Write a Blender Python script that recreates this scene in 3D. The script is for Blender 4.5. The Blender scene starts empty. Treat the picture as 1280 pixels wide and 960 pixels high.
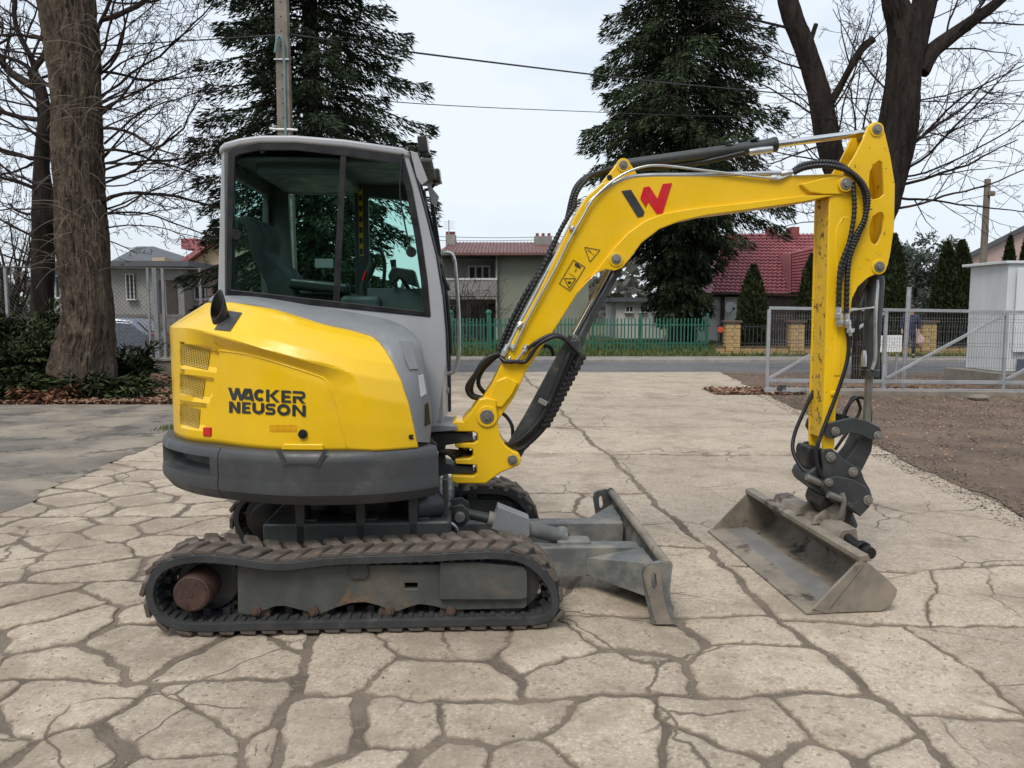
import bpy, bmesh, math, random
import numpy as np
from mathutils import Vector, Matrix, noise
from mathutils.geometry import tessellate_polygon, delaunay_2d_cdt
random.seed(7)
R = math.radians
SC = bpy.context.scene
COL = SC.collection
# ------------------------------------------------------------------ camera
F, HOR, H = 975.0, 390.0, 1.62
TH = math.atan((480 - HOR) / F)
CT, ST = math.cos(TH), math.sin(TH)
cd = bpy.data.cameras.new('camera'); cam = bpy.data.objects.new('camera', cd); COL.objects.link(cam)
cam.location = (0, 0, H); cam.rotation_euler = (math.pi / 2 - TH, 0, 0)
cd.sensor_width = 36; cd.lens = F / 1280 * 36; cd.clip_end = 2000; cd.clip_start = .05
SC.camera = cam
# ------------------------------------------------------------------ sky, sun, exposure
SUN_EL, SUN_AZ = R(56), R(205)
w = bpy.data.worlds.new('World'); SC.world = w; w.use_nodes = True
nt = w.node_tree; nt.nodes.clear()
N = nt.nodes.new; LK = nt.links.new
out = N('ShaderNodeOutputWorld'); bg = N('ShaderNodeBackground'); LK(bg.outputs[0], out.inputs[0])
sky = N('ShaderNodeTexSky'); sky.sky_type = 'NISHITA'; sky.sun_disc = False
sky.sun_elevation = SUN_EL; sky.sun_rotation = SUN_AZ; sky.air_density = 1.2; sky.dust_density = 3
tc = N('ShaderNodeTexCoord'); mp = N('ShaderNodeMapping'); LK(tc.outputs['Generated'], mp.inputs[0])
mp.inputs['Scale'].default_value = (1, 1, 2.6)
no = N('ShaderNodeTexNoise'); no.inputs['Scale'].default_value = 1.7; no.inputs['Detail'].default_value = 5
no.inputs['Roughness'].default_value = .55; LK(mp.outputs[0], no.inputs['Vector'])
rp = N('ShaderNodeValToRGB'); LK(no.outputs['Fac'], rp.inputs[0])
rp.color_ramp.elements[0].position = .3; rp.color_ramp.elements[0].color = (.50, .50, .50, 1)
rp.color_ramp.elements[1].position = .62; rp.color_ramp.elements[1].color = (.97, .97, .97, 1)
mx = N('ShaderNodeMix'); mx.data_type = 'RGBA'
LK(rp.outputs[0], mx.inputs['Factor']); LK(sky.outputs[0], mx.inputs['A'])
mx.inputs['B'].default_value = (5.85, 6.35, 6.95, 1)          # bright thin overcast
LK(mx.outputs['Result'], bg.inputs[0]); bg.inputs[1].default_value = .1
sd = bpy.data.lights.new('sun', 'SUN'); sd.energy = 1.5; sd.angle = R(24); sd.color = (1, .95, .88)
sun = bpy.data.objects.new('sun', sd); COL.objects.link(sun)
sun.rotation_euler = Vector((-math.sin(SUN_AZ) * math.cos(SUN_EL), -math.cos(SUN_AZ) * math.cos(SUN_EL), -math.sin(SUN_EL))).to_track_quat('-Z', 'Y').to_euler()
SC.view_settings.view_transform = 'Standard'; SC.view_settings.look = 'None'
SC.view_settings.exposure = 0.62; SC.view_settings.gamma = 1
SC.cycles.max_bounces = 6; SC.cycles.transparent_max_bounces = 16

# ------------------------------------------------------------------ helpers
def ray(px, py):
    u, v = (px - 640) / F, (480 - py) / F
    return Vector((u, CT + v * ST, -ST + v * CT))
def W(px, py, Y):                       # point of the place at depth Y
    d = ray(px, py); return Vector((0, 0, H)) + d * (Y / d.y)
def G(px, py, z=0.0):                   # point on a level plane
    d = ray(px, py); return Vector((0, 0, H)) + d * ((z - H) / d.z)
YAW = 0.05
ORG = Vector((-0.86, 4.67, 0)); EX = Vector((math.cos(YAW), math.sin(YAW), 0)); EN = Vector((-math.sin(YAW), math.cos(YAW), 0))
def loc(p): q = p - ORG; return Vector((q.dot(EX), q.dot(EN), p.z))
def L(px, py, yl):                      # (x, z) in the machine's own frame on its plane y = yl
    d = ray(px, py); c = Vector((0, 0, H))
    t = (yl + ORG.dot(EN)) / d.dot(EN); q = loc(c + d * t); return (q.x, q.z)
def L3(px, py, yl): x, z = L(px, py, yl); return Vector((x, yl, z))
def LP(pts, yl): return [L(a, b, yl) for a, b in pts]

def inpoly(p, poly):
    c = False; n = len(poly)
    for i in range(n):
        (x1, z1), (x2, z2) = poly[i][:2], poly[i - 1][:2]
        if (z1 > p[1]) != (z2 > p[1]) and p[0] < (x2 - x1) * (p[1] - z1) / (z2 - z1) + x1: c = not c
    return c
def fill(loops):                        # triangles of an outline with holes
    flat = [Vector((p[0], p[1])) for l in loops for p in l]; ed = []; o = 0
    for l in loops: ed += [(o + i, o + (i + 1) % len(l)) for i in range(len(l))]; o += len(l)
    vs, _, fs, ov, _, _ = delaunay_2d_cdt(flat, ed, [], 0, 1e-6)
    if len(vs) != len(flat): return tessellate_polygon([[Vector((p[0], p[1], 0)) for p in l] for l in loops])
    tr = []
    for f in fs:
        c = sum((vs[i] for i in f), Vector((0, 0))) / len(f)
        if inpoly(c, loops[0]) and not any(inpoly(c, h) for h in loops[1:]): tr.append([ov[i][0] for i in f])
    return tr
class MB:
    def __init__(s): s.v = []; s.f = []; s.m = []
    def add(s, vs, fs, mi=0):
        o = len(s.v); s.v.extend([tuple(x) for x in vs]); s.f.extend([tuple(i + o for i in f) for f in fs]); s.m.extend([mi] * len(fs)); return s
    def box(s, c, d, rz=0, rot=None, mi=0):
        hx, hy, hz = d[0] / 2, d[1] / 2, d[2] / 2
        m = rot if rot is not None else Matrix.Rotation(rz, 3, 'Z')
        vs = [Vector(c) + m @ Vector((x * hx, y * hy, z * hz)) for x in (-1, 1) for y in (-1, 1) for z in (-1, 1)]
        return s.add(vs, [(0, 1, 3, 2), (4, 6, 7, 5), (0, 4, 5, 1), (2, 3, 7, 6), (0, 2, 6, 4), (1, 5, 7, 3)], mi)
    def loft(s, rings, closed=True, cap=True, mi=0):
        n = len(rings[0]); vs = [p for r in rings for p in r]; fs = []
        for i in range(len(rings) - 1):
            for j in range(n if closed else n - 1):
                k = (j + 1) % n
                fs.append((i * n + j, i * n + k, (i + 1) * n + k, (i + 1) * n + j))
        if cap and closed:
            fs.append(tuple(range(n - 1, -1, -1))); fs.append(tuple((len(rings) - 1) * n + j for j in range(n)))
        return s.add(vs, fs, mi)
    def tube(s, pts, r, n=8, cap=True, mi=0):
        pts = [Vector(p) for p in pts]; rs = r if isinstance(r, (list, tuple)) else [r] * len(pts)
        up = None; rings = []
        for i, p in enumerate(pts):
            t = (pts[min(i + 1, len(pts) - 1)] - pts[max(i - 1, 0)])
            if t.length < 1e-9: t = Vector((0, 0, 1))
            t.normalize()
            if up is None: up = t.orthogonal().normalized()
            up = (up - t * up.dot(t))
            if up.length < 1e-6: up = t.orthogonal()
            up.normalize(); b = t.cross(up)
            rings.append([p + (up * math.cos(a) + b * math.sin(a)) * rs[i] for a in [2 * math.pi * k / n for k in range(n)]])
        return s.loft(rings, True, cap, mi)
    def cyl(s, a, b, r0, r1=None, n=20, mi=0):
        return s.tube([a, b], [r0, r0 if r1 is None else r1], n, True, mi)
    def rod(s, a, b, prof, n=20, mi=0):      # prof: list of (fraction, radius)
        a, b = Vector(a), Vector(b); return s.tube([a.lerp(b, t) for t, _ in prof], [q for _, q in prof], n, True, mi)
    def prism(s, outer, holes=(), y0=0, y1=1, fn=None, mi=0):
        fn = fn or (lambda p, y: Vector((p[0], y, p[1])))
        loops = [list(outer)] + [list(h) for h in holes]
        tris = fill(loops)
        flat = [p for l in loops for p in l]; n = len(flat)
        vs = [fn(p, y0) for p in flat] + [fn(p, y1) for p in flat]; fs = []
        if not holes and n <= 4:
            fs += [tuple(range(n)), tuple(range(2 * n - 1, n - 1, -1))]
        else:
            for t in tris: fs += [tuple(t), tuple(n + i for i in reversed(t))]
        o = 0
        for l in loops:
            k = len(l)
            for i in range(k):
                j = (i + 1) % k; fs.append((o + j, o + i, n + o + i, n + o + j))
            o += k
        return s.add(vs, fs, mi)
    def sphere(s, c, r, nu=16, nv=10, sc=(1, 1, 1), mi=0):
        c = Vector(c); rings = []
        for i in range(1, nv):
            a = math.pi * i / nv
            rings.append([c + Vector((math.sin(a) * math.cos(2 * math.pi * j / nu) * r * sc[0], math.sin(a) * math.sin(2 * math.pi * j / nu) * r * sc[1], math.cos(a) * r * sc[2])) for j in range(nu)])
        return s.loft(rings, True, True, mi)
    def build(s, name, mats, parent=None, smooth=35, bevel=0, seg=2, loc=None):
        me = bpy.data.meshes.new(name); me.from_pydata(s.v, [], s.f); me.validate()
        bm = bmesh.new(); bm.from_mesh(me); bmesh.ops.recalc_face_normals(bm, faces=bm.faces); bm.to_mesh(me); bm.free()
        if not isinstance(mats, (list, tuple)): mats = [mats]
        for m in mats: me.materials.append(m)
        if len(mats) > 1 and len(me.polygons) == len(s.m): me.polygons.foreach_set('material_index', s.m)
        if smooth:
            me.polygons.foreach_set('use_smooth', [True] * len(me.polygons)); me.set_sharp_from_angle(angle=R(smooth))
        o = bpy.data.objects.new(name, me); COL.objects.link(o)
        if parent: o.parent = parent
        if loc is not None: o.location = loc
        if bevel:
            b = o.modifiers.new('bevel', 'BEVEL'); b.width = bevel; b.segments = seg; b.limit_method = 'ANGLE'; b.angle_limit = R(35); b.harden_normals = True
        return o
def fastmesh(name, verts, faces, mat, parent=None, smooth=False):
    verts = np.asarray(verts, dtype=np.float32); faces = np.asarray(faces, dtype=np.int32)
    me = bpy.data.meshes.new(name); nv, nf, k = len(verts), len(faces), faces.shape[1]
    me.vertices.add(nv); me.vertices.foreach_set('co', verts.ravel())
    me.loops.add(nf * k); me.loops.foreach_set('vertex_index', faces.ravel())
    me.polygons.add(nf); me.polygons.foreach_set('loop_start', np.arange(0, nf * k, k, dtype=np.int32))
    me.polygons.foreach_set('loop_total', np.full(nf, k, dtype=np.int32))
    me.update(calc_edges=True); me.validate(); me.materials.append(mat)
    o = bpy.data.objects.new(name, me); COL.objects.link(o)
    if parent: o.parent = parent
    return o
def thing(name, label, cat, loc=(0, 0, 0), rz=0, group=None):
    o = bpy.data.objects.new(name, None); COL.objects.link(o); o.location = loc; o.rotation_euler = (0, 0, rz); o.empty_display_size = .2
    o['label'] = label; o['category'] = cat
    if group: o['group'] = group
    return o
def tag(o, label, cat, group=None):
    o['label'] = label; o['category'] = cat
    if group: o['group'] = group
    return o
def struct(o): o['kind'] = 'structure'; return o
def stuff(o, label=None, cat=None):
    o['kind'] = 'stuff'
    if label: o['label'] = label; o['category'] = cat
    return o
def dup(o, parent=None, **kw):
    c = o.copy(); COL.objects.link(c)
    if parent: c.parent = parent
    for k, v in kw.items(): setattr(c, k, v)
    return c
def dup_tree(o, parent=None):
    c = o.copy(); COL.objects.link(c)
    if parent: c.parent = parent
    for ch in list(o.children): dup_tree(ch, c)
    return c
def spline(pts, n=8):
    P = [Vector(p) for p in pts]; P = [P[0] * 2 - P[1]] + P + [P[-1] * 2 - P[-2]]; o = []
    for i in range(1, len(P) - 2):
        for k in range(n):
            t = k / n; a, b, c, d = P[i - 1], P[i], P[i + 1], P[i + 2]
            o.append(.5 * ((2 * b) + (c - a) * t + (2 * a - 5 * b + 4 * c - d) * t * t + (3 * b - a - 3 * c + d) * t ** 3))
    o.append(P[-2]); return o
def arc(c, r, a0, a1, n=8): return [(c[0] + r * math.cos(R(a0 + (a1 - a0) * i / n)), c[1] + r * math.sin(R(a0 + (a1 - a0) * i / n))) for i in range(n + 1)]

# ------------------------------------------------------------------ materials
def M(name, base, rough=.6, metal=0.0, var=.15, vs=4, bump=.05, bs=50, dirt=None, dirt_or_shade=None, coat=0, island=0, rvar=.12, coord='Object', bdist=.01, stretch=None, spec=None):
    m = bpy.data.materials.new(name); m.use_nodes = True; t = m.node_tree; t.nodes.clear(); n = t.nodes.new; l = t.links.new
    o = n('ShaderNodeOutputMaterial'); b = n('ShaderNodeBsdfPrincipled'); l(b.outputs[0], o.inputs[0])
    b.inputs['Metallic'].default_value = metal
    if spec is not None: b.inputs['Specular IOR Level'].default_value = spec
    if coat: b.inputs['Coat Weight'].default_value = coat; b.inputs['Coat Roughness'].default_value = .15
    if coord == 'World': g = n('ShaderNodeNewGeometry'); src = g.outputs['Position']
    else: g = n('ShaderNodeTexCoord'); src = g.outputs[coord]
    if stretch:
        mpn = n('ShaderNodeMapping'); mpn.inputs['Scale'].default_value = stretch; l(src, mpn.inputs[0]); src = mpn.outputs[0]
    def nz(scale, det=4, ro=.6):
        q = n('ShaderNodeTexNoise'); q.inputs['Scale'].default_value = scale; q.inputs['Detail'].default_value = det; q.inputs['Roughness'].default_value = ro; l(src, q.inputs['Vector']); return q.outputs['Fac']
    def ramp(fac, lo, hi, c0, c1):
        q = n('ShaderNodeMapRange'); q.interpolation_type = 'SMOOTHSTEP'; l(fac, q.inputs['Value'])
        for k, v in (('From Min', lo), ('From Max', hi), ('To Min', c0), ('To Max', c1)): q.inputs[k].default_value = v
        return q.outputs[0]
    def mix(fac, a, c):
        q = n('ShaderNodeMix'); q.data_type = 'RGBA'; l(fac, q.inputs['Factor'])
        for s, v in (('A', a), ('B', c)):
            if isinstance(v, tuple): q.inputs[s].default_value = (*v[:3], 1)
            else: l(v, q.inputs[s])
        return q.outputs['Result']
    f0 = nz(vs)
    col = mix(ramp(f0, .3, .7, 0, 1), tuple(c * (1 - var) for c in base), tuple(c * (1 + var) for c in base))
    if island:
        gi = n('ShaderNodeNewGeometry'); q = ramp(gi.outputs['Random Per Island'], 0, 1, 1 - island, 1 + island)
        mu = n('ShaderNodeMix'); mu.data_type = 'RGBA'; mu.blend_type = 'MULTIPLY'; mu.inputs['Factor'].default_value = 1
        l(col, mu.inputs['A']); l(q, mu.inputs['B']); col = mu.outputs['Result']
    rg = ramp(nz(vs * 3), .3, .7, rough - rvar, min(1, rough + rvar))
    for d in (dirt, dirt_or_shade):
        if d:                                   # (colour, lo, hi, scale, strength)
            df = ramp(nz(d[3], 8, .7), d[1], d[2], 0, d[4]); col = mix(df, col, d[0])
            rr = n('ShaderNodeMix'); l(df, rr.inputs['Factor']); l(rg, rr.inputs['A']); rr.inputs['B'].default_value = .9; rg = rr.outputs[0]
    l(col, b.inputs['Base Color']); l(rg, b.inputs['Roughness'])
    if bump:
        bn = n('ShaderNodeBump'); bn.inputs['Strength'].default_value = bump; bn.inputs['Distance'].default_value = bdist
        l(nz(bs, 6, .65), bn.inputs['Height']); l(bn.outputs[0], b.inputs['Normal'])
    return m
DUST = (.30, .25, .19); RUST = (.16, .07, .025)
YEL = M('yellow_paint', (.81, .502, .007), .34, var=.035, vs=2.5, bump=.02, bs=25, coat=.25, dirt=((.55, .36, .05), .58, .8, 3.5, .35))
YELW = M('yellow_paint_chipped', (.81, .502, .007), .38, var=.05, vs=3, bump=.03, coat=.2, dirt=((.055, .035, .02), .625, .66, 20, .9), dirt_or_shade=((.5, .33, .06), .55, .8, 5, .4))
YELB = M('yellow_paint_worn', (.78, .47, .008), .42, var=.08, vs=3, bump=.06, dirt=((.06, .038, .02), .54, .60, 16, .92), dirt_or_shade=((.50, .31, .05), .45, .75, 6, .6))
GRY = M('grey_moulding', (.050, .053, .056), .5, var=.12, vs=3, bump=.06, bs=160, dirt=((.16, .15, .135), .5, .85, 4, .5), dirt_or_shade=((.3, .29, .27), .72, .76, 30, .5))
CABG = M('cab_grey_paint', (.36, .37, .39), .36, var=.05, vs=3, bump=.02, dirt=((.3, .28, .25), .55, .85, 5, .4), coat=.15)
COVG = M('cover_grey', (.19, .20, .21), .45, var=.08, bump=.05, bs=120, dirt=((.27, .26, .24), .5, .8, 7, .5))
STEEL = M('dark_steel_paint', (.036, .040, .041), .42, var=.18, bump=.05, dirt=(DUST, .55, .85, 6, .4))
UND = M('undercarriage_steel', (.058, .064, .063), .55, var=.2, vs=5, bump=.1, dirt=((.17, .135, .095), .45, .75, 3.5, .55), dirt_or_shade=((.24, .12, .035), .57, .70, 4.2, .8))
BLD = M('blade_steel', (.12, .128, .126), .5, var=.2, vs=5, bump=.1, dirt=((.27, .24, .19), .42, .72, 5, .8), dirt_or_shade=((.035, .03, .026), .66, .72, 12, .6))
BKT = M('bucket_steel', (.2, .175, .14), .6, var=.25, vs=5, bump=.15, dirt=((.30, .25, .19), .45, .7, 6, .8), dirt_or_shade=((.022, .018, .015), .54, .66, 4.5, .85))
BKTF = M('bucket_worn_floor', (.21, .205, .195), .5, metal=.1, var=.15, vs=3, bump=.08, dirt=((.24, .2, .15), .6, .78, 5, .6))
RUB = M('track_rubber', (.032, .034, .036), .62, var=.25, vs=6, bump=.12, bs=70, dirt=((.13, .115, .1), .5, .8, 8, .55))
LUG = M('dusty_rubber', (.085, .068, .055), .85, var=.3, vs=7, bump=.25, bs=60, dirt=((.24, .2, .16), .5, .75, 9, .6))
DRM = M('red_brown_drum', (.060, .030, .024), .6, var=.2, vs=9, bump=.1, dirt=((.3, .22, .19), .6, .66, 40, .6))
ROLL = M('rusty_roller', (.085, .055, .04), .7, var=.3, bump=.15, dirt=((.17, .075, .035), .5, .7, 9, .7))
BLK = M('black_plastic', (.012, .012, .013), .4, var=.1, bump=.03)
HOSE = M('black_hose', (.010, .010, .011), .48, var=.2, bump=.12, bs=220, dirt=((.09, .08, .07), .55, .8, 9, .5))
CHR = M('chrome_rod', (.72, .72, .71), .18, metal=1, var=.05, bump=.02)
ZINC = M('zinc_pipe', (.55, .56, .56), .34, metal=.8, var=.1, bump=.03)
PIN = M('worn_pin_steel', (.24, .23, .21), .45, metal=.6, var=.2, bump=.05, dirt=(DUST, .55, .7, 20, .5))
FAB = M('seat_fabric', (.02, .021, .022), .8, var=.2, bump=.1, bs=200)
INT = M('cab_interior_plastic', (.055, .058, .06), .6, var=.1, bump=.04)
RED = M('red_reflector', (.5, .012, .012), .25, bump=0, var=.05)
REDD = M('red_print', (.55, .012, .02), .35, bump=0, var=.03)
DKD = M('dark_print', (.03, .034, .036), .4, bump=0, var=.05)
ORD = M('orange_print', (.74, .36, .008), .4, bump=0, var=.05)
WHT = M('white_plastic', (.75, .76, .74), .4, bump=.02, var=.05)
LENS = M('lamp_lens', (.5, .52, .53), .1, bump=0, var=.05, coat=.5)
def glass(name, tint, gl=1.0):
    m = bpy.data.materials.new(name); m.use_nodes = True; t = m.node_tree; t.nodes.clear(); n = t.nodes.new; l = t.links.new
    o = n('ShaderNodeOutputMaterial'); a = n('ShaderNodeBsdfTransparent'); a.inputs[0].default_value = (*tint, 1)
    g = n('ShaderNodeBsdfGlossy'); g.inputs['Roughness'].default_value = .015; g.inputs['Color'].default_value = (gl, gl, gl, 1)
    f = n('ShaderNodeFresnel'); ge = n('ShaderNodeNewGeometry'); mrr = n('ShaderNodeMapRange'); l(ge.outputs['Backfacing'], mrr.inputs[0]); mrr.inputs['To Min'].default_value = 1.26; mrr.inputs['To Max'].default_value = 1 / 1.26; l(mrr.outputs[0], f.inputs[0])
    x = n('ShaderNodeMixShader'); l(f.outputs[0], x.inputs[0]); l(a.outputs[0], x.inputs[1]); l(g.outputs[0], x.inputs[2]); l(x.outputs[0], o.inputs[0]); return m
GLS = glass('green_tinted_glass', (.83, .95, .915))
# ================================================================== GROUND
CONC = bpy.data.materials.new('worn_concrete'); CONC.use_nodes = True
def conc_nodes(m):
    t = m.node_tree; t.nodes.clear(); n = t.nodes.new; l = t.links.new
    o = n('ShaderNodeOutputMaterial'); b = n('ShaderNodeBsdfPrincipled'); l(b.outputs[0], o.inputs[0])
    g = n('ShaderNodeNewGeometry'); P = g.outputs['Position']; at = n('ShaderNodeAttribute'); at.attribute_name = 'edge'
    def nz(sc, det=6, ro=.65, off=None):
        q = n('ShaderNodeTexNoise'); q.inputs['Scale'].default_value = sc; q.inputs['Detail'].default_value = det; q.inputs['Roughness'].default_value = ro
        if off:
            a = n('ShaderNodeVectorMath'); a.operation = 'ADD'; a.inputs[1].default_value = off; l(P, a.inputs[0]); l(a.outputs[0], q.inputs['Vector'])
        else: l(P, q.inputs['Vector'])
        return q.outputs['Fac']
    def mr(f, a, c, x=0, y=1):
        q = n('ShaderNodeMapRange'); q.interpolation_type = 'SMOOTHSTEP'; l(f, q.inputs[0])
        for k, v in zip((1, 2, 3, 4), (a, c, x, y)): q.inputs[k].default_value = v
        return q.outputs[0]
    def mix(f, a, c, blend='MIX'):
        q = n('ShaderNodeMix'); q.data_type = 'RGBA'; q.blend_type = blend
        if isinstance(f, float): q.inputs['Factor'].default_value = f
        else: l(f, q.inputs['Factor'])
        for s, v in (('A', a), ('B', c)):
            if isinstance(v, tuple): q.inputs[s].default_value = (*v, 1)
            else: l(v, q.inputs[s])
        return q.outputs['Result']
    def ma(op, a, c):
        q = n('ShaderNodeMath'); q.operation = op
        for i, v in enumerate((a, c)):
            if isinstance(v, (int, float)): q.inputs[i].default_value = v
            else: l(v, q.inputs[i])
        return q.outputs[0]
    col = mix(mr(nz(.9), .3, .7), (.385, .312, .235), (.475, .398, .31))
    col = mix(mr(nz(6, 8, .75, (3, 1, 0)), .35, .72), col, (.34, .285, .22))
    gr = n('ShaderNodeTexVoronoi'); gr.inputs['Scale'].default_value = 95; l(P, gr.inputs['Vector'])           # exposed aggregate
    col = mix(ma('MULTIPLY', mr(gr.outputs['Color'], .5, .95), .6), col, (.58, .52, .44))
    gr3 = n('ShaderNodeTexVoronoi'); gr3.inputs['Scale'].default_value = 38; l(P, gr3.inputs['Vector'])
    col = mix(ma('MULTIPLY', mr(gr3.outputs['Color'], .78, .98), .5), col, (.20, .165, .13))
    gr2 = n('ShaderNodeTexVoronoi'); gr2.inputs['Scale'].default_value = 60; l(P, gr2.inputs['Vector'])
    col = mix(ma('MULTIPLY', mr(gr2.outputs['Color'], .70, .98), .62), col, (.15, .122, .095))
    sx_ = n('ShaderNodeSeparateXYZ'); l(P, sx_.inputs[0]); reg = ma('MULTIPLY', mr(sx_.outputs[0], -.2, 1.5, .05, 0), mr(sx_.outputs[1], 5.5, 8.5, 1, .35)); dust = mr(ma('ADD', nz(1.3, 12, .74, (9, 4, 0)), reg), .47, .64)                                   # trodden dirt in patches
    col = mix(ma('MULTIPLY', dust, .66), col, (.235, .19, .142))
    wp = n('ShaderNodeTexNoise'); wp.inputs['Scale'].default_value = 2.2; wp.inputs['Detail'].default_value = 7; l(P, wp.inputs['Vector'])
    wa = n('ShaderNodeMix'); wa.data_type = 'VECTOR'; wa.inputs['Factor'].default_value = .22; l(P, wa.inputs['A']); l(wp.outputs['Color'], wa.inputs['B'])
    ck = n('ShaderNodeTexVoronoi'); ck.feature = 'DISTANCE_TO_EDGE'; ck.inputs['Scale'].default_value = 1.5; l(wa.outputs['Result'], ck.inputs['Vector'])
    crk = ma('MULTIPLY', mr(ck.outputs['Distance'], .003, .011, 1, 0), mr(nz(.8, 3, .5, (2, 7, 0)), .46, .56)); col = mix(ma('MULTIPLY', crk, .8), col, (.10, .08, .06))
    e = ma('ADD', at.outputs['Fac'], ma('MULTIPLY', ma('SUBTRACT', nz(13, 9, .8, (5, 5, 0)), .5), 2.6))
    col = mix(mr(e, .02, .62, 1, 0), col, (.185, .149, .112))
    oi = n('ShaderNodeObjectInfo'); col = mix(1.0, col, mr(oi.outputs['Random'], 0, 1, .90, 1.08), 'MULTIPLY')
    l(col, b.inputs['Base Color']); b.inputs['Roughness'].default_value = .92; b.inputs['Specular IOR Level'].default_value = .25
    bu = n('ShaderNodeBump'); bu.inputs['Strength'].default_value = .55; bu.inputs['Distance'].default_value = .012
    l(ma('ADD', ma('MULTIPLY', nz(70, 5, .7), .6), ma('MULTIPLY', nz(9, 6, .6), .9)), bu.inputs['Height']); l(bu.outputs[0], b.inputs['Normal'])
conc_nodes(CONC)
DIRT = M('joint_dirt', (.165, .132, .098), .95, var=.28, vs=2.5, bump=.8, bs=55, dirt=((.27, .225, .175), .5, .72, 26, .7), dirt_or_shade=((.075, .06, .046), .6, .75, 14, .6), coord='World', bdist=.02)
SOIL = M('leafy_soil', (.125, .086, .060), .95, var=.35, vs=1.2, bump=.55, bs=70, dirt=((.2, .15, .11), .5, .7, 18, .7), dirt_or_shade=((.05, .035, .025), .58, .7, 30, .7), coord='World', bdist=.03)
ASPH = M('old_asphalt', (.155, .136, .112), .9, var=.3, vs=1.1, bump=.7, bs=60, dirt=((.30, .255, .195), .42, .64, .9, .85), dirt_or_shade=((.055, .05, .044), .54, .60, 1.6, .75), coord='World')
ROADM = M('road_asphalt', (.115, .115, .12), .85, var=.15, vs=.5, bump=.3, bs=60, dirt=((.18, .17, .16), .5, .7, .9, .5), coord='World')
PAVE = M('footpath_concrete', (.24, .215, .19), .9, var=.15, vs=1.5, bump=.3, dirt=((.15, .12, .09), .55, .75, 2, .6), coord='World')
TURF = M('turf', (.07, .085, .03), .95, var=.35, vs=.8, bump=.8, bs=25, dirt=((.17, .12, .07), .5, .7, 1.6, .8), coord='World', bdist=.05)
KERB = M('kerb_concrete', (.30, .28, .255), .9, var=.15, bump=.2)
def sheet(name, pts, z, m, step=None, amp=0):
    if step:
        q = []; k = len(pts)
        for i in range(k):
            a, b = Vector(pts[i] + (0,)), Vector(pts[(i + 1) % k] + (0,)); c = max(1, int((b - a).length / step))
            for j in range(c):
                p = a.lerp(b, j / c); v = noise.noise_vector(p * 1.3) * amp + noise.noise_vector(p * 5) * amp * .4; q.append((p.x + v.x, p.y + v.y))
        pts = q
    b = MB(); b.add([(x, y, z) for x, y in pts], [tuple(range(len(pts)))]); return struct(b.build(name, m, None, 0))
sheet('ground', [(-700, -60), (700, -60), (700, 900), (-700, 900)], -.03, TURF)
sheet('yard_base', [(-16, -6), (16, -6), (16, 21.5), (-16, 21.5)], -.012, DIRT)
XL = lambda y: -4.05 - .06 * y if y > 6 else -4.41
XR = lambda y: 3.45 + .105 * y
sheet('soil_verge', [(XR(-4), -4), (15, -4), (15, 20.8), (XR(21) - .2, 20.8), (XR(16.5) - .6, 16.6), (XR(15.8) - .9, 15.9), (XR(15), 15.2)], -.003, SOIL, .10, .20)
sheet('asphalt_patch', [(-15.5, 5.0), (-4.3, 5.0), (-4.15, 6.2), (-4.3, 8), (-4.75, 11.3), (-5.0, 13.5), (-15.5, 14.2)], .004, ASPH, .12, .22)
sheet('leaf_bed', [(-30, 13.9), (-5.2, 13.4), (-4.6, 20.5), (-30, 20.5)], -.004, SOIL, .4, .25)
road = sheet('road', [(-120, 21.2), (120, 21.2), (120, 25.2), (-120, 25.2)], -.006, ROADM)
b = MB(); b.box((0, 25.28, .03), (240, .16, .14)); struct(b.build('kerb', KERB, None, 30, .015))
sheet('footpath', [(-120, 25.37), (120, 25.37), (120, 27.0), (-120, 27.0)], .088, PAVE)
sheet('grass_verge', [(-120, 27.0), (120, 27.0), (120, 200), (-120, 200)], .08, TURF)
# ------------------------------------------------------------------ broken concrete slabs
pav = struct(thing('concrete_pavement', 'pale cracked concrete yard broken into slabs with dirt in the joints', 'pavement'))
del pav['category']
def clip(poly, n, d):                       # keep n.p <= d
    o = []
    for i in range(len(poly)):
        a, b = poly[i - 1], poly[i]; da, db = n[0] * a[0] + n[1] * a[1] - d, n[0] * b[0] + n[1] * b[1] - d
        if (da <= 0) != (db <= 0):
            t = da / (da - db); o.append((a[0] + (b[0] - a[0]) * t, a[1] + (b[1] - a[1]) * t))
        if db <= 0: o.append(b)
    return o
LA = lambda y: 1.72 - .072 * y
LB = lambda y: -.72 - .075 * y
def quad(l, r, y0, y1): return [(l(y0), y0), (r(y0), y0), (r(y1), y1), (l(y1), y1)]
blocks = []
# (left line, right line, y0, y1, cell size, joint, aspect)
rn = random.Random(11)
for y0, y1, c, j in ((1.9, 3.3, .40, .035), (3.3, 4.6, .46, .03), (4.6, 6.1, .44, .028), (6.1, 8.4, .50, .026), (8.4, 12.2, .9, .02), (12.2, 16.4, 2.0, .016), (16.4, 21.15, 3, .014)): blocks.append((XL, LB, y0, y1, c, j, 1.35))
for y0, y1, c, j in ((1.9, 3.15, .43, .034), (3.15, 4.05, .55, .032), (4.05, 5.3, .95, .018), (5.3, 6.9, 1.0, .022), (6.9, 8.9, 2.0, .012), (8.9, 10.9, 2.6, .012), (10.9, 15, 2.6, .012), (15, 21.15, 4, .012)): blocks.append((LB, LA, y0, y1, c, j, 1.0))
for y0, y1, c, j in ((1.9, 3.0, .95, .020), (3.0, 3.95, 1.25, .022), (3.95, 4.85, 1.5, .012), (4.85, 8.8, 3.2, .010), (8.8, 10.9, 5, .012), (10.9, 15, 6, .012), (15, 21.15, 7, .012)): blocks.append((LA, XR, y0, y1, c, j, 1.0))
FRAGS = []
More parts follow.
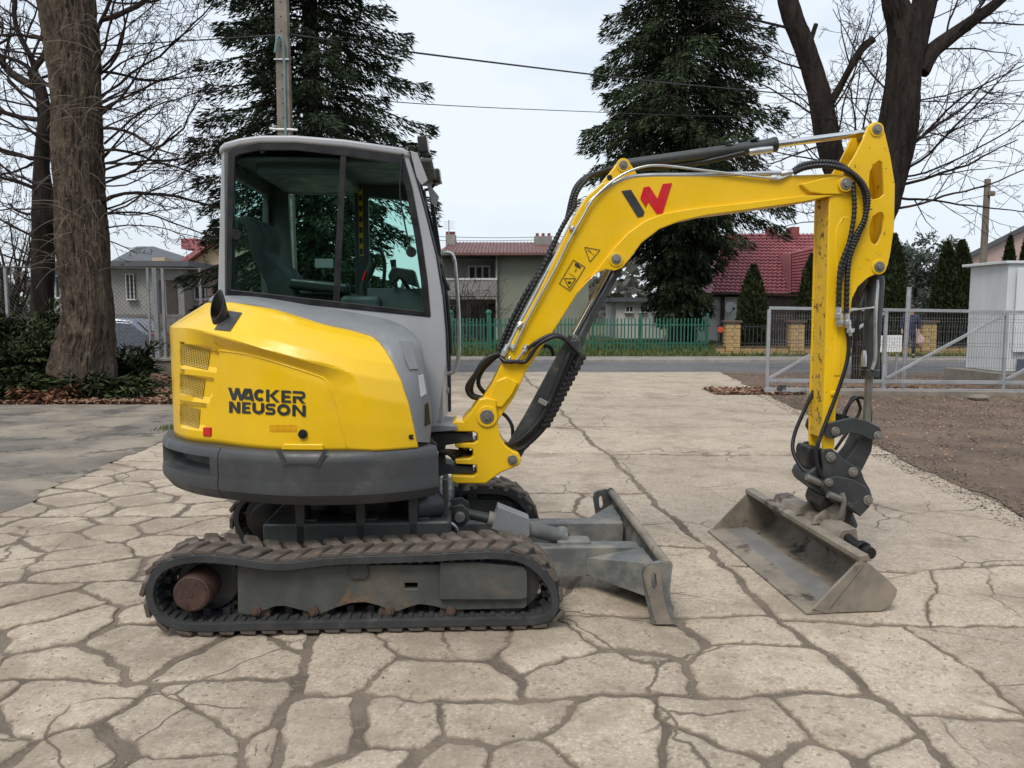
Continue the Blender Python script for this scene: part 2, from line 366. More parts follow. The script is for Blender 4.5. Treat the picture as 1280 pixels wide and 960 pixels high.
for (l, r, y0, y1, c, j, asp) in blocks:
    base = quad(l, r, y0, y1); w_ = r(y0) - l(y0); nx = max(1, round(w_ / (c * asp))); ny = max(1, round((y1 - y0) / (c / asp)))
    seeds = [(l(y0 + (k + .5) * (y1 - y0) / ny) + w_ * (i + .5 + (.25 if k % 2 else -.25)) / nx + rn.uniform(-.36, .36) * w_ / nx, y0 + (k + .5 + rn.uniform(-.38, .38)) * (y1 - y0) / ny) for k in range(ny) for i in range(nx)]
    cx, cy = (l(y0) + r(y1)) / 2, (y0 + y1) / 2
    for i, s in enumerate(seeds):
        poly = base
        for k in range(4):                  # main joints a little wider
            a, b = base[k], base[(k + 1) % 4]; ex, ey = b[0] - a[0], b[1] - a[1]; ln = math.hypot(ex, ey); n = (ey / ln, -ex / ln); d = n[0] * a[0] + n[1] * a[1]
            poly = clip(poly, n, d - (.018 if k % 2 else .010))
        for k, q in enumerate(seeds):
            if k == i: continue
            n = (q[0] - s[0], q[1] - s[1]); ln = math.hypot(*n); n = (n[0] / ln, n[1] / ln)
            if ln > 4 * c * asp: continue
            hw = j * random.Random(min(i, k) * 131 + max(i, k)).choice((.1, .25, .5, .9, 1.5) if c < .7 else (.15, .3, .6, 1, 1.5)) * .5
            poly = clip(poly, n, n[0] * (s[0] + q[0]) / 2 + n[1] * (s[1] + q[1]) / 2 - hw)
            if len(poly) < 3: break
        if len(poly) < 3: continue
        ar = abs(sum(poly[m - 1][0] * poly[m][1] - poly[m][0] * poly[m - 1][1] for m in range(len(poly)))) / 2
        if ar < .012: continue
        X, Y = s
        if abs(X) > .69 * Y + 1.2: continue
        FRAGS.append((poly, y0, c))
random.Random(3).shuffle(FRAGS)
def frag(poly, y0, c):
    st = .035 + .010 * max(0, y0 - 3); pts = []
    k = len(poly)
    for i in range(k):
        a, b = Vector(poly[i] + (0,)), Vector(poly[(i + 1) % k] + (0,)); m = max(1, round((b - a).length / st))
        for q in range(m): pts.append(a.lerp(b, q / m))
    # round the corners a little, then warp
    for _ in range(1 if c < .7 else 0): pts = [(pts[i - 1] + pts[i] * 2 + pts[(i + 1) % len(pts)]) / 4 for i in range(len(pts))]
    def warp(p):
        v = noise.noise_vector(p * .9) * .10 + noise.noise_vector(p * 2.6 + Vector((7, 3, 0))) * .06 + noise.noise_vector(p * 9 + Vector((1, 8, 0))) * .030 + noise.noise_vector(p * 26) * .014
        return Vector((p.x + v.x, p.y + v.y, 0))
    pts = [warp(p) for p in pts]
    n = len(pts); area = sum(pts[i - 1].x * pts[i].y - pts[i].x * pts[i - 1].y for i in range(n))
    if area < 0: pts.reverse()
    def inset(P, d):
        return [p + (ce - p) * min(.8, d / max(.02, (ce - p).length)) for p in P]
    ce = sum(pts, Vector()) / n; tilt = Vector((random.uniform(-.004, .004), random.uniform(-.004, .004))) * min(1, .6 / c); dz = random.uniform(-.003, .001)
    def lift(P, z): return [Vector((p.x, p.y, z + dz + tilt.x * (p.x - ce.x) + tilt.y * (p.y - ce.y))) for p in P]
    rings = [lift(pts, -.05), lift(pts, -.0135), lift(inset(pts, .007), -.006), lift(inset(pts, .022), -.0015), lift(inset(pts, .055), 0), lift([p.lerp(ce, .6) for p in pts], .0)]
    b = MB(); b.loft(rings, True, False); m0 = 5 * n
    b.v.append(tuple(lift([ce], 0)[0]))
    for i in range(n): b.f.append((m0 + i, m0 + (i + 1) % n, m0 + n)); b.m.append(0)
    o = b.build('concrete_fragment', CONC, pav, 60)
    a = o.data.attributes.new('edge', 'FLOAT', 'POINT'); vals = [0] * n + [0] * n + [.28] * n + [.6] * n + [1] * (2 * n + 1)
    if len(o.data.vertices) == len(vals): a.data.foreach_set('value', vals)
    return o
for f_ in FRAGS[:]: frag(*f_)
# loose pebbles and crumbs in the joints
def scatter_stones(name, boxes, cnt, smin, smax, m, label):
    vs, fs = [], []; rn = random.Random(5)
    for _ in range(cnt):
        x0, x1, y0, y1 = rn.choice(boxes); x, y = rn.uniform(x0, x1), rn.uniform(y0, y1) ; s = rn.uniform(smin, smax) * rn.choice((.5, .6, 1)); o = len(vs)
        pts = [(1, 0, 0), (-.2, .9, .1), (-.9, -.1, 0), (.1, -.9, -.1), (0, .1, .7), (0, 0, -.5)]; a = rn.uniform(0, 6)
        for px, py, pz in pts:
            k = rn.uniform(.7, 1.2); vs.append((x + s * k * (px * math.cos(a) - py * math.sin(a)), y + s * k * (px * math.sin(a) + py * math.cos(a)), .0 + s * pz * .8))
        for f in ((0, 1, 4), (1, 2, 4), (2, 3, 4), (3, 0, 4), (1, 0, 5), (2, 1, 5), (3, 2, 5), (0, 3, 5)): fs.append([o + i for i in f])
    o = fastmesh(name, vs, fs, m); return stuff(o, label, 'gravel')
STONE = M('pebble', (.26, .22, .18), .9, var=.3, bump=.2, island=.45)
scatter_stones('loose_grit', [(-3.5, 3.6, 2.4, 6), (-2.5, 2.2, 2.4, 4.5), (-5, 6, 4, 14)], 2600, .003, .008, STONE, 'fine loose grit lying over the broken concrete yard')
scatter_stones('soil_stones', [(4.0, 9, 6, 15), (4.8, 10, 10, 15)], 900, .008, .028, STONE, 'small stones lying in the brown soil beside the gate')
SOILC = M('soil_crumb', (.11, .078, .055), .95, var=.3, bump=.2, island=.4)
scatter_stones('soil_crumbs', [(XR(y) - .28, XR(y) + .3, y - .15, y + .15) for y in [5 + .3 * k for k in range(36)]], 5000, .004, .016, SOILC, 'crumbs of brown soil spilling over the edge of the concrete')
# fallen leaves
LEAF = M('fallen_leaf', (.23, .135, .085), .9, var=.2, bump=0, island=.55)
def leaves(name, region, cnt, size, label, zmax=.03):
    vs, fs = [], []; rn = random.Random(9)
    for _ in range(cnt):
        x, y = region(rn); s = size * rn.uniform(.6, 1.3); a = rn.uniform(0, 6.3); c, d = math.cos(a), math.sin(a); z = rn.uniform(.004, zmax); o = len(vs)
        tx, ty, cu = rn.uniform(-.5, .5), rn.uniform(-.5, .5), rn.uniform(.05, .4)
        for u, v, h in ((-1, 0, 0), (-.2, .55, cu), (1, 0, 0), (-.2, -.55, cu)):
            X, Y = s * (u * c - v * d), s * (u * d + v * c); vs.append((x + X, y + Y, max(.001, z + tx * X + ty * Y + h * s * .6)))
        fs.append([o, o + 1, o + 2, o + 3])
    return stuff(fastmesh(name, vs, fs, LEAF), label, 'leaves')
leaves('leaf_litter', lambda r: (lambda y: (r.uniform(-12.5, -4.7) if y < 19 else r.uniform(-12, -6), y))(13.6 + 6.5 * r.random() ** 1.3), 26000, .055, 'brown fallen leaves carpeting the bed under the bare trees', .07)
def rr(r):
    y = 6 + 14 * r.random() ** .8; x = XR(y) + .15 + 6 * r.random() ** .8; return x, y
leaves('leaf_litter', rr, 12000, .019, 'scattered dead leaves on the brown soil before the gate', .02)
leaves('leaf_litter', lambda r: (XR(15.8) - 1.1 + 5 * r.random(), 15.2 + 1.2 * r.random()), 5000, .045, 'drift of dead leaves along the foot of the gate', .05)
# ragged grass on the verge and beyond the green fence
GRASS = M('grass_blades', (.085, .11, .03), .9, var=.25, bump=0, island=.45)
def grass(name, region, cnt, h, label):
    vs, fs = [], []; rn = random.Random(13)
    for _ in range(cnt):
        x, y, z = region(rn); a = rn.uniform(0, 6.3); hh = h * rn.uniform(.4, 1.3); w_ = hh * .16; o = len(vs); lx, ly = rn.uniform(-.5, .5) * hh, rn.uniform(-.5, .5) * hh
        vs += [(x - w_ * math.cos(a), y - w_ * math.sin(a), z), (x + w_ * math.cos(a), y + w_ * math.sin(a), z), (x + lx, y + ly, z + hh)]; fs.append([o, o + 1, o + 2])
    return stuff(fastmesh(name, vs, fs, GRASS), label, 'grass')
grass('grass', lambda r: (r.uniform(-8, 16), 27.1 + 2.8 * r.random(), .08), 9000, .16, 'short patchy grass along the far footpath')
grass('lawn', lambda r: (r.uniform(-6, 10), 30.3 + 9 * r.random(), .08), 14000, .22, 'green lawn behind the green picket fence')
grass('grass_tuft', lambda r: (lambda t: (-4.95 + .35 * t + .25 * r.random(), 10.4 + 1.0 * t + .5 * r.random(), 0))(r.random()), 500, .05, 'small tuft of grass at the edge of the asphalt')
# ================================================================== TREES
BARK = M('furrowed_bark', (.115, .088, .066), .95, var=.4, vs=5, bump=1.0, bs=26, dirt=((.19, .152, .118), .5, .68, 19, .8), dirt_or_shade=((.018, .014, .011), .54, .64, 21, .9), bdist=.09, stretch=(1, 1, .36), spec=.15)  # the second dark layer puts furrow shade into the bark colour
BARKD = M('dark_bark', (.033, .0265, .0225), .95, var=.4, vs=7, bump=1, bs=22, dirt=((.036, .029, .024), .55, .75, 12, .6), bdist=.07, stretch=(1, 1, .2), spec=.1)
TWIG = M('twig_bark', (.036, .028, .025), .9, var=.25, bump=0, island=.3, spec=.1)
TWIGL = M('pale_shoot', (.15, .122, .094), .85, var=.2, bump=0, island=.3)
SPR = M('spruce_needles', (.034, .048, .024), .8, var=.25, vs=1.2, bump=0, island=.55, spec=.1)
SPRB = M('blue_spruce_needles', (.036, .052, .030), .8, var=.25, vs=1.2, bump=0, island=.6, spec=.1)
THU = M('thuja_foliage', (.026, .034, .013), .8, var=.3, vs=2, bump=0, island=.5, spec=.12)
YEW = M('yew_foliage', (.036, .050, .020), .8, var=.3, vs=2, bump=0, island=.6, spec=.12)
PINE = M('pine_foliage', (.055, .072, .055), .8, var=.25, vs=.6, bump=0, island=.4)
DEADB = M('dead_brown_foliage', (.19, .085, .045), .9, var=.3, vs=3, bump=0, island=.4)
DRYG = M('dry_stalks', (.22, .17, .115), .9, var=.3, vs=3, bump=0, island=.4)
class Twigs:                                  # many thin tapered tubes in one mesh
    def __init__(s): s.v = []; s.f = []
    def tube(s, pts, r0, r1, n=3):
        o = len(s.v); m = len(pts); up = Vector((.3, .5, .8))
        for i, p in enumerate(pts):
            t = (pts[min(i + 1, m - 1)] - pts[max(0, i - 1)]).normalized(); a = t.cross(up)
            if a.length < .05: a = t.cross(Vector((1, 0, 0)))
            a.normalize(); b = t.cross(a); r = r0 + (r1 - r0) * i / (m - 1)
            for k in range(n): c = 2 * math.pi * k / n; s.v.append(tuple(p + (a * math.cos(c) + b * math.sin(c)) * r))
        for i in range(m - 1):
            for k in range(n): k2 = (k + 1) % n; s.f.append((o + i * n + k, o + i * n + k2, o + (i + 1) * n + k2, o + (i + 1) * n + k))
    def build(s, name, m, parent): return fastmesh(name, s.v, s.f, m, parent)
def limb_pts(p, d, ln, n, wig, rise, rn):
    pts = [Vector(p)]; d = Vector(d).normalized()
    for i in range(n):
        d = (d + Vector((rn.uniform(-1, 1), rn.uniform(-1, 1), rn.uniform(-1, 1))) * wig + Vector((0, 0, rise))).normalized(); pts.append(pts[-1] + d * ln / n)
    return pts
def branch(tw, p, d, ln, r, lvl, rn, wig=.22, rise=.05, dens=1.0, minr=.0035):
    n = max(4, int(ln / .22)) if lvl else 5
    pts = limb_pts(p, d, ln, min(n, 14), wig, rise, rn); tw.tube(pts, r, max(minr * .7, r * .35), 6 if r > .05 else 4 if r > .02 else 3)
    if lvl <= 0: return
    m = len(pts); cnt = int(max(3, ln * (2.6 if lvl > 1 else 4.6)) * dens)
    for k in range(cnt):
        t = .18 + .82 * (k + rn.random()) / cnt; i = min(m - 2, int(t * (m - 1))); q = pts[i].lerp(pts[i + 1], t * (m - 1) - i); td = (pts[i + 1] - pts[i]).normalized()
        side = td.cross(Vector((rn.uniform(-1, 1), rn.uniform(-1, 1), rn.uniform(-1, 1)))).normalized()
        branch(tw, q, td * rn.uniform(.45, 1) + side * rn.uniform(.5, 1.0), ln * rn.uniform(.28, .5) * (1.15 - .5 * t), max(minr, r * (1 - .65 * t) * rn.uniform(.35, .55)), lvl - 1, rn, wig * 1.1, rise, dens, minr)
def trunk_mesh(stem, n=20, rough=.06, seed=0, ridge=0):       # stem: list of (Vector, radius); ridged bark outline
    b = MB(); P = [p for p, _ in stem]; q = spline(P, 24 if ridge else 8); rr_ = [r for _, r in stem]; m = len(q)
    rings = []
    for i, c in enumerate(q):
        u = i / (m - 1) * (len(stem) - 1); k = min(len(stem) - 2, int(u)); r = rr_[k] * (1 - u + k) + rr_[k + 1] * (u - k)
        t = (q[min(i + 1, m - 1)] - q[max(0, i - 1)]).normalized(); a = t.cross(Vector((0, 1, 0))).normalized(); d = t.cross(a)
        rings.append([c + (a * math.cos(2 * math.pi * j / n) + d * math.sin(2 * math.pi * j / n)) * r * (1 + rough * noise.noise(Vector((math.cos(2 * math.pi * j / n) * 2.2, math.sin(2 * math.pi * j / n) * 2.2, c.z * .8 + seed))) + rough * .6 * noise.noise(Vector((math.cos(2 * math.pi * j / n) * 6, math.sin(2 * math.pi * j / n) * 6, c.z * .5 + seed)))) + (a * math.cos(2 * math.pi * j / n) + d * math.sin(2 * math.pi * j / n)) * ridge * (.5 - abs(noise.noise(Vector((math.cos(2 * math.pi * j / n) * 10, math.sin(2 * math.pi * j / n) * 10, c.z * 3.2 + seed)))) * 2.2) for j in range(n)])
    b.loft(rings); return b
def stem_px(pts, Y, k=1): return [(W(x, y, Y), w_ * k / 2 * Y / F) for x, y, w_ in pts]
# ---------------- old bare lime tree beside the asphalt
YT = 15.0
rn = random.Random(21)
T1 = thing('bare_tree', 'thick ridged old bare tree with pale thin shoots drooping over its trunk', 'tree', (W(104, 485, YT).x, YT, 0), 0, 'bare deciduous trees')
def rel(o, t): o.location = -Vector(t.location); return o
st = stem_px([(100, 520, 108), (104, 478, 92), (106, 440, 78), (110, 400, 66), (106, 350, 64), (103, 300, 66), (100, 250, 62), (98, 200, 64), (96, 150, 62), (93, 100, 64), (89, 50, 67), (83, 0, 70), (78, -60, 66), (74, -140, 56), (72, -240, 40)], YT, .87)
rel(trunk_mesh(st, 150, .10, 0, .035).build('trunk', BARK, T1, 60), T1)
def at_stem(st, t):
    u = t * (len(st) - 1); k = min(len(st) - 2, int(u)); return st[k][0].lerp(st[k + 1][0], u - k)
tw = Twigs()
limbs = [((128, 24), (1, .1, .15), 3.2, .09), ((124, 70), (1, -.3, .7), 2.2, .04), ((126, 160), (.9, -.2, .1), 1.7, .07), ((124, 215), (1, .2, .55), 3.0, .05), ((128, 205), (.9, .5, .2), 2.4, .05), ((128, 252), (1, -.1, .45), 2.6, .075), ((130, 268), (1, .4, -.05), 2.4, .04), ((126, 120), (.8, .6, .8), 3.0, .05), ((120, 40), (.7, -.4, .9), 3.0, .06), ((70, 60), (-1, .2, .5), 3.0, .07), ((68, 110), (-1, -.2, .35), 3.0, .08), ((68, 140), (-1, .4, .6), 2.8, .06), ((68, 170), (-.9, .1, .1), 2.6, .05), ((66, 200), (-1, -.4, .2), 2.4, .045), ((70, 240), (-1, .3, .1), 2.2, .04), ((70, 20), (-.8, .3, 1), 3.0, .06), ((100, 0), (.5, -.6, 1), 3.0, .05), ((130, 180), (1, .3, .9), 2.6, .04), ((128, 100), (1, .1, 1.0), 2.4, .035), ((128, 232), (1, -.3, .2), 2.0, .03), ((130, 285), (1, .0, .15), 2.0, .03), ((70, 280), (-.8, -.3, -.1), 1.6, .03)]
for (x, y), d, ln, r in limbs: branch(tw, W(x, y, YT), d, ln, r * .62, 3, rn, .27, .03, 1.35, .0055)
for k in range(34):
    y = rn.uniform(-150, 290); sgn_ = rn.choice((-1, 1, 1)); branch(tw, W(98 + sgn_ * 28, y, YT + rn.uniform(-.3, .3)), (sgn_, rn.uniform(-.8, .8), rn.uniform(-.15, .9)), rn.uniform(1.4, 3.2), rn.uniform(.016, .034), 3, rn, .22, .03, 1.3, .0055)
rel(tw.build('branches', TWIG, T1), T1)
tw = Twigs()
for k in range(110):                          # epicormic shoots drooping over the trunk
    x, y = rn.uniform(72, 130), rn.uniform(20, 345); p = W(x, y, YT - .46 - .05 * rn.random())
    d = Vector((rn.uniform(-1, 1), rn.uniform(-1, -.2), rn.uniform(-.3, .9))); pts = limb_pts(p, d, rn.uniform(.4, 1.3), 8, .10, -.16, rn); tw.tube(pts, .007, .003, 3)
rel(tw.build('shoots', TWIGL, T1), T1)
# ---------------- second dark trunk behind it, and a shrubby bare tree
Y2 = 18.6
T2 = thing('bare_tree', 'dark slender forked trunk standing close behind the thick old tree', 'tree', (W(50, 440, Y2).x, Y2, 0), 0, 'bare deciduous trees')
st2 = stem_px([(48, 480, 32), (52, 390, 26), (54, 300, 26), (56, 270, 30), (52, 210, 18), (56, 150, 16), (50, 110, 14), (40, 90, 12)], Y2)
rel(trunk_mesh(st2, 16, .08, 3).build('trunk', BARKD, T2, 60), T2)
o = trunk_mesh(stem_px([(58, 280, 22), (70, 255, 16), (78, 225, 14)], Y2), 12, .06, 5).build('limb', BARKD, T2, 60); rel(o, T2)
tw = Twigs()
for (x, y), d, ln, r in (((46, 110), (-1, .1, .35), 3.4, .10), ((52, 120), (-.6, .2, 1), 3.4, .08), ((55, 150), (-1, -.2, .2), 2.8, .06), ((50, 200), (-1, .2, .1), 2.8, .05), ((52, 240), (-1, -.1, .3), 2.6, .05), ((56, 180), (.8, .2, .7), 2.6, .05), ((54, 270), (-1, .3, .0), 2.4, .04), ((40, 92), (.2, .3, 1), 3.6, .08), ((52, 300), (-.9, -.2, .25), 2.0, .035), ((54, 220), (-.7, .5, .9), 2.6, .04)): branch(tw, W(x, y, Y2), d, ln, r, 3, rn, .22, .03, 1.25, .007)
for k in range(30):
    y = rn.uniform(-60, 330); branch(tw, W(50, y, Y2 + rn.uniform(-.3, .6)), (rn.choice((-1, -1, 1)), rn.uniform(-.8, .8), rn.uniform(-.2, .9)), rn.uniform(1.6, 3.4), rn.uniform(.016, .036), 3, rn, .22, .02, 1.2, .007)
rel(tw.build('branches', TWIG, T2), T2)
T3 = thing('bare_shrub', 'many stemmed leafless shrub fanning out beyond the mesh fence', 'shrub', (W(12, 420, 22).x, 22, 0))
tw = Twigs()
for k in range(16): branch(tw, W(12 + rn.uniform(-8, 8), 420, 22), (rn.uniform(-.7, .7), rn.uniform(-.4, .4), 1), rn.uniform(2.6, 4.2), .045, 2, rn, .12, .03, .6, .006)
rel(tw.build('stems', TWIG, T3), T3)
# ---------------- right-hand bare tree with two stems
YR = 18.5
T4 = thing('bare_tree', 'dark twin stemmed bare tree rising behind the yellow digger arm', 'tree', (W(1082, 470, YR).x, YR, 0), 0, 'bare deciduous trees')
stA = stem_px([(1083, 520, 44), (1083, 440, 36), (1084, 360, 36), (1086, 300, 44), (1098, 255, 54), (1112, 200, 52), (1123, 150, 48), (1129, 100, 42), (1131, 62, 42), (1127, 30, 34), (1118, 0, 30), (1108, -60, 26), (1104, -150, 18)], YR, .92)
rel(trunk_mesh(stA, 90, .08, 8, .025).build('trunk', BARKD, T4, 60), T4)
for pts in ([(1088, 300, 40), (1068, 262, 34), (1046, 215, 34), (1032, 160, 34), (1022, 110, 30), (1006, 60, 30), (990, 20, 30), (982, -20, 28), (976, -120, 22)], [(1138, 80, 34), (1148, 30, 36), (1156, 0, 34), (1164, -60, 28), (1170, -140, 18)], [(1150, 90, 26), (1164, 66, 24), (1188, 46, 20), (1216, 26, 17), (1250, 0, 14), (1290, -40, 10)], [(1034, 150, 10), (1042, 122, 9), (1056, 98, 9), (1068, 76, 10), (1080, 58, 11), (1092, 49, 9)], [(1022, 90, 12), (1012, 60, 8), (1020, 30, 6)]):
    rel(trunk_mesh(stem_px(pts, YR, .82), 40, .10, pts[0][0], .012).build('limb', BARKD, T4, 60), T4)
tw = Twigs()
for (x, y), d, ln, r in (((1124, 215), (1, -.2, .45), 3.4, .045), ((1126, 190), (1, .2, .8), 3.4, .045), ((1118, 235), (1, .1, .2), 3.6, .045), ((1110, 262), (1, -.1, .02), 3.4, .04), ((1116, 225), (.9, -.4, .3), 3.2, .035), ((1250, 0), (1, .2, .6), 2.0, .05), ((1200, 38), (.9, -.2, .9), 2.4, .04), ((1170, 60), (1, .3, -.1), 2.2, .03), ((1216, 28), (1, 0, -.2), 2.0, .03), ((1092, 49), (.8, .1, .5), .8, .02), ((1064, 84), (-.4, .3, 1), 1.6, .022), ((1044, 120), (.5, -.2, 1), 1.8, .022), ((1030, 150), (-1, .2, .35), 2.4, .035), ((1036, 180), (-.9, -.3, -.1), 2.2, .03), ((1016, 90), (-.8, .2, .3), 2.0, .03), ((1000, 40), (-1, -.2, .15), 2.2, .045), ((1042, 205), (-1, .1, .1), 2.2, .03), ((1050, 230), (-.9, .4, -.15), 2.2, .028), ((1060, 250), (-.6, -.4, -.3), 1.8, .025), ((1068, 180), (.2, .3, 1), 2.4, .03), ((1052, 225), (.25, -.2, 1), 2.8, .03), ((1090, 280), (-1, .2, -.1), 2.0, .03), ((1070, 130), (.3, .3, 1), 2.2, .02), ((1110, 250), (.9, .5, .6), 3.0, .04), ((1120, 200), (.9, -.5, 1), 3.0, .04), ((1140, 100), (.9, .3, 1), 2.8, .035), ((1106, 110), (-.6, .2, 1), 2.2, .025), ((1180, 50), (.5, .3, 1), 2.2, .03), ((985, 0), (-.7, .2, .8), 2.4, .04), ((1114, 245), (1, .3, -.12), 3.6, .04)):
    branch(tw, W(x, y, YR), d, ln, r, 3, rn, .16, .02, .95, .0065)
for k in range(26):
    x, y = rn.choice(((1110, 200), (1118, 130), (1030, 150), (1012, 80), (1150, 30), (1200, 36), (1098, 250), (1050, 220))); branch(tw, W(x, y, YR + rn.uniform(-.2, .3)), (rn.uniform(-1, 1.3), rn.uniform(-.6, .6), rn.uniform(-.1, 1)), rn.uniform(1.6, 3.4), rn.uniform(.014, .03), 3, rn, .17, .02, 1.0, .0065)
rel(tw.build('branches', TWIG, T4), T4)
# ---------------- conifers
def conifer(name, label, px, Y, z0, ht, r0, m, nb, spr, sl, sw, seed, prof, droop=.35, group='tall dark conifers', rz=None, bare=.0):
    rn = random.Random(seed); t = thing(name, label, 'tree', (W(px, 400, Y).x, Y, 0), 0, group)
    b = MB(); b.tube([(0, 0, -.1), (0, 0, ht * .4), (0, 0, ht * .97)], [ht * .016, ht * .011, .02], 10); b.build('trunk', BARKD, t, 60)
    V, Fc = [], []; tb = Twigs()
    def blade(p, d, ln, w_):
        d = d.normalized(); s = d.cross(Vector((rn.uniform(-1, 1), rn.uniform(-1, 1), rn.uniform(-1, 1)))).normalized() * w_ * .5; o = len(V)
        V.extend((tuple(p), tuple(p + d * ln * .45 + s), tuple(p + d * ln), tuple(p + d * ln * .45 - s))); Fc.append((o, o + 1, o + 2, o + 3))
    for k in range(nb):
        h = (k + rn.random()) / nb; h = h ** 1.12; z = z0 + (ht - z0) * h; ln = float(np.interp(z, [q_[0] for q_ in prof], [q_[1] for q_ in prof])) * rn.uniform(.45, 1.22) + .15
        a = k * 2.39996 + rn.uniform(-.5, .5); d = Vector((math.cos(a), math.sin(a), .25 - .35 * (1 - h))); p = Vector((0, 0, z)); pts = [p.copy()]; n = 9
        for i in range(n):
            u = i / n; dd = d + Vector((0, 0, -droop * math.sin(u * 2.6) * (1 - .6 * h) + .55 * max(0, u - .6))) + Vector((rn.uniform(-1, 1), rn.uniform(-1, 1), rn.uniform(-.5, .5))) * .09; p = p + dd.normalized() * ln / n; pts.append(p.copy())
        tb.tube(pts, .02 + .012 * ln, .006, 4)
        q = int(spr * ln / r0) + 14
        for _ in range(q):
            u = 1 - rn.random() ** 1.35 * (.86 - bare); i = min(n - 1, int(u * n)); c = pts[i].lerp(pts[i + 1], u * n - i); td = (pts[i + 1] - pts[i]).normalized()
            sd_ = td.cross(Vector((0, 0, 1))).normalized() * rn.choice((-1, 1)); wid = ln * .30 * (1 - u * .75) * rn.random() ** .8
            c2 = c + sd_ * wid + td * wid * .5 + Vector((0, 0, -wid * .45 - rn.random() ** 2 * 1.5 * sl + .35 * sl))
            blade(c2, td * .8 + sd_ * rn.uniform(.1, .9) + Vector((0, 0, rn.uniform(-.85, .25))), sl * rn.uniform(.6, 1.3), sw * rn.uniform(.7, 1.3))
    for _ in range(160): blade(Vector((0, 0, ht * (.93 + .07 * rn.random()))), Vector((rn.uniform(-1, 1), rn.uniform(-1, 1), 1)), sl, sw)
    tb.build('boughs', BARKD, t); fastmesh('crown', V, Fc, m, t); return t
conifer('spruce_tree', 'tall dark spruce behind the concrete pole and the digger cab', 396, 18.0, .4, 17.5, 3.0, SPRB, 430, 640, .17, .031, 4, [(0, 2.1), (3, 2.35), (6, 2.35), (7.5, 2.1), (9.5, 1.9), (17.5, 0)], .55)
conifer('spruce_tree', 'broad dark spruce with drooping boughs behind the picket fence, over the arched boom', 846, 33.5, 1.9, 24, 4.5, SPR, 560, 470, .30, .056, 8, [(1.9, 1.0), (3, 1.5), (4.6, 1.7), (5.6, 2.4), (6.5, 3.7), (9, 4.3), (12, 3.7), (15.2, 2.8), (24, 0)], .85)
def thuja(px, Y, py_top, wpx, label, seed, name='thuja', py_base=None, group='clipped columnar conifers', m=None):
    rn = random.Random(seed); zt = W(px, py_top, Y).z; r = wpx / 2 * Y / F; t = thing(name, label, 'tree', (W(px, 400, Y).x, Y, .05), 0, group)
    prof = [(0, .75), (.12, .95), (.35, 1), (.6, .82), (.8, .55), (.93, .26), (1, .05)]
    b = MB(); b.tube([(0, 0, zt * u * .97) for u, _ in prof], [r * k * .8 for _, k in prof], 14); b.build('stem_core', THU, t, 60)
    V, Fc = [], []
    for _ in range(int(2600 * min(2, zt * r / 1.6) + 1200)):
        u = rn.random() ** 1.15; k = float(np.interp(u, [a for a, _ in prof], [c for _, c in prof])); a = rn.uniform(0, 6.283); q = r * k * (.80 + .24 * rn.random()) * (1 + .12 * noise.noise(Vector((math.cos(a) * 2, math.sin(a) * 2, u * 9 + seed))))
        p = Vector((math.cos(a) * q, math.sin(a) * q, zt * u * .98)); d = Vector((math.cos(a) * .55, math.sin(a) * .55, 1)) + Vector((rn.uniform(-.5, .5), rn.uniform(-.5, .5), rn.uniform(-.6, .3))); d.normalize()
        ln, w_ = .22 * rn.uniform(.6, 1.2), .075; s = d.cross(Vector((rn.uniform(-1, 1), rn.uniform(-1, 1), rn.uniform(-.4, .4)))).normalized() * w_ * .5; o = len(V)
        V.extend((tuple(p - d * ln * .4), tuple(p + s), tuple(p + d * ln * .6), tuple(p - s))); Fc.append((o, o + 1, o + 2, o + 3))
    fastmesh('crown', V, Fc, m or THU, t); return t
YH = 29.2
thuja(940, YH, 332, 38, 'clipped cone shaped thuja between the first two yellow stone pillars', 1)
thuja(1013, YH, 318, 36, 'thuja partly hidden by the yellow digger stick', 2)
thuja(1113, YH + .3, 292, 40, 'tall narrow thuja close beside the hanging bucket cylinder', 3)
thuja(1180, YH + .6, 302, 34, 'twin column thuja with a narrower shape before the pink gable', 4)
thuja(1198, YH + .2, 300, 38, 'wide twin column thuja nearest the wooden utility pole', 5)
thuja(1257, 38, 294, 22, 'small pointed thuja before the pink gable wall', 6); thuja(1278, 38, 292, 22, 'small pointed thuja at the end of the pink gable wall', 7)
thuja(855, 34.5, 330, 30, 'dark bushy conifer beside the white end wall of the red roofed house', 8)
thuja(1060, YH + .5, 310, 36, 'thuja behind the digger stick and the bare tree', 9)
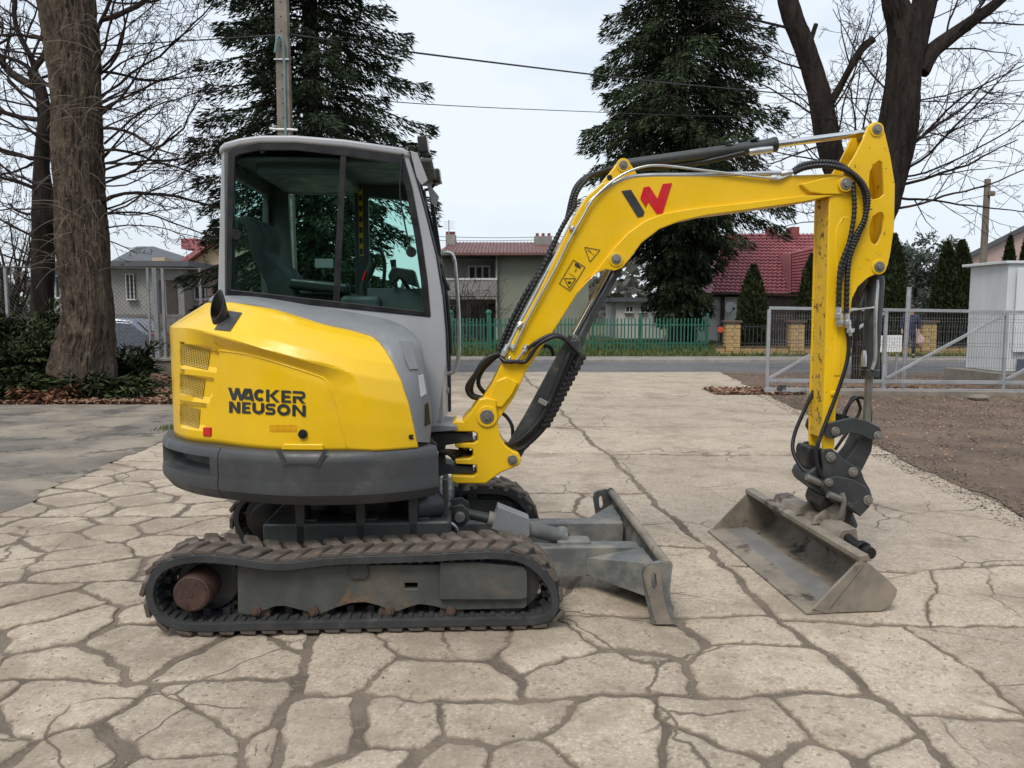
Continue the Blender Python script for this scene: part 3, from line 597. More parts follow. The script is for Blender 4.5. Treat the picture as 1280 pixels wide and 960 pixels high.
for k, (px, Y, pt, wp) in enumerate(((1142, 60, 296, 60), (1172, 66, 320, 60), (1118, 70, 316, 60), (1226, 72, 330, 60))):
    rn = random.Random(40 + k); t = thing('pine_tree', ['grey green rounded pine far behind the narrow thuja', 'hazy pine showing above the twin column thujas', 'distant pine hidden mostly by the digger stick', 'distant pine showing low behind the utility pole'][k], 'tree', (W(px, 400, Y).x, Y, 0), 0, 'distant pines')
    zt = W(px, pt, Y).z; r = wp / 2 * Y / F; b = MB(); b.tube([(0, 0, 0), (0, 0, zt * .8)], [.2, .08], 8); b.build('trunk', BARKD, t, 60); V, Fc = [], []
    cl_ = [(Vector((rn.uniform(-1, 1) * r, rn.uniform(-1, 1) * r, zt * rn.uniform(.15, .95))), rn.uniform(.5, 1.0)) for _ in range(46)]
    for c, cr in cl_:
        for _ in range(120):
            d = Vector((rn.gauss(0, 1), rn.gauss(0, 1), rn.gauss(0, .7))).normalized(); p = c + d * cr * rn.random() ** .4; e = Vector((rn.gauss(0, 1), rn.gauss(0, 1), rn.gauss(.4, 1))).normalized(); s = e.cross(d).normalized() * .07 if e.cross(d).length > .01 else Vector((.07, 0, 0)); o = len(V)
            V.extend((tuple(p - e * .2), tuple(p + s), tuple(p + e * .2), tuple(p - s))); Fc.append((o, o + 1, o + 2, o + 3))
    fastmesh('crown', V, Fc, PINE, t)
# ---------------- low conifer bushes round the old tree, bare garden bushes
def bush(name, label, cx, cy, rx, ry, hz, nb, m, seed, sl=.16, sw=.045, group='low conifer bushes'):
    rn = random.Random(seed); t = thing(name, label, 'shrub', (cx, cy, 0), 0, group); V, Fc = [], []; tb = Twigs()
    for k in range(nb):
        a = rn.uniform(0, 6.283); q = rn.random() ** .5 * .6; p = Vector((math.cos(a) * rx * q * .5, math.sin(a) * ry * q * .5, rn.uniform(.0, hz * .5))); d = Vector((math.cos(a) * rx, math.sin(a) * ry, rn.uniform(.1, 1.0) * hz)); ln = d.length * rn.uniform(.5, .85); d.normalize(); pts = [p.copy()]
        for i in range(8):
            d = (d + Vector((rn.uniform(-.15, .15), rn.uniform(-.15, .15), -.10 + rn.uniform(-.1, .1)))).normalized(); p = p + d * ln / 8; p.z = max(.03, p.z); pts.append(p.copy())
        tb.tube(pts, .012, .004, 3)
        for _ in range(46):
            u = rn.random() ** .7 * 8; i = min(7, int(u)); c = pts[i].lerp(pts[i + 1], u - i); td = (pts[i + 1] - pts[i]).normalized(); sd_ = td.cross(Vector((rn.uniform(-.5, .5), rn.uniform(-.5, .5), 1))).normalized() * rn.choice((-1, 1))
            e = (td * .7 + sd_ * rn.uniform(.2, 1) + Vector((0, 0, rn.uniform(-.5, .35)))).normalized(); L_ = sl * rn.uniform(.6, 1.5); s = e.cross(Vector((rn.uniform(-1, 1), rn.uniform(-1, 1), 1))).normalized() * sw * .5; o = len(V); c = c + sd_ * rn.random() * .09; c.z = max(.02, c.z)
            V.extend((tuple(c), tuple(c + e * L_ * .5 + s), tuple(c + e * L_), tuple(c + e * L_ * .5 - s))); Fc.append((o, o + 1, o + 2, o + 3))
    tb.build('stems', TWIG, t); fastmesh('foliage', V, Fc, m, t); return t
p = W(95, 480, 14.2); bush('conifer_bush', 'low spreading conifer boughs lying at the foot of the thick tree', p.x + .1, 14.5, 1.25, .5, .58, 130, YEW, 1)
p = W(22, 440, 15.2); bush('conifer_bush', 'tall dense dark yew bush beside the thick tree', p.x - .2, 15.3, 1.2, .8, 1.35, 260, YEW, 2)
p = W(20, 380, 16.5); bush('conifer_bush', 'upper dark yew bush growing against the mesh fence', p.x - .1, 16.8, .9, .7, 1.9, 220, YEW, 3)
p = W(12, 480, 13.6); bush('conifer_bush', 'small green bush at the edge of the leaf litter', p.x - .4, 14.3, .7, .5, .6, 110, YEW, 4)
p = W(26, 468, 13.5); bush('dead_branch_pile', 'rust brown dead conifer boughs among the low green bushes', p.x + .1, 14.0, .5, .3, .35, 40, DEADB, 5)
p = W(162, 450, 16.5); bush('conifer_bush', 'small dark bush hiding the parked car bumper', p.x, 16.4, .42, .4, .95, 70, YEW, 6)
for k, (px, Y, hh, sp_, lab) in enumerate(((208, 23, 1.6, .9, 'tangle of dry tan stalks behind the mesh fence'), (232, 24, 1.4, .8, 'dry straw coloured bush beside the yellow hood'), (985, 33.5, 2.6, 2.3, 'leafless purplish bush before the red roofed house'), (596, 36, 3.0, 1.2, 'reddish creeper climbing the corner of the balcony house'), (566, 36, 4.2, 1.2, 'bare garden shrub before the balcony of the green house'))):
    t = thing('bare_bush', lab, 'shrub', (W(px, 400, Y).x, Y, 0), 0, 'leafless garden bushes'); tw = Twigs(); rn = random.Random(60 + k)
    for _ in range(26): branch(tw, (rn.uniform(-sp_, sp_) * .5, rn.uniform(-.3, .3), 0), (rn.uniform(-.6, .6), rn.uniform(-.3, .3), 1), hh * rn.uniform(.6, 1), .018, 2, rn, .2, .02, .5, .007)
    tw.build('stems', DRYG if k < 2 else TWIG, t)
# ================================================================== FENCES, POLES, WIRES
CONP = M('pole_concrete', (.20, .175, .145), .9, var=.2, vs=4, bump=.4, bs=40)
WOODP = M('weathered_pole_wood', (.165, .138, .112), .9, var=.25, vs=6, bump=.4, bs=30, stretch=(1, 1, .1))
GALV = M('galvanised_steel', (.36, .37, .385), .5, metal=.35, var=.15, vs=3, bump=.05)
GALD = M('galvanised_wire', (.20, .205, .21), .55, metal=.3, var=.1, bump=0)
GREENP = M('green_fence_paint', (.026, .135, .09), .55, var=.15, vs=2, bump=.05)
CABLE = M('cable_black', (.02, .02, .022), .6, bump=0)
PIPE = M('teal_conduit', (.14, .22, .22), .6, var=.2)
pc = W(360, 300, 15.6); PX, PY = pc.x, 15.6
pole = thing('utility_pole', 'square concrete pole with a row of holes and a teal cable conduit behind the cab', 'utility pole', (PX, PY, 0))
hw0, hw1 = .155, .105
b = MB(); hs = []
b.loft([[(-hw0, -.11, -.1), (hw0, -.11, -.1), (hw0, .11, -.1), (-hw0, .11, -.1)], [(-hw1, -.085, 10.2), (hw1, -.085, 10.2), (hw1, .085, 10.2), (-hw1, .085, 10.2)]]); b.build('shaft', CONP, pole, 0, .015)
for k in range(26):
    b = MB(); z = 3.2 + k * .27; y = -.111 + .0024 * z; b.cyl((.0, y - .001, z), (.0, y + .004, z), .018, n=10); b.build('pole_hole', BLK, pole, 40)
b = MB(); b.tube([(.045, -.125, .3), (.05, -.125, 2.6), (.035, -.12, 4.2), (.05, -.115, 6.3)], .028, 8); b.tube(spline([(.05, -.115, 6.3), (.04, -.14, 6.75), (-.04, -.17, 6.85), (-.10, -.18, 6.55)]), .03, 8); b.build('conduit', PIPE, pole, 60)
for z in (2.05, 3.9, 6.45): 
    b = MB(); b.box((0, -.118 + .0024 * z, z), (.29, .07, .025)); b.build('conduit_strap', ZINC, pole, 0)
for z in (4.58, 5.14):
    b = MB(); b.tube([(-.27, -.10, z + .02), (-.12, -.11, z), (.12, -.11, z), (.27, -.10, z - .01)], .022, 8); b.build('cross_pin', WHT, pole, 40)
b = MB(); b.box((-.10, -.13, 4.6), (.09, .05, .22)); b.build('cable_joint', WHT, pole, 0, .01)
up = thing('utility_pole', 'weathered brown pole standing behind the white cabinet', 'utility pole', (W(1225, 400, 27).x, 27, 0))
zt = W(1227, 224, 27).z; b = MB(); b.tube([(0, 0, -.1), (0, 0, zt)], [.14, .10], 12); b.build('shaft', WOODP, up, 60)
b = MB(); b.box((.06, -.15, zt - .5), (.2, .10, .16)); b.build('bracket', WOODP, up, 0)
def wire(pts, r, label, sag=0):
    b = MB(); b.tube(spline(pts, 10), r, 6); o = b.build('overhead_cable', CABLE, None, 60); tag(o, label, 'cable', 'overhead cables'); return o
wire([W(-60, 64, 15.6), W(128, 57, 15.6), W(250, 50, 15.6), W(357, 43, 15.6)], .012, 'black cable running from the thick bare tree to the concrete pole')
wire([W(362, 43, 15.6), W(430, 53, 16.5), W(520, 66, 18), W(740, 93, 22), W(880, 108, 25), W(1090, 124, 30), W(1340, 132, 38)], .022, 'thick black cable sloping from the concrete pole past the broad spruce')
wire([W(380, 116, 17), W(530, 130, 19), W(720, 139, 24), W(930, 146, 30), W(1340, 152, 38)], .010, 'thin grey wire strung below the thick cable')
wire([W(470, 293, 60), W(600, 297, 60), W(690, 296, 60), W(860, 292, 60)], .02, 'thin distant wire above the chimneys of the green house')
wire([W(470, 300, 62), W(600, 301, 62), W(690, 300, 62), W(860, 300, 62)], .02, 'lower thin distant wire touching the chimneys of the green house')
# low wall with chain-link fence at the back of the leaf bed
wall = MB(); wl0, wl1, YF_ = W(150, 440, 19.6).x, W(262, 440, 19.6).x, 19.6
lw = thing('low_wall', 'low weathered concrete wall under the mesh fence behind the leaf litter', 'wall', (0, YF_, 0))
b = MB(); b.box(((-14 + wl1) / 2, 0, .19), (wl1 + 14, .22, .42)); b.build('wall_body', CONP, lw, 0, .01)
b = MB(); b.box(((-14 + wl1) / 2, 0, .435), (wl1 + 14.04, .32, .07)); b.build('wall_coping', KERB, lw, 0, .01)
lf = thing('chain_link_fence', 'rusty diamond mesh fence on grey posts behind the thick bare tree', 'fence', (0, YF_, .47))
RUSTY = M('rusted_wire', (.11, .095, .085), .8, var=.2, bump=0)
zt = W(195, 335, YF_).z - .47
for px, w_ in ((196, .11), (187, .05), (205.5, .06), (92, .06), (10, .06), (252, .06)):
    b = MB(); b.box((W(px, 400, YF_).x, 0, zt / 2 - .01), (w_, w_, zt + .02)); b.build('post', GALV, lf, 0)
b = MB(); b.tube([(-13, 0, zt + .03), (wl1, 0, zt - .03)], .025, 6); b.build('top_rail', RUSTY, lf, 40)
b = MB(); b.tube([(-13, 0, zt * .45), (wl1, 0, zt * .45)], .008, 5); b.build('tension_wire', RUSTY, lf, 40)
tw = Twigs(); x0 = -13; hh = zt - .05; stp = .11
for k in range(int((wl1 - x0) / stp)):
    for s in (-1, 1):
        xa = x0 + k * stp; xb = xa + s * hh
        za, zb2 = .02, hh
        if xb > wl1: zb2 = .02 + (wl1 - xa) * 1.0; xb = wl1
        if xb < x0: zb2 = .02 + (xa - x0); xb = x0
        if zb2 - za > .05: tw.tube([Vector((xa, 0, za)), Vector((xb, 0, zb2))], .0045, .0045, 3)
o = tw.build('wire_mesh', RUSTY, lf); o['kind'] = 'stuff'
# sliding gate
YG = 15.4
ga, gb = W(958, 440, YG), W(1310, 440, YG - .15)
gate = thing('sliding_gate', 'long galvanised sliding gate of welded mesh panels with diagonal braces', 'gate', (ga.x, YG, .09), -.012)
gl_ = 7.2; TOPZ = W(960, 385, YG).z - .09; sl = lambda x: -.016 * x
def gbar(name, x0, z0, x1, z1, w_, d_=.05, y=0):
    b = MB(); a, c = Vector((x0, y, z0)), Vector((x1, y, z1)); t = (c - a).normalized(); m = Matrix((t, Vector((0, 1, 0)), t.cross(Vector((0, 1, 0))))).transposed()
    b.box((a + c) / 2, ((c - a).length, d_, w_), rot=m); return b.build(name, GALV, gate, 0, .004)
rB, rC = .16, .02
gbar('top_rail', .03, TOPZ, gl_, TOPZ + sl(gl_), .06); gbar('lower_rail', .03, rB + .02, gl_, rB + .02 + sl(gl_) * .5, .07); gbar('bottom_beam', -.02, rC - .03, gl_, rC - .03 + sl(gl_) * .4, .09, .08)
gx = lambda px: W(px, 440, YG).x - ga.x
for px in (958, 1103, 1252): gbar('gate_post', gx(px) + .03, -.02, gx(px) + .03, TOPZ + sl(gx(px)) - .031, .06, .052, -.002 if px > 1000 else 0)
gbar('brace', gx(962), .22, gx(1103) - .01, TOPZ - .10, .055, .044, -.004); gbar('brace', gx(1108), .22, gx(1252) - .01, TOPZ - .12, .055, .044, -.004); gbar('brace', gx(1257), .2, gx(1400) - .01, TOPZ - .16, .055, .044, -.004)
b = MB(); b.cyl((gx(980), -.03, .05), (gx(980), -.03, .09), .06, n=14); b.cyl((gx(975), -.055, .03), (gx(975), -.045, .03), .06, n=14); b.build('gate_roller', STEEL, gate, 40)
for xa, xb in ((.08, gx(1103)), (gx(1103) + .07, gx(1252)), (gx(1252) + .07, gl_)):
    tw = Twigs(); n = int((xb - xa) / .05)
    for k in range(n + 1):
        x = xa + (xb - xa) * k / n; zs = sl(x); z_ = [.20, .26, .44, .50, .86, .92, .98, 1.32, 1.38, 1.44, TOPZ - .03]
        tw.tube([Vector((x, .02 - (.025 if i in (2, 5, 8) else 0), z + zs)) for i, z in enumerate(z_) if z <= TOPZ], .0038, .0038, 3)
    for z in (.22, .44, .50, .70, .92, .98, 1.2, 1.40, 1.46, TOPZ - .05): tw.tube([Vector((xa, .018, z + sl(xa))), Vector((xb, .018, z + sl(xb)))], .0038, .0038, 3)
    o = tw.build('mesh_panel', GALD, gate); o['kind'] = 'stuff'
gp = thing('gate_guide_post', 'plain grey steel tube post standing just behind the mesh gate', 'post', (W(1131, 440, 16.2).x, 16.2, 0)); zt = W(1133, 360, 16.2).z
b = MB(); b.tube([(0, 0, -.05), (.03, 0, zt)], .045, 14); b.build('tube', GALV, gp, 60); b = MB(); b.cyl((.03, 0, zt), (.03, 0, zt + .02), .05, n=14); b.build('cap', GALV, gp, 40)
kb = W(1100, 512, 14.4); o = MB(); o.box((0, 0, .05), (6.0, .14, .13)); kb_ = o.build('kerb_edging', CONP, None, 0, .02, loc=(kb.x + 1.9, 14.95, -.01)); kb_.rotation_euler.z = -.09; tag(kb_, 'grey concrete edging strip half buried in leaves under the gate', 'kerb')
b = MB(); b.sphere((0, 0, .03), .14, 9, 6, (1.5, .8, .45)); kb_ = b.build('rubble_stone', CONP, None, 0, loc=(W(1235, 507, 14.0).x, 14.3, .02)); tag(kb_, 'broken flat lump of concrete lying in the leaves before the gate', 'stone')
b = MB(); b.sphere((0, 0, .015), .045, 8, 5, (1.2, 1, .6)); kb_ = b.build('rubble_stone', STONE, None, 0, loc=(3.35, 7.75, .012)); tag(kb_, 'small lone stone on the bare concrete near the bucket', 'stone')
# white notice behind the gate
sg = thing('notice_board', 'white notice with small dark print on short posts behind the gate', 'sign', (W(1115, 440, 17.5).x, 17.5, 0)); z0, z1 = W(1115, 440, 17.5).z, W(1115, 419, 17.5).z
b = MB(); b.box((0, 0, (z0 + z1) / 2), (.42, .03, z1 - z0)); b.build('board', WHT, sg, 0, .004)
b = MB(); b.box((-.29, .05, (z0 + z1) / 2 - .01), (.14, .1, z1 - z0)); b.build('meter_box', WHT, sg, 0, .01)
for x in (-.1, .12): 
    b = MB(); b.box((x, .03, z0 / 2), (.04, .03, z0)); b.build('leg', GALV, sg, 0)
tri_ = []
for row, (zz, ht, n) in enumerate(((z1 - .09, .05, 6), (z0 + .17, .06, 3), (z0 + .1, .02, 7))):
    for k in range(n):
        if row == 1 and k == 2: continue
        x = -.15 + .30 * k / max(1, n - 1); tri_.append([(x, zz), (x + .03, zz), (x + .03, zz + ht * .4), (x + .01, zz + ht * .4), (x + .01, zz + ht), (x, zz + ht)])
b = MB()
for q in tri_: b.add([(x, -.0165, z) for x, z in q], [tuple(range(len(q)))])
b.build('print', M('grey_print', (.35, .35, .33), .8, bump=0), sg, 0)
# white cabinet building at the end of the gate
CABW = M('white_cabinet_paint', (.62, .65, .66), .5, var=.08, vs=2, bump=.05, dirt=((.36, .34, .30), .6, .8, 2.5, .5), stretch=(1, 1, .3))
YK = 17.0; kx = W(1222, 400, YK + .9).x; kc = W(1257, 400, YK).x
kb_ = thing('transformer_cabinet', 'tall pale grey metal cabinet with flat roof behind the gate', 'cabinet', (kc, YK, 0)); zt = W(1257, 326, YK).z
b = MB(); b.prism([(0, 0), (2.2, .1), (2.2, 1.6), (-.06, 1.3)], (), .32, zt - .06, fn=lambda p, z: Vector((p[0], p[1], z))); b.build('housing', CABW, kb_, 0, .01)
b = MB(); b.prism([(-.08, -.06), (2.3, .0), (2.3, 1.7), (-.20, 1.42)], (), zt - .06, zt, fn=lambda p, z: Vector((p[0], p[1], z))); b.build('roof', CABW, kb_, 0, .01)
b = MB(); b.box((.95, -.035, (.4 + zt) / 2 + .1), (1.6, .02, zt - .9), rz=.045); b.build('door_panel', CABW, kb_, 0, .008)
b = MB(); b.prism([(-.25, -.3), (2.4, -.2), (2.4, 1.7), (-.45, 1.5)], (), -.1, .31, fn=lambda p, z: Vector((p[0], p[1], z))); b.build('plinth', CONP, kb_, 0, .02)
b = MB(); b.box((1.0, -.05, .48), (1.5, .03, .24), rz=.045); b.build('base_vent', M('blue_grey_panel', (.07, .085, .12), .6), kb_, 0)
# green picket fence across the road
YP = 30.0
pk = thing('picket_fence', 'green metal picket fence along the far footpath', 'fence', (0, YP, .08)); xa, xb = W(548, 440, YP).x, W(886, 440, YP).x
b = MB(); b.box((0, 0, .62), (.05, .025, 1.24)); p0_ = b.build('picket', GREENP, pk, 0); n = int((xb - xa) / .135)
for k in range(n):
    o = p0_ if k == 0 else dup(p0_, pk); o.location = (xa + k * .135, 0, .06); o.rotation_euler.y = random.uniform(-.012, .012)
for z in (.35, 1.05):
    b = MB(); b.box(((xa + xb) / 2, .035, z), (xb - xa, .035, .05)); b.build('rail', GREENP, pk, 0)
for px in (563, 611, 741, 800, 884):
    b = MB(); big = px in (563, 611); b.box((W(px, 440, YP).x, .09, .75), (.16 if big else .08, .16 if big else .08, 1.5)); 
    if big: b.sphere((W(px, 440, YP).x, .09, 1.52), .12, 10, 6)
    b.build('post', GREENP, pk, 0)
# yellow stone fence with dark bars
YEB = M('yellow_stone', (.42, .29, .13), .9, var=.18, vs=3, bump=.5, bs=25, island=.2); MORT = M('mortar', (.27, .22, .15), .95, bump=.2)
CAPM = M('brown_cap_tile', (.11, .075, .05), .7, var=.2); IRON = M('dark_iron', (.02, .021, .022), .6, bump=0)
YS = 28.0
sf = thing('stone_pillar_fence', 'fence of yellow split stone pillars and base with dark iron bars', 'fence', (0, YS, .08))
bk0 = MB(); bk0.box((0, 0, 0), (.24, .49, .125)); blk0 = None
pil = [914, 993.5, 1157, 1236]
zP = W(914, 402, YS).z - .08
def block(x, y, z, sx=1, rz=0):
    global blk0
    if blk0 is None: blk0 = bk0.build('stone_block', YEB, sf, 0, .012, 1); o = blk0
    else: o = dup(blk0, sf)
    o.location = (x, y + random.uniform(-.012, .012), z); o.scale = (sx, 1, 1); o.rotation_euler.z = rz; return o
for px in pil:
    xc = W(px, 440, YS).x; b = MB(); b.box((xc, 0, zP / 2 - .02), (.44, .44, zP - .05)); b.build('pillar_core', MORT, sf, 0)
    for r_ in range(int(zP / .135)):
        z = .07 + r_ * .135; of = (.28, .2) if r_ % 2 else (.2, .28)
        block(xc - .25 + of[0] / 2, 0, z, of[0] / .24 - .05); block(xc + .25 - of[1] / 2, 0, z, of[1] / .24 - .05)
    b = MB(); b.box((xc, 0, zP - .0), (.6, .6, .07)); b.build('pillar_cap', CAPM, sf, 0, .015)
xs = [W(886, 440, YS).x] + [W(px, 440, YS).x for px in pil] + [W(1330, 440, YS).x]
for a, c in zip(xs, xs[1:]):
    a2, c2 = a + .26, c - .26; n = max(1, round((c2 - a2) / .45))
    if c2 - a2 < .25: continue
    b = MB(); b.box(((a2 + c2) / 2, 0, .13), (c2 - a2, .26, .26)); b.build('base_core', MORT, sf, 0)
    for k in range(n):
        for r_ in (0, 1): block(a2 + (k + .5) * (c2 - a2) / n, 0.0, .07 + .14 * r_, (c2 - a2) / n / .24 - .06).scale[1] = .62
    b = MB(); b.box(((a2 + c2) / 2, 0, .30), (c2 - a2, .34, .05)); b.build('base_cap', CAPM, sf, 0)
    m = int((c2 - a2) / .14); b0 = None
    for k in range(m):
        if b0 is None: bb = MB(); bb.box((0, 0, 0), (.03, .03, zP - .42)); b0 = bb.build('iron_bar', IRON, sf, 0); o = b0
        else: o = dup(b0, sf)
        o.location = (a2 + (k + .5) * (c2 - a2) / m, 0, .33 + (zP - .42) / 2)
    for z in (.42, zP - .18): 
        b = MB(); b.box(((a2 + c2) / 2, .02, z), (c2 - a2, .03, .04)); b.build('rail', IRON, sf, 0)
b = MB(); b.cyl((W(900, 412, YS).x, -.06, W(900, 412, YS).z - .08), (W(900, 412, YS).x, -.04, W(900, 412, YS).z - .08), .11, n=18); b.build('house_number_disc', M('red_orange_disc', (.45, .07, .03), .5, bump=0), sf, 40)
# ================================================================== HOUSES
PLAST = M('grey_green_render', (.23, .245, .195), .9, var=.08, vs=.6, bump=.2, dirt=((.17, .165, .14), .55, .8, .5, .5)); PLG = M('grey_render', (.27, .265, .25), .9, var=.12, vs=.7, bump=.3, dirt=((.17, .16, .145), .5, .75, .8, .6))
PINK = M('pink_render', (.46, .33, .30), .9, var=.06, vs=.6, bump=.1); PEACH = M('peach_render', (.48, .36, .25), .9, var=.06, vs=.6, bump=.1); WRND = M('white_render', (.5, .5, .48), .9, var=.06, vs=.6, bump=.1)
ROOFB = M('brown_sheet_roof', (.15, .068, .06), .6, var=.12, vs=1, bump=.1); ROOFR = M('red_tile_roof', (.32, .112, .125), .5, var=.14, vs=1.5, bump=.1); ROOFG = M('grey_slate_roof', (.085, .09, .10), .7, var=.12, vs=1)
WIN = M('dark_window_glass', (.03, .034, .038), .12, bump=0, var=.2); FRM = M('window_frame_white', (.55, .55, .53), .6, bump=0); DKW = M('dark_wood', (.05, .038, .03), .8, bump=.1); BRK = M('chimney_brick', (.22, .07, .06), .9, var=.2, bump=.3)
def settle(o):                                # geometry is given in place coordinates: cancel the parents' offsets
    t = Vector((0, 0, 0)); q = o.parent
    while q: t += Vector(q.location); q = q.parent
    o.location = -t; return o
def wbox(name, px0, py0, px1, py1, Y, dep, m, parent, bev=0):
    a, c = W(px0, py0, Y), W(px1, py1, Y); b = MB(); b.box(((a.x + c.x) / 2, Y + dep / 2, (a.z + c.z) / 2), (abs(c.x - a.x), dep, abs(a.z - c.z))); o = b.build(name, m, parent, 0, bev); settle(o); return o
def window(px0, py0, px1, py1, Y, parent, nm=2):
    o = wbox('window', px0, py0, px1, py1, Y - .06, .12, WIN, parent); f = MB(); a, c = W(px0, py0, Y), W(px1, py1, Y); x0, x1, z0, z1 = a.x, c.x, c.z, a.z; t = (x1 - x0) * .09
    for k in range(nm + 1): f.box((x0 + (x1 - x0) * k / nm, Y - .09, (z0 + z1) / 2), (t, .06, z1 - z0 + t))
    for z in (z0, z1): f.box(((x0 + x1) / 2, Y - .10, z), (x1 - x0 + t * .98, .055, t))
    fo = f.build('window_frame', FRM, o, 0); settle(fo); s = wbox('window_sill', px0 - 1, py1, px1 + 1, py1 + 1.2, Y - .2, .22, FRM, parent); return o
# the house with the balcony, beyond the picket fence
Yc = 42
h1_ = thing('house', 'two storey grey green house with brown low pitched roof and recessed balcony', 'house', (W(640, 400, Yc).x, Yc, 0))
wbox('wall', 622, 316, 735, 470, Yc, 7, PLAST, h1_); wbox('recess_wall', 540, 316, 622, 470, Yc + 2.2, 4.6, PLG, h1_)
wbox('balcony_slab', 540, 370, 621.5, 374, Yc - .3, 2.4, PLG, h1_)
a, c = W(540, 350, Yc - .3), W(621, 370, Yc - .3)
sl0 = None; n = 46
for k in range(n):
    if sl0 is None: b = MB(); b.box((0, 0, 0), ((c.x - a.x) / n * .93, .03, a.z - c.z)); sl0 = b.build('balcony_board', M('grey_boards', (.27, .26, .25), .9, var=.2), h1_, 0); o = sl0
    else: o = dup(sl0, h1_)
    o.location = (a.x + (k + .5) * (c.x - a.x) / n - h1_.location.x, -.32 + random.uniform(-.015, .015), (a.z + c.z) / 2)
wbox('balcony_rail', 540, 347.5, 621.5, 350, Yc - .36, .12, FRM, h1_)
wbox('balcony_post', 619.5, 318, 622, 442, Yc - .28, .2, PLG, h1_)
window(586, 333, 612, 352, Yc + 2.2, h1_, 3); window(588, 380, 600, 402, Yc + 2.2, h1_, 1); window(560, 382, 574, 400, Yc + 2.2, h1_, 2); wbox('porch_door', 606, 380, 618, 440, Yc + 2.15, .06, DKW, h1_)
wbox('eaves_board', 536, 315, 745, 318.5, Yc - .5, 8.4, DKW, h1_)
# roof: two slopes
ra, rb = W(545, 316, Yc - .8), W(745, 316, Yc - .8); rt = W(600, 303, Yc + 3.4).z
b = MB()
for (ya, za, yb_, zb3) in ((Yc - .8, ra.z, Yc + 3.4, rt), (Yc + 8, ra.z, Yc + 3.4, rt)): 
    b.add([(ra.x, ya, za), (rb.x, ya, za), (rb.x - .5, yb_, zb3), (ra.x + .5, yb_, zb3), (ra.x, ya, za - .12), (rb.x, ya, za - .12), (rb.x - .5, yb_, zb3 - .12), (ra.x + .5, yb_, zb3 - .12)], [(0, 1, 2, 3), (7, 6, 5, 4), (0, 4, 5, 1), (1, 5, 6, 2), (2, 6, 7, 3), (3, 7, 4, 0)])
o = b.build('roof', ROOFB, h1_, 0); settle(o)
b = MB()
for k in range(40): x = ra.x + .4 + (rb.x - ra.x - .8) * k / 39; b.add([(x - .03, Yc - .8, ra.z + .012), (x + .03, Yc - .8, ra.z + .012), (x + .03, Yc + 3.4, rt + .012), (x - .03, Yc + 3.4, rt + .012), (x, Yc - .8, ra.z + .06), (x, Yc + 3.4, rt + .06)], [(0, 4, 5, 3), (1, 2, 5, 4), (0, 1, 4)])
so2 = b.build('roof_seams', ROOFB, o, 0); so2['kind'] = 'stuff'
for px0, px1, py in ((557, 569, 293), (668, 690, 295)):
    c2 = wbox('chimney', px0, py, px1, 312, Yc + 2.4, 1.0, PLG, h1_)
    for k in range(3):
        x = px0 + (px1 - px0) * (k + .5) / 3; a = W(x, py - 2.5, Yc + 2.8); b = MB(); b.cyl((a.x, Yc + 2.9, W(0, py, Yc + 2.4).z), (a.x, Yc + 2.9, a.z + .05), .09, n=8); q = b.build('chimney_pot', BRK, c2, 40); settle(q)
b = MB(); a = W(561, 275, Yc + 2.6); z0 = W(561, 293, Yc + 2.6).z; b.tube([(a.x, Yc + 2.6, z0), (a.x, Yc + 2.6, a.z)], .03, 6)
for k in range(4): b.tube([(a.x - .3, Yc + 2.6, a.z - .1 - .12 * k), (a.x + .3, Yc + 2.6, a.z - .1 - .12 * k)], .012, 4)
q = b.build('antenna', GALV, h1_, 40); settle(q)
# low white building glimpsed under the broad spruce
lb = thing('outbuilding', 'low white outbuilding glimpsed under the boughs of the broad spruce', 'building', (W(800, 400, 46).x, 46, 0)); wbox('wall', 770, 377, 830, 440, 46, 5, WRND, lb); wbox('roof', 764, 372, 836, 377, 45.6, 6, ROOFG, lb)
for px in (782, 800, 816): window(px, 383, px + 9, 390, 46, lb, 2)
# the red roofed house
Yr = 37
h2_ = thing('house', 'white house under a steep red tiled roof with two chimneys', 'house', (W(950, 400, Yr).x, Yr, 0))
wbox('wall', 871, 371, 1045, 470, Yr + .3, 7, WRND, h2_); wbox('front_wall', 955, 366, 1045, 470, Yr + .05, .3, M('shaded_boards', (.07, .05, .045), .85, var=.2), h2_)  # dark front boards carry the shade under the eaves in their colour
def tiles(name, A, B, Cc, D, rows, m, parent):        # eave A->B, ridge D->C, stepped courses of tiles
    b = MB(); A, B, Cc, D = map(Vector, (A, B, Cc, D)); nrm_ = (B - A).cross(D - A).normalized()
    if nrm_.y > 0: nrm_ = -nrm_
    cols = 54
    for r_ in range(rows):
        t0, t1 = r_ / rows, (r_ + 1.06) / rows; l0, r0 = A.lerp(D, t0), B.lerp(Cc, t0); l1, r1 = A.lerp(D, min(1, t1)), B.lerp(Cc, min(1, t1)); vs = []
        for k in range(cols + 1):
            w_ = .035 * (1 + math.cos(2 * math.pi * k / 2)) ; u = k / cols
            vs += [l0.lerp(r0, u) + nrm_ * (.10 + w_), l1.lerp(r1, u) + nrm_ * (.02 + w_), l0.lerp(r0, u) + nrm_ * (.0)]
        b.add(vs, [f for k in range(cols) for f in ((3 * k, 3 * k + 3, 3 * k + 4, 3 * k + 1), (3 * k, 3 * k + 2, 3 * k + 5, 3 * k + 3))])
    o = b.build(name, m, parent, 40); settle(o); o['kind'] = 'stuff'; return o
e0, e1 = W(889, 367, Yr - .3), W(1052, 372, Yr - .3); rz0 = W(950, 293, Yr + 4)
rd0, rd1 = W(905, 293, Yr + 4), W(1045, 293, Yr + 4)
tiles('roof_tiles', e0, e1, rd1, rd0, 19, ROOFR, h2_)
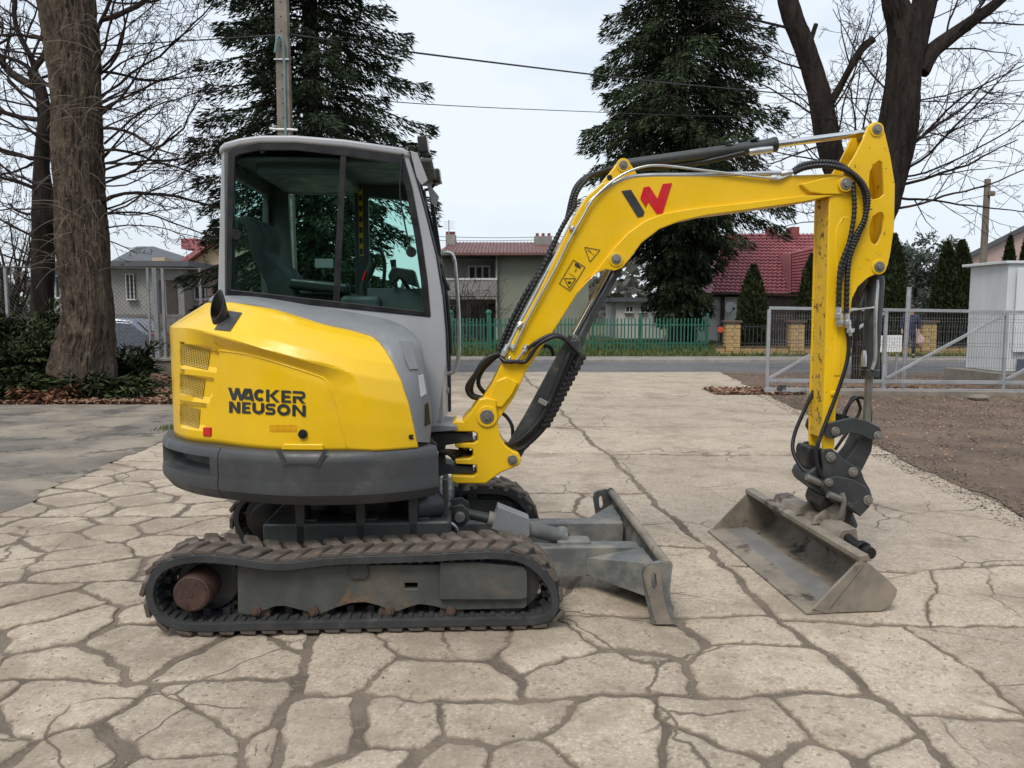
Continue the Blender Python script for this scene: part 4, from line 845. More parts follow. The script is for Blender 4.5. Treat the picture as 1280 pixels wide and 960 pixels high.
b = MB(); b.add([e0, e1, rd1, rd0, e0 + Vector((0, 9, 0)), e1 + Vector((0, 9, 0))], [(0, 1, 2, 3), (4, 5, 2, 3), (0, 3, 4), (1, 2, 5), (0, 1, 5, 4)]); o = b.build('roof', ROOFR, h2_, 0); settle(o)
# lower lean-to on the west end
f0, f1 = W(866, 373, Yr - .2), W(900, 364, Yr - .2); b = MB(); b.add([f0, f1, f1 + Vector((.4, 3, 1.4)), f0 + Vector((.6, 3, 1.2)), f0 + Vector((0, 0, -.12)), f1 + Vector((0, 0, -.12)), f1 + Vector((.4, 3, 1.28)), f0 + Vector((.6, 3, 1.08))], [(0, 1, 2, 3), (4, 5, 6, 7), (0, 1, 5, 4), (1, 2, 6, 5), (2, 3, 7, 6), (3, 0, 4, 7)]); o = b.build('porch_roof', ROOFR, h2_, 0); settle(o)
# dormer wing on the right of the roof
d0, d1, d2, d3 = W(988, 366, Yr - .5), W(1050, 372, Yr - .5), W(1050, 300, Yr + .6), W(988, 316, Yr + .6)
tiles('wing_tiles', d0, d1, d2, d3, 14, ROOFR, h2_); b = MB(); b.add([d0, d1, d2, d3] + [p + Vector((0, 2.5, 0)) for p in (d0, d1, d2, d3)], [(0, 1, 2, 3), (4, 5, 6, 7), (0, 4, 7, 3), (1, 2, 6, 5), (3, 2, 6, 7)]); o = b.build('roof_wing', ROOFR, h2_, 0); settle(o)
for px0, px1 in ((962.5, 972), (989, 999)): wbox('chimney', px0, 283.5, px1, 296, Yr + 3.6, .8, BRK, h2_)
wbox('gutter', 886, 366, 1050, 368, Yr - .42, .12, DKW, h2_); wbox('downpipe', 902, 368, 904.5, 440, Yr + .18, .1, DKW, h2_)
c = W(912.5, 384.5, Yr - .2); b = MB(); r_ = 6.6 * Yr / F
b.loft([[c + Vector((r_ * k * math.cos(2 * math.pi * j / 20), -.1 + .12 * (1 - k * k) - .001, r_ * 1.1 * k * math.sin(2 * math.pi * j / 20))) for j in range(20)] for k in (1, .75, .4, .06)], True, True); q = b.build('satellite_dish', M('dish_grey', (.5, .5, .5), .5), h2_, 60); settle(q)
b = MB(); b.tube([c + Vector((0, -.1, -r_)), c + Vector((.02, -.55, -.1))], .02, 6); b.box(c + Vector((.02, -.55, -.05)), (.1, .12, .1)); b.tube([c + Vector((0, .02, 0)), c + Vector((0, .5, 0))], .03, 6); q2 = b.build('dish_arm', DKW, q, 40)
# pink gable house at the far side of the cabinet
Yq = 44
h3_ = thing('house', 'pink rendered house with dark sloping roof edge behind the small thujas', 'house', (W(1250, 400, Yq).x, Yq, 0))
g = [W(1211, 470, Yq), W(1211, 322, Yq), W(1330, 262, Yq), W(1450, 322, Yq), W(1450, 470, Yq)]
ax_ = Vector((g[2].x / Yq, 1, 0)).normalized()
b = MB(); b.prism([(p.x, p.z) for p in g], (), 0, 8, fn=lambda p, t: Vector((p[0], Yq, p[1])) + ax_ * t); o = b.build('wall', PINK, h3_, 0); settle(o)
b = MB(); q = [g[1] + Vector((-.25, -.3, -.1)), g[2] + Vector((0, -.3, .05)), g[3] + Vector((.25, -.3, -.1))]; ex_ = ax_ * 8.5
for a, c in ((q[0], q[1]), (q[1], q[2])): b.add([a, c, c + ex_, a + ex_, a + Vector((0, 0, .28)), c + Vector((0, 0, .28)), c + ex_ + Vector((0, 0, .28)), a + ex_ + Vector((0, 0, .28))], [(0, 1, 2, 3), (4, 5, 6, 7), (0, 1, 5, 4), (1, 2, 6, 5), (2, 3, 7, 6), (3, 0, 4, 7)])
o = b.build('roof', ROOFG, h3_, 0); settle(o)
# long grey garage row, pink cottage, peach gable, slate roof, beyond the mesh fence
Yg = 31
g1 = thing('garage_building', 'long low grey rendered building with flat roof behind the mesh fence', 'building', (W(150, 400, Yg).x, Yg, 0))
wbox('wall', 40, 334, 232, 420, Yg, 6, PLG, g1); wbox('roof_edge', 30, 326, 236, 333, Yg - .5, 7, ROOFG, g1)
window(158.5, 343, 169.5, 374, Yg, g1, 2); window(30 + 40, 345, 84, 372, Yg, g1, 2)
for a, c in ((195, 205), (207, 222)): wbox('door', a, 350, c, 395, Yg - .05, .07, DKW, g1)
wbox('plinth', 40, 393, 232, 420, Yg - .08, .1, M('plinth_render', (.16, .155, .15), .9), g1); wbox('chimney', 190, 322, 206, 331, Yg + 1.5, .9, PEACH, g1)
g2_ = thing('cottage', 'low pink cottage with small white window beside the grey building', 'house', (W(250, 400, Yg + 1).x, Yg + 1, 0)); wbox('wall', 232.5, 343, 330, 420, Yg + 1, 6, PINK, g2_); wbox('roof', 230, 338, 334, 344, Yg + .5, 7, ROOFB, g2_); window(244, 358, 258, 374, Yg + 1, g2_, 2)
Yp = 46; g3 = thing('house', 'peach gabled house with red tiled roof showing above the pink cottage', 'house', (W(260, 400, Yp).x, Yp, 0))
gg = [W(232, 420, Yp), W(232, 333, Yp), W(292, 290, Yp), W(352, 333, Yp), W(352, 420, Yp)]
b = MB(); b.prism([(p.x, p.z) for p in gg], (), Yp, Yp + 9); o = b.build('wall', PEACH, g3, 0); settle(o)
b = MB(); q = [gg[1] + Vector((-.5, -.6, -.3)), gg[2] + Vector((0, -.6, .05)), gg[3] + Vector((.5, -.6, -.3))]
for a, c in ((q[0], q[1]), (q[1], q[2])): b.add([a, c, c + Vector((0, 10, 0)), a + Vector((0, 10, 0)), a + Vector((0, 0, .3)), c + Vector((0, 0, .3)), c + Vector((0, 10, .3)), a + Vector((0, 10, .3))], [(0, 1, 2, 3), (4, 5, 6, 7), (0, 1, 5, 4), (1, 2, 6, 5), (2, 3, 7, 6), (3, 0, 4, 7)])
o = b.build('roof', ROOFR, g3, 0); settle(o)
wbox('dormer', 226, 298, 246, 311, Yp + 2, 3, ROOFR, g3)
Ys = 60; g4 = thing('house', 'distant house with grey hipped slate roof behind the grey building', 'house', (W(175, 400, Ys).x, Ys, 0)); wbox('wall', 140, 328, 222, 400, Ys, 8, PLG, g4)
a0, a1, rr0, rr1 = W(132, 330, Ys - .5), W(228, 330, Ys - .5), W(172, 308, Ys + 4), W(192, 308, Ys + 4)
b = MB(); b.add([a0, a1, rr1, rr0, a0 + Vector((0, 10, 0)), a1 + Vector((0, 10, 0))], [(0, 1, 2, 3), (1, 5, 2), (5, 4, 3, 2), (4, 0, 3), (0, 4, 5, 1)]); o = b.build('roof', ROOFG, g4, 0); settle(o)
# tree belts as one mass each: along the horizon, and an unseen one added behind the yard to darken the cab glass
rn = random.Random(77); V, Fc = [], []
for k in range(220):
    x = rn.uniform(-110, 110); y = rn.uniform(95, 120); hh = rn.uniform(3.5, 9.0) * (.8 + .4 * noise.noise(Vector((x * .05, 0, 0))))
    for _ in range(70):
        d = Vector((rn.gauss(0, 1), rn.gauss(0, 1), rn.gauss(0, 1))).normalized(); p = Vector((x, y, hh * .55)) + Vector((d.x * 2.6, d.y * 2.6, d.z * hh * .5)); s = Vector((rn.gauss(0, .5), 0, rn.gauss(0, .5))); t = Vector((rn.gauss(0, .5), rn.gauss(0, .3), rn.gauss(0, .5))); o = len(V)
        V.extend((tuple(p - s), tuple(p + t), tuple(p + s), tuple(p - t))); Fc.append((o, o + 1, o + 2, o + 3))
FARW = M('distant_foliage', (.085, .085, .072), .9, var=.2, vs=.2, bump=0, island=.3)
stuff(fastmesh('distant_wood', V, Fc, FARW), 'grey brown distant belt of trees along the horizon', 'wood')
V, Fc = [], []
for k in range(150):
    x = rn.uniform(-48, 48); y = rn.uniform(-27, -21); hh = rn.uniform(6.5, 9.5)
    for _ in range(130):
        p = Vector((x + rn.gauss(0, 1.3), y + rn.gauss(0, 1), hh * rn.random())); s = Vector((rn.gauss(0, .4), rn.gauss(0, .2), rn.gauss(0, .4))); t = Vector((rn.gauss(0, .4), rn.gauss(0, .2), rn.gauss(0, .4))); o = len(V)
        V.extend((tuple(p - s), tuple(p + t), tuple(p + s), tuple(p - t))); Fc.append((o, o + 1, o + 2, o + 3))
stuff(fastmesh('added_tree_belt', V, Fc, SPR), 'dark belt of trees added out of view to darken the cab glass reflections', 'wood')
# ================================================================== PARKED CAR, PERSON
Yk = 24.5; CARP = M('silver_blue_paint', (.22, .25, .30), .3, metal=.4, bump=0, var=.05); TYRE = M('tyre', (.02, .02, .02), .8, bump=0)
cx = W(128, 432, Yk).x
car = thing('parked_car', 'silver blue hatchback parked beyond the mesh fence, half behind the tree', 'car', (cx, Yk, 0), .1)
prof_c = [(-1.9, .35), (-1.95, .62), (-1.85, .85), (-1.0, .98), (-.45, 1.40), (.55, 1.46), (1.25, 1.38), (1.62, 1.0), (1.78, .92), (1.85, .60), (1.80, .34)]
b = MB(); n = len(prof_c)
b.loft([[(x * k, y, z if z < 1.05 else 1.0 + (z - 1.0) * kk) for x, z in prof_c] for y, k, kk in ((-.82, .95, .7), (-.74, 1, 1), (.74, 1, 1), (.82, .95, .7))]); b.build('body', CARP, car, 30, .05, 3)
for y in (-.80, .80):
    b = MB(); b.prism([(-.85, .98), (-.40, 1.33), (.5, 1.39), (1.15, 1.32), (1.4, 1.0)], (), y - .012, y + .012); b.build('side_window', WIN, car, 0)
b = MB(); b.add([(1.31, -.62, 1.36), (1.31, .62, 1.36), (1.65, .68, 1.03), (1.65, -.68, 1.03)], [(0, 1, 2, 3)]); b.build('rear_window', WIN, car, 0)
for y in (-.62, .62):
    b = MB(); b.box((1.74, y, .88), (.12, .22, .18)); b.build('tail_light', RED, car, 0, .02)
b = MB(); b.box((1.82, 0, .5), (.12, 1.62, .2)); b.build('rear_bumper', TYRE, car, 0, .04); b = MB(); b.box((1.885, 0, .52), (.01, .5, .11)); b.build('number_plate', WHT, car, 0)
for x in (-1.15, 1.15):
    for y in (-.74, .74):
        b = MB(); b.cyl((x, y - .1, .31), (x, y + .1, .31), .31, n=24); wq = b.build('wheel', TYRE, car, 40, .02); b = MB(); b.cyl((x, y - .11, .31), (x, y + .11, .31), .19, n=18); b.build('rim', GALV, wq, 40)
def skin(name, pts, edges, rad, m, parent, sub=2, root=0):
    me = bpy.data.meshes.new(name); me.from_pydata(pts, edges, []); o = bpy.data.objects.new(name, me); COL.objects.link(o); o.parent = parent; me.materials.append(m)
    s = o.modifiers.new('skin', 'SKIN'); s.use_smooth_shade = True
    for i, r in enumerate(rad): me.skin_vertices[0].data[i].radius = (r, r) if not isinstance(r, tuple) else r
    me.skin_vertices[0].data[root].use_root = True
    ss = o.modifiers.new('sub', 'SUBSURF'); ss.levels = sub; ss.render_levels = sub; return o
Yv = 26.2
per = thing('person', 'person in navy jacket and dark trousers walking beyond the gate', 'person', (W(1136.5, 440, Yv).x, Yv, .09), R(-20))
SKN = M('skin', (.42, .25, .18), .6, bump=0); NAVY = M('navy_cloth', (.018, .022, .06), .85, var=.2); TROU = M('dark_trousers', (.02, .021, .026), .85); HAIR = M('brown_hair', (.05, .03, .02), .7)
bp = [(0, 0, .92), (0, 0, 1.12), (0, -.01, 1.34), (0, -.02, 1.46), (0, -.05, 1.58), (0, -.05, 1.68),
      (.10, 0, .88), (.12, -.10, .50), (.12, -.04, .09), (.12, -.2, .04), (-.10, 0, .88), (-.12, .12, .50), (-.12, .20, .12), (-.12, .08, .05),
      (.20, -.01, 1.38), (.27, .03, 1.12), (.24, -.08, .90), (.24, -.12, .80), (-.20, -.01, 1.38), (-.27, .02, 1.12), (-.25, -.08, .90), (-.25, -.12, .80)]
be = [(0, 1), (1, 2), (2, 3), (3, 4), (4, 5), (0, 6), (6, 7), (7, 8), (8, 9), (0, 10), (10, 11), (11, 12), (12, 13), (2, 14), (14, 15), (15, 16), (16, 17), (2, 18), (18, 19), (19, 20), (20, 21)]
br = [.13, .12, .13, .055, .085, .08, .085, .06, .042, .04, .085, .06, .042, .04, .06, .045, .035, .03, .06, .045, .035, .03]
skin('body', bp, be, br, SKN, per)
skin('jacket', [bp[0], bp[1], bp[2], (0, -.015, 1.43), bp[14], bp[15], (.245, -.065, .935), bp[18], bp[19], (-.25, -.065, .935), (0, 0, .80)], [(0, 1), (1, 2), (2, 3), (2, 4), (4, 5), (5, 6), (2, 7), (7, 8), (8, 9), (0, 10)], [.165, .155, .165, .09, .085, .065, .052, .085, .065, .052, .17], NAVY, per)
skin('trousers', [(0, 0, .90), bp[6], bp[7], (.12, -.05, .13), bp[10], bp[11], (-.12, .19, .16)], [(0, 1), (1, 2), (2, 3), (0, 4), (4, 5), (5, 6)], [.14, .10, .075, .065, .10, .075, .065], TROU, per)
b = MB(); b.sphere((0, -.03, 1.69), .105, 14, 10, (.9, 1.05, 1.0)); b.build('hair', HAIR, per, 60)
for s in (-1, 1):
    b = MB(); f = (.12, -.1, .05) if s > 0 else (-.12, .14, .055); b.sphere(f, .06, 10, 6, (.85, 2.2, .9)); b.build('shoe', TROU, per, 60)
bg_ = thing('carrier_bag', 'pale pink carrier bag hanging at the side of the walking person', 'bag', (W(1143.5, 440, Yv).x, Yv - .02, .09 + .46))
b = MB(); b.loft([[(-.13, -.07, .02), (.20, -.07, .02), (.20, .07, .02), (-.13, .07, .02)], [(-.15, -.1, .15), (.26, -.1, .18), (.26, .1, .18), (-.15, .1, .15)], [(-.10, -.06, .42), (.12, -.06, .36), (.12, .06, .36), (-.10, .06, .42)], [(-.05, -.02, .56), (.0, -.02, .54), (.0, .02, .54), (-.05, .02, .56)]]); b.build('bag_body', M('pink_plastic', (.62, .42, .38), .5, bump=0), bg_, 60, .02)
b = MB(); b.tube(spline([(-.04, 0, .54), (-.10, 0, .62), (-.06, 0, .66), (0, 0, .54)]), .008, 5); b.build('bag_handle', WHT, bg_, 60)
# ================================================================== EXCAVATOR
from mathutils.bvhtree import BVHTree
EXC = thing('excavator', 'yellow and grey mini excavator on rubber tracks with tilting grading bucket', 'excavator', ORG, YAW)
CAML = loc(Vector((0, 0, H)))
def raylocal(px, py):
    d = ray(px, py); return Vector((d.dot(EX), d.dot(EN), d.z)).normalized()
# ------------------------------------------------------------------ rubber tracks
def resample(P, step):
    P = [Vector(p) for p in P] + [Vector(P[0])]; d = [0]
    for a, b in zip(P, P[1:]): d.append(d[-1] + (b - a).length)
    n = round(d[-1] / step); o = []; j = 0
    for i in range(n):
        t = d[-1] * i / n
        while d[j + 1] < t: j += 1
        f = (t - d[j]) / max(1e-9, d[j + 1] - d[j]); o.append(P[j].lerp(P[j + 1], f))
    return o
YT0, YT1 = -0.87, -0.55
tp = [(207, 702), (241, 694), (285, 696), (347, 704), (410, 697.5), (470, 695), (535, 693), (590, 690), (630, 690), (662, 698), (688, 722), (699, 748), (694, 772), (669, 785.5), (620, 789), (560, 790.5), (472, 792.5), (380, 794), (300, 794.5), (245, 793.5), (214, 786), (193, 774), (181, 747), (187, 719)]
loop = [Vector((x, 0, max(z, .028))) for x, z in LP(tp, YT0)]
cl = spline(loop[-2:] + loop + loop[:3], 6); cl = cl[12:12 + 6 * len(loop)]
path = resample(cl, .0525); NPATH = len(path)
cen = sum(path, Vector()) / NPATH
def frame(i):
    a, b = path[(i - 1) % NPATH], path[(i + 1) % NPATH]; t = (b - a).normalized()
    n = Vector((t.z, 0, -t.x))
    if n.dot(path[i] - cen) < 0 and abs(n.z) < .3: n = -n
    return t, n
sgn = 1 if frame(0)[1].dot(path[0] - cen) > 0 else -1
def nrm(i): t, n = frame(i); return Vector((t.z, 0, -t.x)) * sgn
t_ = MB(); prof = [(0, -.004), (.012, .004), (.30, .004), (.32, -.004), (.32, -.038), (.30, -.042), (.012, -.042), (0, -.038)]
t_.loft([[path[i] + nrm(i) * h + Vector((0, YT0 + y, 0)) for y, h in prof] for i in list(range(NPATH)) + [0]], True, False)
track = t_.build('rubber_track', RUB, EXC, 40)
track['label'] = 'rubber track nearest the machine side with the engine hood'
g_ = MB()
for i in range(0, NPATH):
    t, n = frame(i); n = nrm(i)
    m = Matrix((t, Vector((0, 1, 0)), n)).transposed()
    for yy, wd in ((.06, .07), (.26, .07)): g_.box(path[i] - n * .046 + Vector((0, YT0 + yy, 0)), (.022, wd, .012), rot=m)
    if i % 2 == 0:
        for yy in (.125, .195): g_.box(path[i] - n * .058 + Vector((0, YT0 + yy, 0)), (.035, .02, .04), rot=m)
stuff(g_.build('guide_teeth', RUB, track, 0))
def lugmesh(k):
    rn = random.Random(k); b = MB(); prof = [(-.045, 0), (.045, 0), (.036, .02), (-.035, .022)]; rings = []
    for q in range(5):
        y = -.078 + .156 * q / 4; sk = -.42 * y * (1 if k % 2 else -1) + (.02 if q in (0, 4) else 0) * 0
        e = .93 if q in (0, 4) else 1
        rings.append([Vector((x * e + sk + rn.uniform(-.003, .003), y, h * (e if h else 1) + (rn.uniform(-.003, .002) if h else -.004))) for x, h in prof])
    b.loft(rings); o = b.build('track_lug', LUG, None, 50, .004, 1); me = o.data; bpy.data.objects.remove(o); return me
lm = [lugmesh(k) for k in range(8)]
def put_lugs(tr):
    for i in range(0, NPATH, 2):
        for row in (0, 1):
            j = (i + row) % NPATH
            t, n = frame(j); n = nrm(j); m = Matrix((t, n.cross(t), n)).transposed().to_4x4()
            c = path[j] + n * .003 + Vector((0, YT0 + (.083 if row == 0 else .238), 0))
            o = bpy.data.objects.new('track_lug', lm[random.randrange(4) * 2 + row]); COL.objects.link(o); o.parent = tr
            o.matrix_local = Matrix.Translation(c) @ m
            b = o.modifiers.new('bevel', 'BEVEL'); b.width = .004; b.segments = 1
put_lugs(track)
# track frame
tf = MB()
low = [(297, 767), (308, 769), (316, 769), (330, 764), (344, 758.5), (356, 758), (372, 762), (392, 768), (402, 768), (420, 760), (440, 754), (455, 753), (475, 758), (488, 764.5), (498, 764.5), (512, 759), (524, 756), (540, 757.5), (556, 762)]
fo = [(296.5, 706)] + low[0:] + [(570, 763), (655, 761), (659, 757), (659, 712), (655, 708.5), (548, 706)]
tf.prism(LP(fo, -.815), [LP([(506, 729), (522, 729), (522, 736), (506, 736)], -.815)], -.815, -.60)
fr = tf.build('track_frame', UND, EXC, 30, .006)
b_ = MB(); pp = LP([(549, 703), (600, 703), (655, 708), (659, 712), (659, 749), (650, 751), (549, 751)], -.842)
b_.prism(pp, (), -.842, -.816); b_.build('idler_cover', UND, EXC, 30, .012)
b_ = MB(); b_.prism(LP([(438, 703), (458, 703), (461, 720), (456, 724), (440, 724), (435, 720)], -.83), (), -.83, -.816); b_.build('carrier_bracket', STEEL, EXC, 30, .003)
for px in (321, 393, 487.5, 564):
    b_ = MB(); x, z = L(px, 765.5, -.815)
    b_.cyl((x, -.80, z - .012), (x, -.62, z - .012), .062, n=24); o = b_.build('roller', ROLL, EXC, 40, .004)
    c_ = MB(); c_.cyl((x, -.836, z + .012), (x, -.80, z + .012), .024, .026, 8); c_.cyl((x, -.845, z + .012), (x, -.836, z + .012), .012, n=6); c_.build('roller_bolt', ROLL, o, 30)
sx, sz = L(242, 740, -.84); sz2 = .235
b_ = MB(); b_.rod((sx + .03, -.70, sz2), (sx + .03, -.60, sz2), [(0, .155), (.2, .165), (.8, .165), (1, .15)], 30)
spk = b_.build('sprocket', STEEL, EXC, 40, .004)
te = MB()
for k in range(15):
    a = 2 * math.pi * k / 15; te.box((sx + .03 + .172 * math.cos(a), -.65, sz2 + .172 * math.sin(a)), (.035, .05, .03), rot=Matrix.Rotation(-a, 3, 'Y'))
stuff(te.build('sprocket_teeth', ROLL, spk, 0))
b_ = MB(); b_.rod((sx, -.875, sz), (sx, -.60, sz), [(0, .086), (.03, .091), (.9, .094), (1, .15)], 36)
dr = b_.build('final_drive', DRM, EXC, 40, .004)
b_ = MB(); b_.cyl((sx, -.879, sz), (sx, -.8745, sz), .078, n=36); b_.cyl((sx, -.883, sz), (sx, -.878, sz), .012, n=8)
for a in (70, 250): b_.cyl((sx + .062 * math.cos(R(a)), -.884, sz + .062 * math.sin(R(a))), (sx + .062 * math.cos(R(a)), -.878, sz + .062 * math.sin(R(a))), .007, n=6)
b_.build('drive_cover', DRM, dr, 40)
b_ = MB()
for k in range(14):
    a = 2 * math.pi * k / 14; b_.cyl((sx + .125 * math.cos(a), -.617, sz + .125 * math.sin(a)), (sx + .125 * math.cos(a), -.597 - .03, sz + .125 * math.sin(a)), .012, n=6)
stuff(b_.build('drive_bolts', ROLL, dr, 30))
b_ = MB(); b_.rod((sx + .03, -.605, sz2), (sx + .03, -.45, sz2), [(0, .175), (.1, .18), (.35, .17), (.4, .125), (.95, .12), (1, .1)], 28); b_.build('travel_motor', BLK, EXC, 40, .004)
ix = L(640, 740, -.8)[0]
b_ = MB(); b_.rod((ix - .03, -.80, .235), (ix - .03, -.62, .235), [(0, .13), (.06, .175), (.94, .175), (1, .13)], 32); b_.build('idler_wheel', STEEL, EXC, 40)
# the far track: copies shifted across the machine
def shift(o, dy):
    c = dup_tree(o, EXC); c.scale.y = -1; return c
for o in [c for c in list(EXC.children)]: 
    c = shift(o, 1.42)
    if 'label' in c: c['label'] = 'rubber track on the far side of the machine'
# carbody
b_ = MB(); b_.box((0, 0, .40), (1.0, 1.16, .2)); b_.box((.02, 0, .30), (.6, 1.3, .12)); b_.build('carbody', STEEL, EXC, 30, .02)
b_ = MB(); b_.cyl((0, 0, .48), (0, 0, .66), .42, n=40); b_.build('slew_ring', BLK, EXC, 40, .01)
for x in (-.3, .02, .3):
    b_ = MB(); b_.box((x, -.5, .52), (.05, .16, .28)); b_.box((x + .04, -.45, .45), (.09, .2, .12)); b_.build('carbody_gusset', STEEL, EXC, 30, .006)
b_ = MB(); b_.rod((.30, -.5, .56), (.44, -.44, .56), [(0, .07), (1, .07)]); b_.box((.47, -.42, .56), (.03, .14, .3)); b_.build('swivel_housing', STEEL, EXC, 30, .008)
# ------------------------------------------------------------------ blade
def bx(px, py, yl): return L3(px, py, yl)
yb = -.84
near = LP([(803, 716), (806, 707), (812, 703.5), (826, 701), (841, 705), (839, 722), (837.5, 735), (839, 757), (843, 770), (846.5, 779.5), (815.6, 779), (812, 765), (808, 747)], yb)
zmin = min(z for _, z in near); near = [(x, z - zmin + .004) for x, z in near]
BT = .04
slot = [(x, z - zmin + .004) for x, z in LP([(813, 716), (816, 712), (819.5, 716), (821, 730), (818, 735), (814, 731)], yb)]
b_ = MB(); b_.prism(near, [slot], yb, yb + .03); b_.build('blade_end_plate', BLD, EXC, 30)
b_ = MB(); b_.prism(near, [slot], -yb - .03, -yb); b_.build('blade_end_plate', BLD, EXC, 30)
wp_ = [(x, max(.004, z - zmin + .004)) for x, z in LP([(804, 717), (808, 708), (815, 705), (823, 708), (826, 717), (830, 748), (836, 767), (842, 778), (820, 778), (815, 762), (809, 738)], yb)]
b_ = MB(); b_.prism(wp_, [slot], yb - .009, yb - .0005); b_.build('blade_wear_plate', BKT, EXC, 30)
xt = near[4][0]; zt = near[4][1]
fr_ = [(xt, zt - .02), (xt - .02, zt - .12), (xt - .022, zt - .2), (xt, zt - .27), (near[9][0], .004)]
bk_ = [(x - .018, z) for x, z in reversed(fr_)]
b_ = MB(); b_.prism(fr_ + bk_, (), yb + .03, -yb - .03); bl = b_.build('blade', BLD, EXC, 50)
b_ = MB(); b_.tube([(xt - .025, yb + .001, zt - .002), (xt - .025, -yb - .001, zt - .002)], .026, 12); b_.build('blade_top_tube', BKT, EXC, 40)
b_ = MB(); b_.box((near[9][0] - .022, 0, .05), (.02, 1.6, .09), rot=Matrix.Rotation(R(12), 3, 'Y')); b_.build('cutting_edge', BLD, EXC, 30, .003)
xe = near[12][0]
for sd_ in (-1, 1):
    y0 = sd_ * .26; b_ = MB()
    b_.prism([(.25, .09), (.25, .27), (xe - .12, .265), (xt - .05, .262), (xt - .05, .05), (xe - .10, .09)], (), y0 - .06, y0 + .06)
    b_.build('blade_arm', BLD, EXC, 30, .012)
    b_ = MB(); b_.add([(xe - .24, y0 + sd_ * .061, .20), (xt - .045, y0 + sd_ * .061, .26), (xt - .045, y0 + sd_ * .061, .08), (xt - .045, sd_ * .66, .27), (xt - .045, sd_ * .70, .08), (xe - .24, y0 + sd_ * .061, .10)], [(0, 1, 3), (1, 2, 4, 3), (0, 3, 4, 5), (5, 4, 2), (0, 5, 2, 1)])
    b_.build('blade_gusset', BLD, EXC, 0, .004)
# blade cylinder with sheet cover
yc = -.22
p0, p1, p2, p3 = (L3(575, 640, yc), L3(610, 648, yc), L3(662, 664, yc), L3(708, 672, yc))
b_ = MB(); b_.rod(p0, p1, [(0, .03), (1, .03)], 16); br_ = b_.build('blade_cylinder', STEEL, EXC, 40)
b_ = MB(); b_.rod(p0.lerp(p1, .5), p1 + (p1 - p0) * .3, [(0, .02), (1, .02)], 16); b_.build('piston_rod', CHR, br_, 40)
b_ = MB(); b_.rod(p1, p3, [(0, .045), (.86, .045), (.9, .03), (1, .03)], 18); b_.build('cylinder_barrel', BLD, br_, 40)
cv = MB(); q = LP([(614, 657), (622, 632), (661, 647.5), (661, 665), (655, 671)], yc)
cv.prism(q, (), yc - .065, yc - .058); cv.prism(q, (), yc + .058, yc + .065)
e0, e1 = Vector((q[1][0], yc, q[1][1])), Vector((q[2][0], yc, q[2][1]))
cv.add([e0 + Vector((0, -.065, .001)), e0 + Vector((0, .065, .001)), e1 + Vector((0, .065, .001)), e1 + Vector((0, -.065, .001)), e0 + Vector((0, -.065, .007)), e0 + Vector((0, .065, .007)), e1 + Vector((0, .065, .007)), e1 + Vector((0, -.065, .007))], [(0, 1, 2, 3), (4, 5, 6, 7), (0, 1, 5, 4), (1, 2, 6, 5), (2, 3, 7, 6), (3, 0, 4, 7)])
cv.build('cylinder_cover', COVG, br_, 30, .003)
for dy in (-.09, .09): b_ = MB(); b_.prism(LP([(530, 650), (545, 640), (565, 628), (577, 626), (586, 633), (587, 645), (579, 653), (560, 660), (548, 668), (530, 668)], yc), (), yc + dy - .012, yc + dy + .012); b_.build('cylinder_lug', STEEL, EXC, 30, .004)
b_ = MB(); c = L3(575, 640, yc); b_.cyl(c + Vector((0, -.13, 0)), c + Vector((0, .13, 0)), .03, n=20); b_.build('cylinder_pin', PIN, EXC, 40, .004)
b_ = MB()
b_.tube(spline([L3(536, 654, -.36), L3(560, 653, -.36), L3(570, 660, -.35), L3(572, 668, -.33)]), .011); b_.build('hydraulic_pipe', ZINC, EXC, 60)
b_ = MB(); c = L3(716, 678, yc); b_.box(c + Vector((0, 0, .0)), (.2, .12, .05)); b_.sphere(L3(702, 668, yc + .12), .05); b_.build('blade_clevis', BLD, EXC, 30, .01)
b_ = MB(); b_.prism(LP([(518, 622), (529, 622), (529, 680), (521, 680)], -.45), (), -.5, -.4); b_.prism(LP([(530, 655), (537, 652), (556, 676), (549, 678)], -.45), (), -.47, -.44); b_.build('step_bracket', STEEL, EXC, 30, .004)
# ------------------------------------------------------------------ upper structure: plan outline
half = [(.45, -.60), (.30, -.70), (.12, -.77), (-.08, -.795), (-.28, -.785), (-.46, -.735), (-.64, -.64), (-.84, -.49), (-1.02, -.30), (-1.115, -.12), (-1.14, 0)]
ctl = [Vector((x, y, 0)) for x, y in half] + [Vector((x, -y, 0)) for x, y in reversed(half[:-1])]
sp = spline(ctl, 24)
dl = [0]
for a, b in zip(sp, sp[1:]): dl.append(dl[-1] + (b - a).length)
PL = dl[-1]; dl = np.array(dl); sxy = np.array([[p.x, p.y] for p in sp])
def pth(s):
    x = float(np.interp(s, dl, sxy[:, 0])); y = float(np.interp(s, dl, sxy[:, 1]))
    x1 = float(np.interp(s + .03, dl, sxy[:, 0])); y1 = float(np.interp(s + .03, dl, sxy[:, 1])); x0 = float(np.interp(s - .03, dl, sxy[:, 0])); y0 = float(np.interp(s - .03, dl, sxy[:, 1]))
    t = Vector((x1 - x0, y1 - y0, 0)).normalized(); return Vector((x, y, 0)), Vector((-t.y, t.x, 0)) * -1      # second: inward normal
if pth(PL * .25)[1].dot(-pth(PL * .25)[0]) < 0:
    _p = pth; pth = lambda s: (_p(s)[0], -_p(s)[1])
def s_of_x(x):
    i = np.arange(len(dl) // 2); return float(np.interp(-x, -sxy[i, 0], dl[i]))
def smooth(a, b, x): t = min(1, max(0, (x - a) / (b - a))); return t * t * (3 - 2 * t)
ZB = .918
prof_r = [(0, ZB), (0, 1.2), (0, 1.45), (0, 1.535), (.035, 1.562), (.09, 1.60), (.16, 1.645), (.20, 1.672), (.24, 1.68)]
